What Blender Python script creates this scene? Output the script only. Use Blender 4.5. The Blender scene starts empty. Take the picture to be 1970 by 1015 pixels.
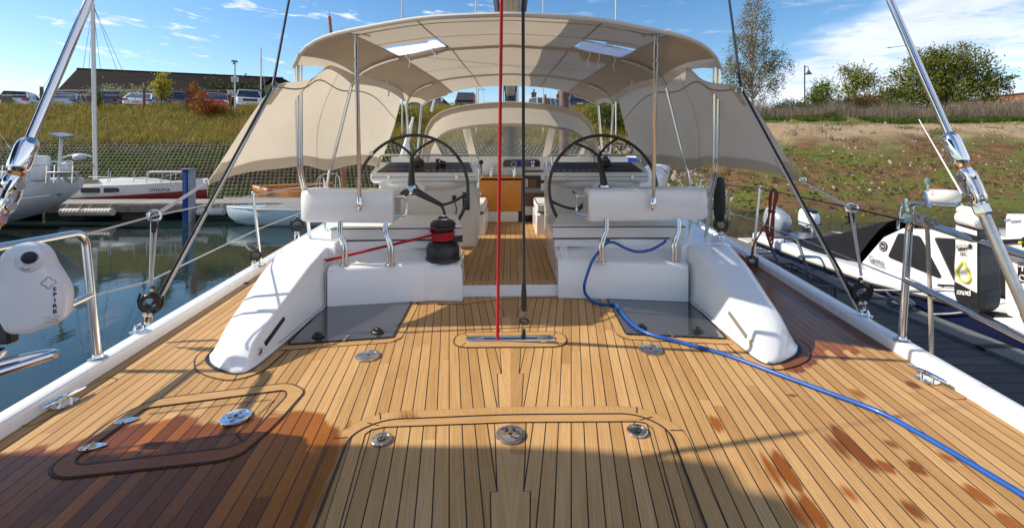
import bpy, bmesh, math, random
from mathutils import Vector, Matrix, noise
R = math.radians
PI = math.pi
rnd = random.Random(7)
scene = bpy.context.scene
COL = scene.collection
V = Vector

# ---------------------------------------------------------------- camera numbers
FPX = 875.0
PSI = R(1.7)
X0 = 982 + FPX * math.tan(PSI)
HOR = 290.0
CAMZ = 1.3
_c, _s = math.cos(PSI), math.sin(PSI)
WATER = -1.5

def G(px, py, z=0.0):
    """survey point of the photograph lying at height z"""
    d = FPX * (CAMZ - z) / (py - HOR)
    l = (px - X0) * d / FPX
    return V((l * _c + d * _s, -l * _s + d * _c, z))

def A(px, py, Y):
    """survey point of the photograph lying at distance Y"""
    k = (px - X0) / FPX
    X = Y * (k * _c + _s) / (_c - k * _s)
    d = X * _s + Y * _c
    return V((X, Y, CAMZ - (py - HOR) * d / FPX))

# ---------------------------------------------------------------- mesh builder
class MB:
    def __init__(s):
        s.v, s.f, s.m = [], [], []

    def add(s, vs, fs, mi=0):
        o = len(s.v)
        s.v += [tuple(p) for p in vs]
        s.f += [tuple(i + o for i in f) for f in fs]
        s.m += [mi] * len(fs)
        return s

    def box(s, c, size, rot=None, mi=0):
        hx, hy, hz = size[0] / 2, size[1] / 2, size[2] / 2
        vs = [V((x, y, z)) for x in (-hx, hx) for y in (-hy, hy) for z in (-hz, hz)]
        if rot is not None:
            vs = [rot @ p for p in vs]
        c = V(c)
        return s.add([p + c for p in vs], [(0, 1, 3, 2), (4, 6, 7, 5), (0, 4, 5, 1), (2, 3, 7, 6), (0, 2, 6, 4), (1, 5, 7, 3)], mi)

    def bar(s, a, b, w, h, mi=0):
        a, b = V(a), V(b)
        d = b - a
        q = d.to_track_quat('X', 'Z').to_matrix()
        return s.box((a + b) / 2, (d.length, w, h), q, mi)

    def loft(s, rings, cap=True, closed=False, mi=0):
        n = len(rings[0])
        vs = [p for r in rings for p in r]
        fs = []
        L = len(rings)
        for i in range(L if closed else L - 1):
            a, b = i * n, ((i + 1) % L) * n
            for j in range(n):
                k = (j + 1) % n
                fs.append((a + j, a + k, b + k, b + j))
        if cap and not closed:
            fs.append(tuple(reversed(range(n))))
            fs.append(tuple(range((L - 1) * n, L * n)))
        return s.add(vs, fs, mi)

    def tube(s, pts, r, n=10, closed=False, cap=True, mi=0):
        pts = [V(p) for p in pts]
        L = len(pts)
        rr = r if isinstance(r, (list, tuple)) else [r] * L
        rings = []
        up = None
        for i in range(L):
            if closed:
                t = (pts[(i + 1) % L] - pts[i - 1])
            else:
                t = pts[min(i + 1, L - 1)] - pts[max(i - 1, 0)]
            if t.length < 1e-9:
                t = V((0, 0, 1))
            t.normalize()
            if up is None:
                up = V((0, 0, 1)) if abs(t.z) < .9 else V((0, 1, 0))
            x = t.cross(up)
            if x.length < 1e-6:
                x = t.orthogonal()
            x.normalize()
            y = x.cross(t).normalized()
            up = y
            rings.append([pts[i] + (x * math.cos(2 * PI * j / n) + y * math.sin(2 * PI * j / n)) * rr[i] for j in range(n)])
        return s.loft(rings, cap, closed, mi)

    def lathe(s, prof, n=24, c=(0, 0, 0), axis=(0, 0, 1), mi=0, cap=True):
        """prof: list of (radius, height along axis)"""
        q = V((0, 0, 1)).rotation_difference(V(axis).normalized()).to_matrix()
        c = V(c)
        rings = [[q @ V((r * math.cos(2 * PI * j / n), r * math.sin(2 * PI * j / n), h)) + c for j in range(n)] for r, h in prof]
        return s.loft(rings, cap, False, mi)

    def torus(s, c, Rr, r, axis=(0, 0, 1), n=40, m=10, sx=1, sy=1, mi=0):
        q = V((0, 0, 1)).rotation_difference(V(axis).normalized()).to_matrix()
        pts = [q @ V((Rr * sx * math.cos(2 * PI * i / n), Rr * sy * math.sin(2 * PI * i / n), 0)) + V(c) for i in range(n)]
        return s.tube(pts, r, m, closed=True, mi=mi)

    def ball(s, c, rad, n=16, m=10, mi=0, rot=None):
        c = V(c)
        if not isinstance(rad, (tuple, list)):
            rad = (rad,) * 3
        rings = []
        for i in range(m + 1):
            t = -PI / 2 + PI * i / m
            ct = max(math.cos(t), 1e-3)
            ring = [V((rad[0] * ct * math.cos(2 * PI * j / n), rad[1] * ct * math.sin(2 * PI * j / n), rad[2] * math.sin(t))) for j in range(n)]
            if rot is not None:
                ring = [rot @ p for p in ring]
            rings.append([p + c for p in ring])
        return s.loft(rings, True, False, mi)

    def prism(s, poly, z0, z1, mi=0):
        """poly: list of (x, y)"""
        a = [V((p[0], p[1], z0)) for p in poly]
        b = [V((p[0], p[1], z1)) for p in poly]
        return s.loft([a, b], True, False, mi)

    def extr(s, poly, vec, mi=0):
        a = [V(p) for p in poly]
        return s.loft([a, [p + V(vec) for p in a]], True, False, mi)

    def sheet(s, grid, mi=0, closed=False):
        n = len(grid[0])
        vs = [p for r in grid for p in r]
        fs = []
        for i in range(len(grid) - 1):
            for j in range(n - 1):
                a = i * n + j
                fs.append((a, a + 1, a + n + 1, a + n))
        return s.add(vs, fs, mi)

    def poly(s, pts, mi=0):
        return s.add(pts, [tuple(range(len(pts)))], mi)

    def ribbon(s, pts, w, z, closed=False, mi=0, side=0.0):
        """flat strip following a path of (x, y); side -1..1 shifts it to one side of the path"""
        P = [V((p[0], p[1], 0)) for p in pts]
        L = len(P)
        l, r = [], []
        for i in range(L):
            if closed:
                a, b, c = P[i - 1], P[i], P[(i + 1) % L]
            else:
                a, b, c = P[max(i - 1, 0)], P[i], P[min(i + 1, L - 1)]
            d1, d2 = (b - a), (c - b)
            if d1.length < 1e-9: d1 = d2
            if d2.length < 1e-9: d2 = d1
            d1 = d1.normalized(); d2 = d2.normalized()
            n1, n2 = V((-d1.y, d1.x, 0)), V((-d2.y, d2.x, 0))
            nn = (n1 + n2)
            nn = nn / max(nn.length_squared / 2, .35)
            l.append(b + nn * w * (.5 + side * .5) + V((0, 0, z)))
            r.append(b - nn * w * (.5 - side * .5) + V((0, 0, z)))
        fs = []
        for i in range(L if closed else L - 1):
            k = (i + 1) % L
            fs.append((i, L + i, L + k, k))
        return s.add(l + r, fs, mi)

    def mesh(s, name, mats, smooth=35):
        me = bpy.data.meshes.new(name)
        me.from_pydata(s.v, [], s.f)
        if not isinstance(mats, (list, tuple)):
            mats = [mats]
        for m in mats:
            me.materials.append(m)
        if any(s.m):
            me.polygons.foreach_set('material_index', s.m)
        me.validate()
        bm = bmesh.new()
        bm.from_mesh(me)
        bmesh.ops.recalc_face_normals(bm, faces=bm.faces)
        bm.to_mesh(me)
        bm.free()
        if smooth:
            me.polygons.foreach_set('use_smooth', [True] * len(me.polygons))
            me.set_sharp_from_angle(angle=R(smooth))
        return me

def fillet(pts, r, n=5):
    """round the inner corners of a 3D path"""
    pts = [V(p) for p in pts]
    out = [pts[0]]
    for i in range(1, len(pts) - 1):
        a, b, c = pts[i - 1], pts[i], pts[i + 1]
        ra = min(r, (a - b).length * .49, (c - b).length * .49)
        p, q = b + (a - b).normalized() * ra, b + (c - b).normalized() * ra
        for k in range(n + 1):
            t = k / n
            out.append(p * (1 - t) ** 2 + b * 2 * t * (1 - t) + q * t * t)
    out.append(pts[-1])
    return out

def fillet_closed(pts, r, n=5):
    pts = [V(p) for p in pts]
    L = len(pts)
    out = []
    for i in range(L):
        a, b, c = pts[i - 1], pts[i], pts[(i + 1) % L]
        rr = r[i] if isinstance(r, (list, tuple)) else r
        ra = min(rr, (a - b).length * .49, (c - b).length * .49)
        if ra < 1e-4:
            out.append(b); continue
        p, q = b + (a - b).normalized() * ra, b + (c - b).normalized() * ra
        for k in range(n + 1):
            t = k / n
            out.append(p * (1 - t) ** 2 + b * 2 * t * (1 - t) + q * t * t)
    return out

def spline(pts, n=8, closed=False):
    """Catmull-Rom through points"""
    pts = [V(p) for p in pts]
    L = len(pts)
    out = []
    for i in range(L if closed else L - 1):
        if closed:
            a, b, c, d = pts[i - 1], pts[i], pts[(i + 1) % L], pts[(i + 2) % L]
        else:
            a, b, c, d = pts[max(i - 1, 0)], pts[i], pts[i + 1], pts[min(i + 2, L - 1)]
        for k in range(n):
            t = k / n
            out.append(.5 * ((2 * b) + (c - a) * t + (2 * a - 5 * b + 4 * c - d) * t * t + (3 * b - a - 3 * c + d) * t ** 3))
    if not closed:
        out.append(pts[-1])
    return out

def mir(pts):
    return [V((-p[0], p[1], p[2])) for p in pts]

# ---------------------------------------------------------------- objects
LOC = {}
def thing(name, label, cat, loc=(0, 0, 0), rotz=0.0, group=None):
    o = bpy.data.objects.new(name, None)
    o.empty_display_size = .1
    o.location = loc
    o.rotation_euler = (0, 0, rotz)
    COL.objects.link(o)
    o['label'] = label
    o['category'] = cat
    if group: o['group'] = group
    LOC[o] = Matrix.Translation(loc) @ Matrix.Rotation(rotz, 4, 'Z')
    return o

def part(name, mb, mat, parent=None, local=False, smooth=35, bevel=0.0, seg=2, sub=0, solid=0.0):
    """link a mesh; world coordinates unless local"""
    me = mb.mesh(name, mat, smooth) if isinstance(mb, MB) else mb
    o = bpy.data.objects.new(name, me)
    COL.objects.link(o)
    if parent is not None:
        o.parent = parent
        if not local and parent in LOC:
            o.matrix_parent_inverse = LOC[parent].inverted()
    if solid:
        m = o.modifiers.new('thick', 'SOLIDIFY'); m.thickness = solid; m.offset = 0
    if bevel:
        m = o.modifiers.new('bevel', 'BEVEL'); m.width = bevel; m.segments = seg; m.limit_method = 'ANGLE'; m.angle_limit = R(30)
        m.harden_normals = False
    if sub:
        m = o.modifiers.new('sub', 'SUBSURF'); m.levels = sub; m.render_levels = sub
    return o

def tag(o, label, cat, group=None):
    o['label'] = label; o['category'] = cat
    if group: o['group'] = group
    return o

def kind(o, k):
    o['kind'] = k
    return o

def lettering(txt, org, right, up, size, mat, parent, name='lettering', ext=0.0006, bold=0.0, align='CENTER', local=False, spacing=1.0):
    cu = bpy.data.curves.new(name, 'FONT')
    cu.body = txt; cu.size = size; cu.extrude = ext; cu.offset = bold
    cu.align_x = align; cu.align_y = 'CENTER'
    cu.space_character = spacing
    cu.materials.append(mat)
    o = bpy.data.objects.new(name, cu)
    COL.objects.link(o)
    r = V(right).normalized(); u = V(up); u = (u - r * u.dot(r)).normalized(); n = r.cross(u)
    m = Matrix(((r.x, u.x, n.x, org[0]), (r.y, u.y, n.y, org[1]), (r.z, u.z, n.z, org[2]), (0, 0, 0, 1)))
    o.matrix_basis = m
    if parent is not None:
        o.parent = parent
        if not local and parent in LOC:
            o.matrix_parent_inverse = LOC[parent].inverted()
    return o

def copy_thing(t, loc, rotz=0.0, label=None, scale=None):
    c = t.copy(); COL.objects.link(c)
    c.location = loc; c.rotation_euler = (0, 0, rotz)
    if scale: c.scale = scale
    if label: c['label'] = label
    LOC[c] = Matrix.Translation(loc) @ Matrix.Rotation(rotz, 4, 'Z')
    for ch in list(t.children):
        d = ch.copy(); COL.objects.link(d); d.parent = c
        for g in list(ch.children):
            e = g.copy(); COL.objects.link(e); e.parent = d
    return c

# ---------------------------------------------------------------- materials
def nt_new(name):
    m = bpy.data.materials.new(name)
    m.use_nodes = True
    nt = m.node_tree
    nt.nodes.clear()
    out = nt.nodes.new('ShaderNodeOutputMaterial')
    return m, nt, out

class N:
    """tiny node helper"""
    def __init__(s, nt): s.nt = nt
    def n(s, t, **k):
        x = s.nt.nodes.new(t)
        for a, b in k.items(): setattr(x, a, b)
        return x
    def link(s, a, b): s.nt.links.new(a, b)
    def val(s, sock, v):
        if hasattr(v, 'is_output'): s.link(v, sock)
        else: sock.default_value = v
    def math(s, op, a, b=0.0, c=None, clamp=False):
        x = s.n('ShaderNodeMath', operation=op); x.use_clamp = clamp
        s.val(x.inputs[0], a); s.val(x.inputs[1], b)
        if c is not None: s.val(x.inputs[2], c)
        return x.outputs[0]
    def mix(s, f, a, b, mode='MIX'):
        x = s.n('ShaderNodeMix', data_type='RGBA', blend_type=mode)
        s.val(x.inputs[0], f); s.val(x.inputs[6], a); s.val(x.inputs[7], b)
        return x.outputs[2]
    def ramp(s, f, stops, interp='LINEAR'):
        x = s.n('ShaderNodeValToRGB')
        x.color_ramp.interpolation = interp
        e = x.color_ramp.elements
        while len(e) < len(stops): e.new(.5)
        for i, (p, c) in enumerate(stops):
            e[i].position = p
            e[i].color = c if isinstance(c, (tuple, list)) and len(c) == 4 else (*c, 1) if isinstance(c, (tuple, list)) else (c, c, c, 1)
        s.link(f, x.inputs[0])
        return x.outputs[0]
    def noise(s, vec, scale, detail=3, rough=.55, dist=0.0, dim='3D'):
        x = s.n('ShaderNodeTexNoise', noise_dimensions=dim)
        if vec is not None: s.link(vec, x.inputs['Vector'])
        x.inputs['Scale'].default_value = scale; x.inputs['Detail'].default_value = detail
        x.inputs['Roughness'].default_value = rough; x.inputs['Distortion'].default_value = dist
        return x.outputs[0]
    def step(s, x, a, b):
        """smooth step of x from a to b"""
        m = s.n('ShaderNodeMapRange', interpolation_type='SMOOTHSTEP')
        s.val(m.inputs[0], x); s.val(m.inputs[1], a); s.val(m.inputs[2], b)
        return m.outputs[0]
    def co(s): return s.n('ShaderNodeTexCoord').outputs['Object']
    def gpos(s): return s.n('ShaderNodeNewGeometry').outputs['Position']
    def sep(s, v):
        x = s.n('ShaderNodeSeparateXYZ'); s.link(v, x.inputs[0]); return x.outputs
    def comb(s, x, y, z):
        c = s.n('ShaderNodeCombineXYZ')
        s.val(c.inputs[0], x); s.val(c.inputs[1], y); s.val(c.inputs[2], z)
        return c.outputs[0]
    def bump(s, h, strength=.3, dist=.01):
        b = s.n('ShaderNodeBump'); b.inputs['Strength'].default_value = strength; b.inputs['Distance'].default_value = dist
        s.link(h, b.inputs['Height']); return b.outputs[0]

def c4(c): return (c[0], c[1], c[2], 1)

def M(name, col, rough=.5, metal=0.0, var=0.0, scale=4.0, bump=0.0, bscale=60.0, coat=0.0, spec=.5, rvar=0.0, trans=0.0, detail=4, col2=None):
    m, nt, out = nt_new(name)
    h = N(nt)
    p = h.n('ShaderNodeBsdfPrincipled')
    p.inputs['Base Color'].default_value = c4(col)
    p.inputs['Roughness'].default_value = rough
    p.inputs['Metallic'].default_value = metal
    p.inputs['Specular IOR Level'].default_value = spec
    p.inputs['Coat Weight'].default_value = coat
    p.inputs['Coat Roughness'].default_value = .05
    co = h.co()
    if var or col2:
        f = h.noise(co, scale, detail, .6)
        f = h.step(f, .3, .7)
        a = col if col2 else tuple(max(0, x * (1 - var)) for x in col)
        b = col2 if col2 else tuple(min(1, x * (1 + var)) for x in col)
        h.link(h.mix(f, c4(a), c4(b)), p.inputs['Base Color'])
    if rvar:
        f = h.noise(co, scale * 2.3, 4, .6)
        h.link(h.math('MULTIPLY_ADD', f, rvar * 2, max(0.02, rough - rvar)), p.inputs['Roughness'])
    if bump:
        h.link(h.bump(h.noise(co, bscale, 3, .6), bump, .005), p.inputs['Normal'])
    if trans:
        t = h.n('ShaderNodeBsdfTranslucent'); t.inputs[0].default_value = c4(col)
        mx = h.n('ShaderNodeMixShader'); mx.inputs[0].default_value = trans
        h.link(p.outputs[0], mx.inputs[1]); h.link(t.outputs[0], mx.inputs[2])
        h.link(mx.outputs[0], out.inputs[0])
    else:
        h.link(p.outputs[0], out.inputs[0])
    return m
# ---------------------------------------------------------------- render, camera, sun, sky
SUN_EL, SUN_AZ = 37.0, -88.5            # azimuth from +Y, clockwise
scene.view_settings.view_transform = 'Standard'
scene.view_settings.look = 'None'
scene.view_settings.exposure = 0.31
scene.view_settings.gamma = 1.0

cam = bpy.data.cameras.new('camera')
cam.sensor_width = 36.0
cam.lens = FPX / 1970 * 36
cam.shift_x = -(X0 - 985) / 1970
cam.shift_y = -(507.5 - HOR) / 1970
cam.clip_start = .05
cam.clip_end = 3000
camo = bpy.data.objects.new('camera', cam)
camo.location = (0, 0, CAMZ)
camo.rotation_euler = (R(90), 0, -PSI)
COL.objects.link(camo)
scene.camera = camo

sun = bpy.data.lights.new('sun', 'SUN')
sun.energy = 5.0
sun.angle = R(.53)
sun.color = (1.0, .92, .79)
suno = bpy.data.objects.new('sun', sun)
sdir = V((math.sin(R(SUN_AZ)) * math.cos(R(SUN_EL)), math.cos(R(SUN_AZ)) * math.cos(R(SUN_EL)), math.sin(R(SUN_EL))))
suno.rotation_euler = sdir.to_track_quat('Z', 'Y').to_euler()
suno.location = sdir * 60
COL.objects.link(suno)

world = bpy.data.worlds.new('World')
scene.world = world
world.use_nodes = True
wn = world.node_tree
wn.nodes.clear()
h = N(wn)
wout = h.n('ShaderNodeOutputWorld')
bg = h.n('ShaderNodeBackground')
sky = h.n('ShaderNodeTexSky', sky_type='NISHITA')
sky.sun_disc = False
sky.sun_elevation = R(SUN_EL)
sky.sun_rotation = R(SUN_AZ)
sky.altitude = 0
sky.air_density = 1.0
sky.dust_density = .35
sky.ozone_density = 1.6
hs = h.n('ShaderNodeHueSaturation')
hs.inputs['Saturation'].default_value = 1.28
hs.inputs['Value'].default_value = 1.0
h.link(sky.outputs[0], hs.inputs['Color'])
dirv = h.n('ShaderNodeTexCoord').outputs['Generated']
dx, dy, dz = h.sep(dirv)
az = h.math('ARCTAN2', dx, dy)                      # radians, + to the right
hyp = h.math('SQRT', h.math('ADD', h.math('MULTIPLY', dx, dx), h.math('MULTIPLY', dy, dy)))
el = h.math('ARCTAN2', dz, hyp)
# broad pale cloud sheet to the right, thin streaks elsewhere
sv = h.comb(h.math('MULTIPLY', az, 2.2), h.math('MULTIPLY', el, 9.0), 0.0)
n1 = h.noise(sv, 2.4, 6, .6, .4)
sv2 = h.comb(h.math('MULTIPLY', az, 5.0), h.math('MULTIPLY', h.math('ADD', el, h.math('MULTIPLY', az, .05)), 26.0), 3.7)
n2 = h.noise(sv2, 2.0, 6, .62, .3)
edge = h.math('SUBTRACT', h.math('MULTIPLY_ADD', az, .47, -.075), el)           # >0 below the slanting cloud edge
sheet = h.step(h.math('ADD', edge, h.math('MULTIPLY', h.math('SUBTRACT', n1, .5), .13)), -.012, .045)
right = h.step(az, .27, .46)
sheet = h.math('MULTIPLY', h.math('MULTIPLY', sheet, right), h.step(n2, .22, .55))
wisp = h.step(n2, .555, .70)
wisp = h.math('MULTIPLY', wisp, h.step(el, .0, .03))
wl = h.math('SUBTRACT', 1.0, h.step(az, -.25, .05))
wisp = h.math('MULTIPLY', wisp, h.math('MULTIPLY_ADD', wl, .75, .22))
low = h.math('MULTIPLY', h.math('SUBTRACT', 1.0, h.step(el, .02, .16)), h.step(n2, .42, .62))
cl = h.math('MAXIMUM', h.math('MULTIPLY', sheet, .68), h.math('MAXIMUM', wisp, h.math('MULTIPLY', low, .55)))
ccol = h.mix(h.step(n1, .35, .65), (6.4, 6.3, 7.6, 1), (7.6, 7.6, 8.4, 1))
skyc = h.mix(cl, hs.outputs[0], ccol)
h.link(skyc, bg.inputs[0])
bg.inputs[1].default_value = .135
h.link(bg.outputs[0], wout.inputs[0])

# ---------------------------------------------------------------- materials
ALPHA = math.atan(.134)
PITCH = .06
def teak(name, alpha=ALPHA, king=True, pitch=PITCH, plain=False, wet=False, dirx=False, tone=1.0):
    m, nt, out = nt_new(name)
    h = N(nt)
    p_ = h.n('ShaderNodeBsdfPrincipled')
    co = h.co()
    x, y, z = h.sep(co)
    if dirx: x, y = y, x
    s_ = h.math('ABSOLUTE', x)
    sg = h.math('SIGN', x)
    ca, sa = math.cos(alpha), math.sin(alpha)
    p = h.math('SUBTRACT', h.math('MULTIPLY', s_, ca), h.math('MULTIPLY', y, sa))
    q = h.math('ADD', h.math('MULTIPLY', s_, sa), h.math('MULTIPLY', y, ca))
    pk = h.math('DIVIDE', p, pitch)
    k = h.math('FLOOR', pk)
    f = h.math('FRACT', pk)
    d = h.math('MULTIPLY', h.math('MINIMUM', f, h.math('SUBTRACT', 1.0, f)), pitch)
    kid = h.math('ADD', k, h.math('MULTIPLY', sg, 97.3))
    if king:
        fr = h.math('FRACT', h.math('DIVIDE', h.math('ADD', y, 10 * .46 - 1.737), .46))
        w = h.math('MULTIPLY_ADD', fr, .0255, .051)
        ink = h.math('LESS_THAN', s_, w)
        kd = h.math('ABSOLUTE', h.math('SUBTRACT', s_, w))
        d = h.math('MINIMUM', h.math('ADD', d, ink), kd)
        notch = h.math('ADD', h.math('MULTIPLY', fr, .46), h.math('MULTIPLY', h.math('GREATER_THAN', h.math('ABSOLUTE', h.math('SUBTRACT', s_, .064)), .0135), 1.0))
        d = h.math('MINIMUM', d, notch)
        kid = h.math('MULTIPLY', kid, h.math('SUBTRACT', 1.0, ink))
    wn1 = h.n('ShaderNodeTexWhiteNoise', noise_dimensions='1D'); h.link(kid, wn1.inputs['W'])
    seg = h.math('FLOOR', h.math('ADD', h.math('DIVIDE', q, 2.1), h.math('MULTIPLY', wn1.outputs[0], 7.0)))
    wn2 = h.n('ShaderNodeTexWhiteNoise', noise_dimensions='2D')
    h.link(h.comb(kid, seg, 0.0), wn2.inputs['Vector'])
    r1 = wn2.outputs[0] if not plain else h.noise(co, 1.3, 2)
    gv = h.comb(h.math('ADD', h.math('MULTIPLY', p, 150.0), h.math('MULTIPLY', r1, 40.0)), h.math('MULTIPLY', q, 2.2), z)
    g1 = h.noise(gv, 1.0, 4, .62, .25)
    gv2 = h.comb(h.math('MULTIPLY', p, 420.0), h.math('MULTIPLY', q, 24.0), z)
    g2 = h.noise(gv2, 1.0, 2, .6)
    big = h.noise(co, 2.1, 4, .6)
    base = h.mix(r1, c4([v * tone for v in (.44, .255, .098)]), c4([v * tone for v in (.60, .375, .165)]))
    base = h.mix(h.step(g1, .34, .70), base, h.mix(1.0, base, (.80, .70, .56, 1), 'MULTIPLY'))
    base = h.mix(h.math('MULTIPLY', h.step(g2, .45, .75), .45), base, h.mix(1.0, base, (.86, .80, .70, 1), 'MULTIPLY'))
    base = h.mix(h.math('MULTIPLY', h.step(big, .38, .68), .55), base, h.mix(1.0, base, (.90, .84, .74, 1), 'MULTIPLY'))
    rough = .58
    if wet:
        at = h.n('ShaderNodeAttribute', attribute_name='wet').outputs['Fac']
        wn_ = h.noise(gv, .55, 4, .6)
        ww = h.step(h.math('ADD', at, h.math('MULTIPLY', h.math('SUBTRACT', wn_, .5), .75)), .30, .72)
        wc = h.mix(1.0, base, h.mix(h.math('MULTIPLY_ADD', r1, .55, h.math('MULTIPLY', g1, .5)), (.27, .125, .045, 1), (.66, .36, .13, 1)), 'MULTIPLY')
        base = h.mix(ww, base, wc)
        rr = h.math('SUBTRACT', rough, h.math('MULTIPLY', ww, h.math('MULTIPLY_ADD', wn_, .45, .10)))
        h.link(rr, p_.inputs['Roughness'])
    else:
        p_.inputs['Roughness'].default_value = rough
    if not plain:
        seam = h.step(d, .0033, .0021)
        seam = h.math('SUBTRACT', 1.0, h.step(d, .0019, .0032))
        base = h.mix(seam, base, (.008, .007, .007, 1))
        hgt = h.math('SUBTRACT', h.math('MULTIPLY', g1, .25), h.math('MULTIPLY', seam, 1.0))
    else:
        hgt = h.math('MULTIPLY', g1, .25)
    h.link(base, p_.inputs['Base Color'])
    p_.inputs['Specular IOR Level'].default_value = .35
    if wet: h.link(h.math('SUBTRACT', .35, h.math('MULTIPLY', ww, .17)), p_.inputs['Specular IOR Level'])
    h.link(h.bump(hgt, .35, .0015), p_.inputs['Normal'])
    h.link(p_.outputs[0], out.inputs[0])
    return m

TEAK = teak('teak_deck', wet=True)
TEAKSOLE = teak('teak_sole', alpha=0.0, king=False, pitch=.068, tone=.92)
TEAKM = teak('teak_margin', alpha=math.atan(.134), king=False, plain=True, wet=True)
TEAKX = teak('teak_margin_cross', alpha=0.0, king=False, plain=True, dirx=True, wet=True)
CAULK = M('caulk', (.010, .009, .009), .6)
GEL = M('white_gelcoat', (.80, .80, .79), .22, coat=.35, var=.012, scale=1.4, rvar=.03)
GELW = M('cream_gelcoat', (.76, .72, .64), .28, coat=.3, var=.02, scale=2)
RAILW = M('rail_white', (.80, .79, .77), .28, coat=.3, var=.02, scale=1.7, rvar=.05)
STEEL = M('stainless', (.66, .65, .63), .13, 1.0, rvar=.05, scale=9)
CHROME = M('chrome', (.78, .78, .78), .06, 1.0)
BRUSHED = M('brushed_steel', (.52, .50, .48), .32, 1.0, var=.12, scale=20)
BLACK = M('black_plastic', (.013, .013, .014), .38, rvar=.1)
RUBBER = M('black_rubber', (.016, .016, .016), .7)
CARBON = M('carbon_black', (.016, .017, .016), .32, coat=.25)
DARKGL = M('dark_acrylic', (.045, .045, .05), .06, spec=.7, coat=.6)
VINYL = M('white_vinyl', (.74, .72, .69), .42, var=.03, scale=3, bump=.08, bscale=400)
PIPING = M('navy_piping', (.012, .014, .022), .5)
CHERRY = M('cherry_wood', (.60, .215, .012), .32, coat=.3, var=.07, scale=14)
DARKWOOD = M('dark_wood', (.15, .055, .018), .4, var=.25, scale=6)

def canvas(name, col, trans=.38):
    m, nt, out = nt_new(name)
    h = N(nt)
    co = h.co()
    big = h.noise(co, 1.6, 4, .55)
    base = h.mix(h.step(big, .3, .75), c4(col), c4([v * .91 for v in col]))
    d = h.n('ShaderNodeBsdfPrincipled'); h.link(base, d.inputs['Base Color']); d.inputs['Roughness'].default_value = .85
    d.inputs['Specular IOR Level'].default_value = .15
    wr = h.n('ShaderNodeTexWave', wave_type='BANDS', bands_direction='DIAGONAL'); h.link(co, wr.inputs[0])
    wr.inputs['Scale'].default_value = .8; wr.inputs['Distortion'].default_value = 9; wr.inputs['Detail'].default_value = 2
    h.link(h.bump(h.math('ADD', h.math('MULTIPLY', wr.outputs[1], .5), h.math('MULTIPLY', h.noise(co, 7, 4, .6), .6)), .22, .02), d.inputs['Normal'])
    t = h.n('ShaderNodeBsdfTranslucent'); h.link(h.mix(1.0, base, (1.0, .94, .84, 1), 'MULTIPLY'), t.inputs[0])
    mx = h.n('ShaderNodeMixShader'); mx.inputs[0].default_value = trans
    h.link(d.outputs[0], mx.inputs[1]); h.link(t.outputs[0], mx.inputs[2]); h.link(mx.outputs[0], out.inputs[0])
    return m
CANVAS = canvas('beige_canvas', (.585, .53, .45), .42)
CANVASD = canvas('beige_canvas_edge', (.52, .45, .36), .25)
SAILCL = canvas('sun_screen_cloth', (.61, .565, .50), .46)
CANVASG = canvas('canvas_seam', (.30, .255, .20), .15)
CLEARV = None
def clear(name, col=(1, 1, 1), fac=.25, rough=.03):
    m, nt, out = nt_new(name)
    h = N(nt)
    t = h.n('ShaderNodeBsdfTransparent'); t.inputs[0].default_value = c4(col)
    g = h.n('ShaderNodeBsdfGlossy'); g.inputs['Roughness'].default_value = rough; g.inputs[0].default_value = (.9, .9, .9, 1)
    df = h.n('ShaderNodeBsdfTranslucent'); df.inputs[0].default_value = (.8, .77, .7, 1)
    fr = h.n('ShaderNodeFresnel'); fr.inputs[0].default_value = 1.45
    mx = h.n('ShaderNodeMixShader'); h.link(fr.outputs[0], mx.inputs[0]); h.link(t.outputs[0], mx.inputs[1]); h.link(g.outputs[0], mx.inputs[2])
    m2 = h.n('ShaderNodeMixShader'); m2.inputs[0].default_value = fac; h.link(mx.outputs[0], m2.inputs[1]); h.link(df.outputs[0], m2.inputs[2])
    h.link(m2.outputs[0], out.inputs[0])
    return m
CLEARV = clear('clear_vinyl', (.93, .93, .91), .05)

def rope(name, col, col2, scale=60, rough=.8):
    m, nt, out = nt_new(name)
    h = N(nt)
    p = h.n('ShaderNodeBsdfPrincipled')
    w = h.n('ShaderNodeTexWave', wave_type='BANDS', bands_direction='DIAGONAL'); w.inputs['Scale'].default_value = scale
    w.inputs['Distortion'].default_value = 1.5
    h.link(h.co(), w.inputs[0])
    h.link(h.mix(h.step(w.outputs[1], .35, .7), c4(col), c4(col2)), p.inputs['Base Color'])
    p.inputs['Roughness'].default_value = rough
    h.link(h.bump(w.outputs[1], .5, .004), p.inputs['Normal'])
    h.link(p.outputs[0], out.inputs[0])
    return m
REDROPE = rope('red_rope', (.52, .012, .020), (.36, .008, .014))
BLKROPE = rope('black_rope', (.016, .017, .018), (.05, .05, .055))
WHTROPE = rope('grey_white_rope', (.60, .58, .55), (.38, .37, .35))
OLDROPE = rope('old_rope', (.50, .45, .38), (.28, .25, .20), 40)
ORGROPE = rope('rust_red_rope', (.30, .05, .02), (.20, .03, .015))
HOSE = M('blue_hose', (.004, .075, .33), .34, coat=.1, var=.1, scale=8)
WIRE = M('wire', (.50, .48, .45), .3, 1.0)
DARKWIRE = M('dark_wire', (.03, .03, .035), .45, .4)
# =================================================================== OWN YACHT
yacht = thing('sailing_yacht', 'white sailing yacht underfoot with teak aft deck, twin black wheels and cockpit', 'sailing yacht', (0, 4, 0))
def LX(y): return -(2.023 + .129 * y)
def RX(y): return 2.085 + .1387 * y

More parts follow.
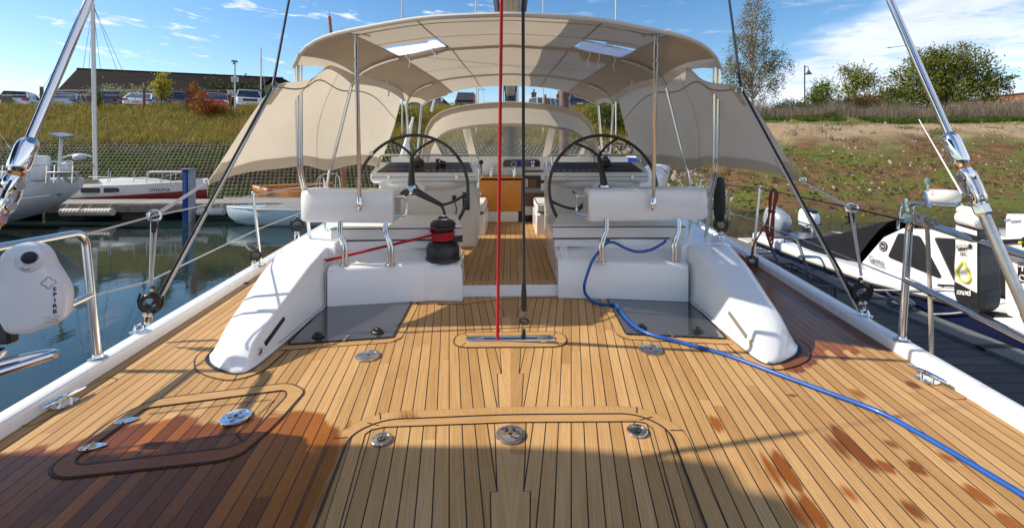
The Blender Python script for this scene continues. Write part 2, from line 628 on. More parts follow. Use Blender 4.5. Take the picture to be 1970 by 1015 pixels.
# ---- wet patches of the teak (stain map on the planks)
ca, sa = math.cos(ALPHA), math.sin(ALPHA)
def pq(x, y):
    s = abs(x)
    return s * ca - y * sa, s * sa + y * ca
def poly_sd(poly, x, y):
    inside = False
    best = 1e9
    n = len(poly)
    j = n - 1
    for i in range(n):
        xi, yi = poly[i]; xj, yj = poly[j]
        if (yi > y) != (yj > y) and x < (xj - xi) * (y - yi) / (yj - yi) + xi:
            inside = not inside
        ddx, ddy = xj - xi, yj - yi
        t = max(0, min(1, ((x - xi) * ddx + (y - yi) * ddy) / (ddx * ddx + ddy * ddy + 1e-12)))
        d = math.hypot(x - xi - t * ddx, y - yi - t * ddy)
        if d < best: best = d
        j = i
    return best if inside else -best
W1 = [G(*p) for p in [(-260, 880), (60, 868), (180, 838), (262, 815), (350, 800), (452, 812), (505, 806), (560, 800), (640, 800), (662, 820), (655, 862), (585, 1040), (560, 1300), (-500, 1300)]]
W1 = [(p.x, p.y) for p in W1]
W1b = [(p.x, p.y) for p in [G(*p) for p in [(492, 860), (497, 820), (525, 790), (548, 800), (530, 830), (515, 860)]]]
W2 = [G(*p) for p in [(1488, 700), (1535, 712), (1575, 700), (1640, 668), (1705, 668), (1610, 600), (1500, 530), (1425, 478), (1386, 455), (1386, 470), (1440, 560), (1500, 640)]]
W2 = [(p.x, p.y) for p in W2]
W3 = [G(*p) for p in [(508, 702), (540, 680), (582, 672), (600, 676), (570, 705), (530, 712)]]
W3 = [(p.x, p.y) for p in W3]
STREAK = []
for px, py, hl, st in [(1388, 814, .085, .85), (1645, 860, .17, 1.25), (1623, 858, .12, .72), (1702, 852, .05, .7), (1704, 897, .055, .95), (1761, 899, .06, .9),
                       (1519, 905, .13, 1.15), (1560, 985, .11, 1.0), (1490, 905, .14, .75), (1535, 985, .12, .78), (1643, 950, .07, .7), (1754, 980, .07, .75), (1868, 950, .07, .95), (1655, 758, .09, .7),
                       (1766, 740, .06, .9), (1546, 700, .06, 1.0), (1523, 760, .02, .8), (1931, 1006, .06, 1.0), (1720, 800, .03, .6), (780, 797, .10, 0), (1595, 1010, .08, .7), (1830, 880, .05, .6)]:
    g = G(px, py)
    p, q = pq(g.x, g.y)
    kk = math.floor(p / PITCH)
    STREAK.append((math.copysign(1, g.x), kk, (kk + .5) * PITCH, q, hl, st))
SPOT = G(783, 799)
prn = {}
def jit(k, sg):
    if (k, sg) not in prn: prn[(k, sg)] = random.Random(k * 31 + sg * 7 + 5).uniform(-1, 1)
    return prn[(k, sg)]
def wetness(x, y):
    p, q = pq(x, y)
    k = math.floor(p / PITCH)
    sg = 1 if x >= 0 else -1
    w = 0.0
    if x < -.5 and y < 2.75:
        j = jit(k, sg)
        off = .045 * j + .03 * noise.noise((x * 9, y * 9, 3))
        w = max(w, .5 + (poly_sd(W1, x + off * sa, y + off * ca)) / .09)
        w = max(w, .5 + (poly_sd(W1b, x, y + off * .4)) / .05)
        if y > 2.4: w = max(w, .1 + min(.65, .35 + poly_sd(W3, x, y + off) / .06))
    if x > 1.2 and y > 2.5:
        j = jit(k, sg)
        sd = poly_sd(W2, x, y + .08 * j)
        dry = noise.noise((x * 5 * ca, (y - x * .13) * 2.2, 1.7 + k * 3.3))
        w = max(w, .5 + sd / .05 - max(0, (dry - .22) * 5 if y > 3.1 else 0))
    if sg > 0:
        for s_, kk, pc, qc, hl, st in STREAK:
            if kk == k and abs(q - qc) < hl * 2 and st > 0:
                e = 1 - (abs(q - qc) / (hl * 1.35)) ** 1.6 - (abs(p - pc) / (PITCH * .5)) ** 2 * .35 + .22 * noise.noise((p * 60, q * 7, kk))
                w = max(w, st * e)
    e = 1 - ((x - SPOT.x) / .13) ** 2 - ((y - SPOT.y) / .05) ** 2
    w = max(w, e)
    return max(0.0, min(1.0, w))
def set_wet(me):
    at = me.attributes.new('wet', 'FLOAT', 'POINT')
    at.data.foreach_set('value', [wetness(v.co.x, v.co.y) for v in me.vertices])

# ---- deck
ys = []
y = 1.0
while y < 9.2:
    ys.append(y); y += .0125 if y < 3.3 else (.03 if y < 4.6 else .15)
grid = [[V((LX(y) + (RX(y) - LX(y)) * i / 380, y, 0)) for i in range(381)] for y in ys]
mb = MB().sheet(grid)
me = mb.mesh('deck', TEAK, 0)
set_wet(me)
deck = part('deck', me, None, yacht)

# ---- margin boards let into the deck (one inlay mesh)
def dens(pts, step=.02, closed=False):
    out = []
    P = [V(p) for p in pts]
    L = len(P)
    for i in range(L if closed else L - 1):
        a, b = P[i], P[(i + 1) % L]
        n = max(1, int((b - a).length / step))
        out += [a.lerp(b, t / n) for t in range(n)]
    if not closed: out.append(P[-1])
    return out
mm = MB()          # 0 along teak, 1 across teak, 2 caulk
def inlay(path, w, closed=False, mi=0, z=.0035, line=.0036, gap_out=None):
    path = dens(path, .025, closed)
    mm.ribbon(path, w + line * 2, z - .0015, closed, 2)
    mm.ribbon(path, w, z, closed, mi)
def seam(path, w=.005, z=.0055, closed=False):
    mm.ribbon(path, w, z, closed, 2)
def arcpath(pts, r, closed=False, n=7):
    return fillet_closed(pts, r, n) if closed else fillet(pts, r, n)
# aft hatch
lz = arcpath([V((-.60, .9, 0)), V((-.735, 2.10, 0)), V((-.615, 2.213, 0)), V((0, 2.238, 0)), V((.62, 2.227, 0)), V((.74, 2.10, 0)), V((.60, .9, 0))], .10)
def offs(path, d):
    m_ = MB(); m_.ribbon(path, 2 * abs(d), 0)
    L = len(path)
    return [V(p) for p in (m_.v[:L] if d > 0 else m_.v[L:])]
inlay(offs(lz, .037), .066)
seam_pts = [(0, 6), (6, 12)]
# border of the lid
lzi = arcpath([V((-.52, 1.0, 0)), V((-.672, 2.11, 0)), V((-.61, 2.158, 0)), V((0, 2.178, 0)), V((.61, 2.165, 0)), V((.676, 2.11, 0)), V((.53, 1.0, 0))], .02)
inlay([V((-.655, 2.165, 0)), V((-.60, 2.186, 0)), V((0, 2.206, 0)), V((.61, 2.195, 0)), V((.665, 2.175, 0))], .056, mi=1, z=.0045)
inlay([V((-.53, 1.0, 0)), V((-.694, 2.11, 0)), V((-.66, 2.17, 0))], .05, z=.004)
inlay([V((.53, 1.0, 0)), V((.694, 2.11, 0)), V((.66, 2.18, 0))], .05, z=.004)
mm.ribbon(dens(lz), .009, .0062, False, 2)
for a, b in [((-.628, 2.216), (-.648, 2.276)), ((.624, 2.231), (.640, 2.290)), ((-.735, 2.08), (-.800, 2.077)), ((.74, 2.09), (.805, 2.087)), ((-.62, 2.165), (-.685, 2.192)), ((.62, 2.172), (.690, 2.198))]:
    seam([V((*a, 0)), V((*b, 0))], .0045, .006)
# port locker lid
lo = [G(*p) for p in [(93, 902), (228, 800), (300, 768), (556, 737), (588, 752), (528, 820), (462, 876), (418, 888), (112, 921)]]
lor = fillet_closed([V(p) for p in lo], [.06, .12, .10, .06, .05, .10, .06, .06, .05], 6)
li = [G(*p) for p in [(143, 884), (280, 786), (548, 751), (552, 762), (470, 850), (440, 862), (150, 896)]]
lir = fillet_closed([V(p) for p in li], [.03, .03, .03, .03, .05, .03, .03], 5)
# ring between both outlines
cen = sum(lir, V()) / len(lir)
inlay(offs(dens(lor, .03, True), .001), .012, True, 0, .003)
def ring_fill(outer, inner, z, mi):
    o = dens(outer, .02, True)
    pts = []
    for p in o:
        best = min(dens(inner, .01, True), key=lambda q: (q - p).length)
        pts.append(best)
    L = len(o)
    vs = [V((p.x, p.y, z)) for p in o] + [V((p.x, p.y, z)) for p in pts]
    mm.add(vs, [(i, (i + 1) % L, L + (i + 1) % L, L + i) for i in range(L)], mi)
ring_fill(lor, lir, .0045, 1)
mm.ribbon(dens(lor, .03, True), .006, .0058, True, 2)
mm.ribbon(dens(lir, .02, True), .006, .0066, True, 2)
lin = [cen + (p - cen) * (1 - .055 / max(.2, (p - cen).length)) for p in lir]
lborder = [G(*p) for p in [(180, 868), (285, 797), (540, 765), (460, 838), (435, 848), (200, 872)]]
bt = [G(*p) for p in [(186, 880), (440, 853)]]
seam([G(168, 868), G(250, 859), G(455, 834)], .005, .004)
seam([G(285, 797), G(520, 769)], .005, .004)
seam([G(455, 834), G(528, 770)], .005, .004)
seam([G(455, 834), G(468, 850)], .005, .0045)
# around the coaming arm tips
WINGM = [(-1.990, 3.06), (-1.987, 2.95), (-1.941, 2.854), (-1.867, 2.759), (-1.79, 2.70), (-1.702, 2.655), (-1.598, 2.622), (-1.54, 2.638), (-1.49, 2.68), (-1.455, 2.76), (-1.452, 2.99)]
for sgn in (-1, 1):
    pts = [V((p[0] * (1 if sgn < 0 else -1), p[1] + (0.0 if sgn < 0 else .03), 0)) for p in WINGM]
    pts = spline(pts, 4)
    inn = [p.lerp(V((-1.66 * (1 if sgn < 0 else -1), 3.0, 0)), .75) for p in pts]
    L = len(pts)
    mm.add([V((p.x, p.y, .0035)) for p in pts] + [V((p.x, p.y, .0035)) for p in inn], [(i, i + 1, L + i + 1, L + i) for i in range(L - 1)], 0)
    mm.ribbon(pts, .006, .005, False, 2)
    for i in (10, 26):
        if i < L: seam([pts[i], inn[i]], .0045, .005)
# margins of the dark hatches
HW = [(-1.487, 3.085), (-.815, 3.185), (-.845, 3.935), (-1.545, 3.82)]
for sgn in (-1, 1):
    f = 1 if sgn < 0 else -1
    path = arcpath([V((-1.50 * f, 3.040, 0)), V((-.785 * f, 3.145, 0)), V((-.815 * f, 3.98, 0))], .07)
    inlay(path, .062)
    seam([V((-.80 * f, 3.12, 0)), V((-.75 * f, 3.20, 0))], .0045, .005)
    seam([V((-.95 * f, 3.085, 0)), V((-.945 * f, 3.15, 0))], .0045, .005)
    seam([V((-1.455 * f, 3.02, 0)), V((-1.455 * f, 2.80, 0))], .005, .005)
inlay([V((-.80, 3.90, 0)), V((-.40, 3.90, 0)), V((0, 4.03, 0)), V((.42, 4.035, 0)), V((.80, 3.98, 0))], .05, mi=1)
# mainsheet slot surround
sl = arcpath([V((-.385, 3.015, 0)), V((.385, 3.005, 0)), V((.385, 3.255, 0)), V((-.385, 3.265, 0))], .12, True)
inlay(offs(dens(sl, .02, True), .001), .01, True, 0, .003)
slin = arcpath([V((-.31, 3.105, 0)), V((.31, 3.100, 0)), V((.31, 3.172, 0)), V((-.31, 3.178, 0))], .035, True)
ring_fill(sl, slin, .004, 1)
mm.ribbon(dens(sl, .02, True), .005, .0052, True, 2)
for a, b in [((-.30, 3.09), (-.33, 3.02)), ((.30, 3.09), (.33, 3.02)), ((-.30, 3.18), (-.33, 3.26)), ((.30, 3.18), (.33, 3.26))]:
    seam([V((*a, 0)), V((*b, 0))], .0045, .0052)
for (x, y) in [(-2.29, 2.44), (2.36, 2.53)]:
    mm.ribbon(arcpath([V((x - .05, y - .22, 0)), V((x + .035, y - .22, 0)), V((x + .06, y + .22, 0)), V((x - .03, y + .24, 0))], .03, True), .004, .003, True, 2)
me = mm.mesh('deck_margin', [TEAKM, TEAKX, CAULK], 0)
set_wet(me)
part('deck_margin', me, None, yacht)

# ---- raised white rails and hull
for sgn, fx in ((-1, LX), (1, RX)):
    mb = MB()
    rings = []
    for y in (1.0, 2.0, 3.0, 4.0, 5.0, 6.0, 7.0, 8.0, 9.2):
        x = fx(y)
        w = sgn * (.098 + .010 * max(0, y - 2))
        b = sgn * .008
        rings.append([V((x, y, -.02)), V((x, y, .055)), V((x + b * .5, y, .067)), V((x + b * 1.6, y, .0725)), V((x + w - b * 1.6, y, .0725)), V((x + w - b * .4, y, .066)), V((x + w, y, .05)), V((x + w, y, -.02))])
    part('toe_rail', mb.loft(rings), RAILW, yacht, smooth=50)
    mb = MB()
    rings = []
    for y in (.8, 2, 3, 4, 5, 6, 7.5, 9.2, 12, 15):
        x = fx(min(y, 7)) + sgn * .05
        if y > 9: x *= {12: .86, 15: .45}.get(int(y), 1)
        rings.append([V((x, y, -.005)), V((x, y, -.4)), V((x * .97, y, -1.0)), V((x * .90, y, -1.6)), V((x * .86, y, -1.6)), V((x * .93, y, -1.0)), V((x * .96, y, -.4)), V((x * .97, y, -.005))])
    part('hull_side', mb.loft(rings), GEL, yacht)
mb = MB()
mb.prism([(-2.1, .9), (2.1, .9), (2.05, .86), (-2.05, .86)], -1.4, -.03)
part('transom', mb, GEL, yacht)
# foredeck / coachroof beyond the cockpit
mb = MB()
rings = []
for y, w, zt in ((7.78, 1.95, 1.08), (8.0, 1.95, 1.12), (8.6, 1.9, 1.14), (9.3, 1.8, 1.12), (11, 1.6, .95), (13.0, 1.2, .6)):
    rings.append([V((-w - .25, y, .0)), V((-w, y, zt - .22)), V((-w + .22, y, zt - .04)), V((0, y, zt)), V((w - .22, y, zt - .04)), V((w, y, zt - .22)), V((w + .25, y, 0))])
part('coachroof', mb.loft(rings), GELW, yacht, smooth=50)

# ---- coaming arms
def arm(f):
    secs = []
    topz = lambda y: max(.018, min(.47, {0: 0}.get(0) + (0.020 + (y - 2.70) * 1.15 if y < 2.81 else .1465 + (y - 2.81) * .325)))
    for y, xi, xo in ((2.700, -1.562, -1.612), (2.722, -1.548, -1.665), (2.76, -1.540, -1.730), (2.80, -1.536, -1.790), (2.85, -1.535, -1.845), (2.92, -1.535, -1.895),
                      (3.05, -1.535, -1.93), (3.3, -1.537, -1.965), (3.6, -1.54, -2.01), (3.9, -1.545, -2.05), (4.25, -1.55, -2.09)):
        z = topz(y)
        s_ = max(.12, min(1.0, (xi - xo) / .33))
        k = min(1.0, z / .14)
        h1 = min(.022, z * .45)
        xa, xb = xi - .020 * k, xo + .075 * s_ * k
        ring = [V((xi + .012 * s_, y, 0)), V((xi + .010 * s_, y, h1 * .8)), V((xi, y, h1)), V((xa, y, max(z - .012 * k, h1 + .002))), V((xa - .005 * s_, y, max(z - .004 * k, h1 + .003))), V((xa - .016 * s_, y, max(z, h1 + .004))),
                V((xb + .085 * s_, y, max(z - .006 * k, h1 + .0035))), V((xb + .025 * s_, y, max(z - .024 * k, h1 + .003))), V((xb - .012 * s_, y, max(z - .070 * k, h1 + .002))), V((xo + .012 * s_, y, h1)), V((xo + .002, y, h1 * .8)), V((xo, y, 0))]
        secs.append([V((p.x * f, p.y + (0 if f > 0 else .025), p.z)) for p in ring])
    return secs
for f in (1, -1):
    a = part('coaming_arm', MB().loft(arm(f)), GEL, yacht, smooth=38)
    foot = [V((x_ * f, y_ + (0 if f > 0 else .025), 0)) for x_, y_ in ((-1.535, 3.80), (-1.527, 2.92), (-1.53, 2.80), (-1.54, 2.722), (-1.585, 2.692), (-1.67, 2.715), (-1.735, 2.752), (-1.795, 2.793), (-1.852, 2.845), (-1.902, 2.915), (-1.938, 3.05), (-1.973, 3.3))]
    bl_ = MB(); bl_.ribbon(spline(foot, 4), .022, .0065); part('bedding_line', bl_, CAULK, a)
    # slim recessed slot and drain button on the inner face
    dy = 0 if f > 0 else .02
    mb = MB()
    def onface(y, z, o=.003): return V(((-1.5365 - .017 * max(0, min(1, (z - .03) / max(.03, .1465 + (y - 2.81) * .325 - .06))) + o) * f, y + dy, z))
    sl_ = [onface(2.905, .085), onface(2.90, .099), onface(3.145, .170), onface(3.158, .163), onface(3.158, .145), onface(2.912, .072)]
    mb.extr([p + V((.003 * f, 0, 0)) for p in sl_], V((-.006 * f, 0, 0)))
    part('slot', mb, BLACK if f > 0 else M('slot_shadow_grey', (.20, .18, .16), .4), a)
    mb = MB()
    mb.lathe([(.024, 0), (.024, .006), (.017, .009), (.010, .007), (.0, .007)], 20, onface(2.845, .068, .001), (f, 0, 0))
    part('drain_button', mb, CHROME, a)

# ---- sealed joints where the mouldings meet
JOINTM = M('sealant_grey', (.34, .34, .35), .5)
for f in (1, -1):
    mb = MB()
    mb.tube([V((-1.528 * f, 3.812, .02)), V((-1.532 * f, 3.815, .30)), V((-1.535 * f, 3.84, .345))], .0035, 6)
    mb.tube([V((-1.527 * f, 3.05, .030)), V((-1.529 * f, 3.80, .030))], .003, 6)
    mb.tube([V((-.80 * f, 3.936, .004)), V((-1.52 * f, 3.812, .004))], .004, 6)
    part('joint', mb, JOINTM, yacht)

# ---- locker blocks under the helm seats
def locker(f):
    # lower wall with ledge
    mb = MB()
    prof = [(0, 0), (0, .29), (.012, .32), (.035, .333), (.13, .337), (.30, .365), (.345, .385), (.355, .468), (1.2, .468), (1.2, 0)]
    ends = [(-1.52, 3.815), (-.80, 3.935)] if f > 0 else [(-1.52, 3.835), (-.66, 3.975), (-.42, 4.005)]
    rings = []
    for x, y in ends + ([(-.62, 3.965)] if f > 0 else []):
        rings.append([V((x * f, y + p[0], p[1])) for p in prof])
    b = part('helm_seat_locker', mb.loft(rings), GEL, yacht, smooth=40, bevel=.006)
    # outboard shoulder beside the seat
    mb = MB()
    mb.loft([[V((x * f, y, z)) for x, y, z in ((-1.50, 3.94, 0), (-1.50, 3.94, .455), (-1.52, 3.96, .475), (-1.95, 4.05, .475), (-2.00, 4.05, .44), (-2.06, 4.05, 0))],
             [V((x * f, y, z)) for x, y, z in ((-1.50, 7.4, 0), (-1.50, 7.4, .60), (-1.52, 7.4, .62), (-2.10, 7.4, .62), (-2.16, 7.4, .58), (-2.22, 7.4, 0))]])
    part('shoulder', mb, GEL, b, bevel=.02, seg=3)
    # locker front panel
    mb = MB()
    y0 = 4.262 if f > 0 else 4.305
    if f > 0:
        mb.box((-1.02, y0 - .003, .428), (.95, .012, .07))
    else:
        mb.box((.93, y0 - .003, .428), (1.02, .012, .07))
    part('locker_lid', mb, GEL, b, bevel=.004)
    return b
lockL = locker(1)
lockR = locker(-1)
# winch plinth projecting aft on the port side
mb = MB()
mb.loft([[V((-.80, 3.945, 0)), V((-.80, 3.945, .275)), V((-.785, 3.955, .30)), V((-.765, 3.98, .312)), V((-.765, 4.28, .318)), V((-.80, 4.28, 0))],
         [V((-.412, 3.935, 0)), V((-.412, 3.935, .275)), V((-.425, 3.945, .30)), V((-.445, 3.97, .312)), V((-.445, 4.28, .318)), V((-.412, 4.28, 0))]])
plinth = part('winch_plinth', mb, GEL, yacht, bevel=.012, seg=3)
# inner cheek of the seat blocks along the cockpit
for f in (1, -1):
    mb = MB()
    xa, xb = (-.445, -.66)
    mb.loft([[V((xa * f, 4.06, .0)), V(((xa - .01) * f, 4.06, .34)), V(((xa - .09) * f, 4.06, .34)), V(((xa - .09) * f, 4.06, 0))],
             [V((xa * f, 4.27, .0)), V(((xa - .02) * f, 4.27, .40)), V(((xa - .09) * f, 4.27, .40)), V(((xa - .09) * f, 4.27, 0))],
             [V(((xa - .02) * f, 4.33, .0)), V(((xa - .04) * f, 4.33, .468)), V(((xa - .11) * f, 4.33, .468)), V(((xa - .11) * f, 4.33, 0))],
             [V(((xb - .02) * f, 5.12, .0)), V(((xb - .04) * f, 5.12, .468)), V(((xb - .14) * f, 5.12, .468)), V(((xb - .14) * f, 5.12, 0))]])
    ck = part('cockpit_cheek', mb, GEL, yacht, bevel=.015, seg=3)
    mb = MB()
    mb.lathe([(.016, 0), (.016, .012), (.008, .016), (0, .016)], 14, (-.432 * f, 4.12, .10), (-f if f > 0 else 1, 0, 0) if False else (f, 0, 0))
    part('snap_knob', mb, CHROME, ck)
    if f > 0:
        mb = MB()
        P0 = [V((-.447, 4.32 + .035 * math.cos(t), .27 + .075 * math.sin(t))) for t in [i * PI / 10 for i in range(20)]]
        mb.tube(P0, .007, 8, True)
        mb.tube([V((-.447, 4.32, .22)), V((-.447, 4.32, .32))], .010, 8)
        part('flush_handle', mb, STEEL, ck)
    else:
        mb = MB()
        mb.tube(fillet([V((.475, 4.28, .17)), V((.425, 4.26, .18)), V((.425, 4.28, .34)), V((.485, 4.30, .35))], .03), .011, 10)
        for zz in (.23, .285):
            mb.lathe([(.022, 0), (.022, .03), (.015, .04), (0, .042)], 14, (.455, 4.22, zz), (-1, -.2, 0))
        part('engine_panel_guard', mb, STEEL, ck)

# seat cushions
for f in (1, -1):
    y0 = 4.255 if f > 0 else 4.285
    xi = -.455 if f > 0 else -.40
    # piped vinyl cushion: body with a slightly crowned top
    mb = MB()
    for (z0, z1, ins) in ((.470, .580, 0),):
        a = [V((xi * f, y0, z0)), V(((xi - .14) * f, y0 + .80, z0)), V((-1.72 * f, y0 + .80, z0)), V((-1.66 * f, y0 - .02, z0))]
        b = [V((p.x, p.y, z1)) for p in a]
        c = [V((p.x * .985, p.y + (.02 if i in (0, 3) else -.02), z1 + .016)) for i, p in enumerate(a)]
        mb.loft([a, b, c])
    cu = part('seat_cushion', mb, VINYL, yacht, bevel=.014, seg=3)
    mb = MB()
    mb.tube([p + V((0, -.001, 0)) for p in dens([b[0], b[3]], .2)], .005, 6)
    mb.tube(dens([b[0], b[1]], .2), .005, 6)
    mb.tube([V((xi * f, y0 + .002, .472)), V((-1.66 * f, y0 - .018, .472))], .007, 6)
    part('piping', mb, PIPING, cu)
    if f < 0:
        mb = MB(); mb.box((.90, y0 - .012, .462), (.075, .006, .032))
        part('fabric_tag', mb, M('tag_grey', (.06, .065, .08), .6), cu)

# floating seat backs on chrome legs
def seatback(f, xi, xo, yb):
    mb = MB()
    rings = []
    zb, zt = .675, .955
    # outline in plan, rounded outboard end; loft through heights
    def plan(ins, dz):
        return fillet_closed([V((xi - ins * .4, yb + ins, dz)), V((xi - ins * .4, yb + .30 - ins, dz)), V((xo + ins, yb + .36 - ins, dz)), V((xo + ins, yb + .02 + ins, dz))], [.03, .03, .14, .14], 8)
    for ins, z in ((.05, zb - .004), (.012, zb), (0, zb + .02), (0, zt - .05), (.006, zt - .02), (.022, zt - .004), (.05, zt)):
        rings.append([V((p.x * f, p.y, p.z + .012 * (p.x - xi) / (xo - xi))) for p in plan(ins, z)])
    mb.loft(rings)
    sb = part('seat_back', mb, GEL, yacht, smooth=45)
    mb = MB()
    for x in (xi - .0,):
        hx = xi + .085
        pts = [V((xi - .01, yb + .06, zt - .055)), V((hx, yb + .07, zt - .055)), V((hx + .012, yb + .09, zt - .09)), V((hx + .012, yb + .09, zb + .09)), V((hx, yb + .07, zb + .055)), V((xi - .01, yb + .06, zb + .05))]
        mb.tube([V((p.x * f, p.y, p.z)) for p in fillet(pts, .03)], .013, 10)
    part('grab_handle', mb, STEEL, sb)
    mb = MB(); mb.box(((xi + .004) * f, yb + .16, (zb + zt) / 2), (.012, .20, .17))
    part('end_panel', mb, M('end_recess', (.42, .41, .39), .4), sb)
    return sb
sbL = seatback(1, -1.015, -1.845, 3.945)
sbR = seatback(-1, -.69, -1.80, 3.985)
def legs(sb, f, xs, yl):
    for x in xs:
        mb = MB()
        for d in (-.016, .016):
            mb.tube(fillet([V(((x + d) * f, yl, .335)), V(((x + d * .8) * f, yl + .005, .50)), V(((x + d * .5 - .05) * f, yl + .02, .60)), V(((x + d * .5 - .055) * f, yl + .06, .70))], .05), .013, 10)
        mb.lathe([(.045, 0), (.045, .006), (.02, .012), (0, .012)], 20, (x * f, yl, .334))
        part('support_leg', mb, STEEL, sb)
legs(sbL, 1, (-1.02, -1.405), 3.90)
legs(sbR, -1, (-.79, -1.43), 3.93)

# ---- the aft dark hatches (tinted glass lids)
for f in (1, -1):
    mb = MB()
    dy = 0 if f > 0 else .01
    mb.prism([(p[0] * f, p[1] + dy) for p in HW], .003, .010)
    ht = part('deck_hatch', mb, DARKGL, yacht, bevel=.002)
    fr = MB()
    P = [V((p[0] * f, p[1] + dy, 0)) for p in HW]
    fr.ribbon(P, .012, .0115, True, 0)
    part('seal', fr, RUBBER, ht)
    for kx, ky in ((-1.335, 3.20), (-.945, 3.265)):
        k = MB()
        q = Matrix.Rotation(R(-25 * f), 3, 'Z')
        k.ball((kx * f, ky + dy, .016), (.052, .034, .012), 18, 8, rot=q)
        k.ball((kx * f, ky + dy, .030), (.034, .018, .016), 14, 8, rot=q)
        part('latch_knob', k, BLACK, ht)
    k = MB()
    k.box((-1.13 * f, 3.17 + dy, .013), (.022, .10, .005))
    part('strut_plate', k, BRUSHED, ht)

# ---- deck fittings
def disc(c, r, n=32):
    mb = MB()
    mb.lathe([(r, 0), (r * 1.0, .006), (r * .93, .009), (r * .80, .009), (r * .78, .005), (r * .40, .0065), (0, .007)], n, c)
    return mb
for c in ((-.579, 2.060, .004), (.586, 2.086, .004)):
    d = part('deck_latch', disc(V(c), .048), STEEL, yacht)
    part('key_socket', MB().lathe([(.020, 0), (.020, .002), (0, .002)], 8, V(c) + V((0, 0, .0075))), BLACK, d)
    r_ = MB(); [r_.box(V(c) + V((.012 * math.cos(a), .012 * math.sin(a), .0095)), (.010, .004, .001), Matrix.Rotation(a, 3, 'Z')) for a in [i * PI / 3 for i in range(6)]]
    part('socket_star', r_, STEEL, d)
c = V((0, 2.077, .0045))
d = part('lift_handle', disc(c, .066), STEEL, yacht)
mb = MB(); mb.prism([(c.x - .026, c.y + .018), (c.x + .026, c.y + .018), (c.x + .018, c.y + .040), (c.x - .018, c.y + .040)], c.z + .006, c.z + .0085)
part('finger_recess', mb, BLACK, d)
mb = MB()
for a in (PI / 2 + .0, PI / 2 + 2.1, PI / 2 - 2.1):
    mb.box(c + V((.022 * math.cos(a), .022 * math.sin(a) - .006, .0085)), (.046, .020, .003), Matrix.Rotation(a, 3, 'Z'))
part('handle_star', mb, CHROME, d)
c = G(454, 805); c.z = .006
d = part('lift_handle', disc(c, .068), CHROME, yacht)
mb = MB(); mb.box(c + V((0, 0, .009)), (.07, .022, .003)); mb.box(c + V((0, 0, .009)), (.014, .085, .003))
part('handle_bar', mb, BRUSHED, d)
for px, py in ((708, 686), (1252, 674)):
    c = G(px, py); c.z = .003
    d = part('filler_cap', disc(c, .078), STEEL, yacht)
    q = Matrix.Rotation(.35, 3, 'Z')
    part('key_slot', MB().box(c + V((0, 0, .0085)), (.085, .024, .002), q).box(c + V((0, 0, .0085)), (.02, .05, .0018), q), BRUSHED, d)
    part('key_hole', MB().lathe([(.009, 0), (.009, .0015), (0, .0015)], 10, c + V((0, 0, .0092))), BLACK, d)
# bright hinges of the port lid
for a, b in (((217, 816), (272, 805)), ((148, 866), (210, 856))):
    P, Q = G(*a), G(*b)
    dirn = (Q - P).normalized(); nrm = V((-dirn.y, dirn.x, 0))
    L = (Q - P).length
    pts = [P, P + dirn * .02 + nrm * .022, P + dirn * (L * .45) + nrm * .026, Q - dirn * .03 + nrm * .018, Q, Q - dirn * .03 - nrm * .018, P + dirn * (L * .45) - nrm * .026, P + dirn * .02 - nrm * .022]
    pts = fillet_closed(pts, .02, 3)
    hg = part('lid_hinge', MB().prism([(p.x, p.y) for p in pts], .005, .009), CHROME, yacht, bevel=.001)
    mid = P.lerp(Q, .42)
    part('hinge_pin', MB().tube([mid + nrm * .026 + V((0, 0, .011)), mid - nrm * .026 + V((0, 0, .011))], .005, 8), BRUSHED, hg)
    sc = MB()
    for t in (.16, .28, .62, .80):
        p = P.lerp(Q, t)
        sc.lathe([(.006, 0), (.005, .0015), (0, .0018)], 10, V((p.x, p.y, .009)))
    part('screw', sc, STEEL, hg)
# pop-up cleats
for a, b in (((110, 785), (139, 770)), ((1768, 724), (1800, 739))):
    P, Q = G(*a), G(*b)
    mid = (P + Q) / 2; dirn = (Q - P).normalized()
    mb = MB()
    mb.tube([mid + dirn * t + V((0, 0, .042 - abs(t) * .04)) for t in (-.105, -.08, -.04, 0, .04, .08, .105)], [.006, .011, .013, .014, .013, .011, .006], 10)
    for t in (-.03, .03):
        mb.tube([mid + dirn * t + V((0, 0, .002)), mid + dirn * t + V((0, 0, .040))], .009, 8)
    cl = part('cleat', mb, CHROME, yacht)
    part('cleat_base', MB().lathe([(.055, 0), (.055, .004), (0, .005)], 24, V((mid.x, mid.y, .003))), STEEL, cl)
# slotted fairlead for the mainsheet
mb = MB()
P = arcpath([V((-.30, 3.110, .006)), V((.30, 3.105, .006)), V((.30, 3.168, .006)), V((-.30, 3.173, .006))], .031, True)
mb.tube(P, .010, 8, True)
slot = part('sheet_slot', mb, STEEL, yacht)
mb = MB().prism([(p.x, p.y) for p in P], .003, .0045)
part('slot_well', mb, BLACK, slot)
mb = MB()
for sx in (-.235, .235):
    mb.box((sx, 3.14, .009), (.10, .045, .006))
part('slot_roller', mb, STEEL, slot)
# small studs and rings on the side deck near the coaming
mb = MB(); mb.box(G(467, 545) + V((0, 0, .006)), (.10, .03, .010)); part('drain_grate', mb, BLACK, yacht)

# ---- cockpit sole
mb = MB()
mb.prism([(-.43, 4.085), (.43, 4.085), (.72, 5.6), (.72, 7.6), (-.72, 7.6), (-.72, 5.6)], .0, .118)
sole = part('cockpit_sole', mb, [TEAKSOLE], yacht)
mb = MB()
mb.prism([(-.44, 4.062), (.44, 4.062), (.44, 4.0835), (-.44, 4.0835)], 0.0, .100)
part('sole_riser', mb, GEL, sole, bevel=.004)
mb = MB().prism([(-.42, 4.083), (.42, 4.083), (.42, 4.135), (-.42, 4.135)], .1185, .1205)
part('sole_edge_board', mb, teak('teak_sole_edge', alpha=0, king=False, plain=True, dirx=True, tone=.9), sole)

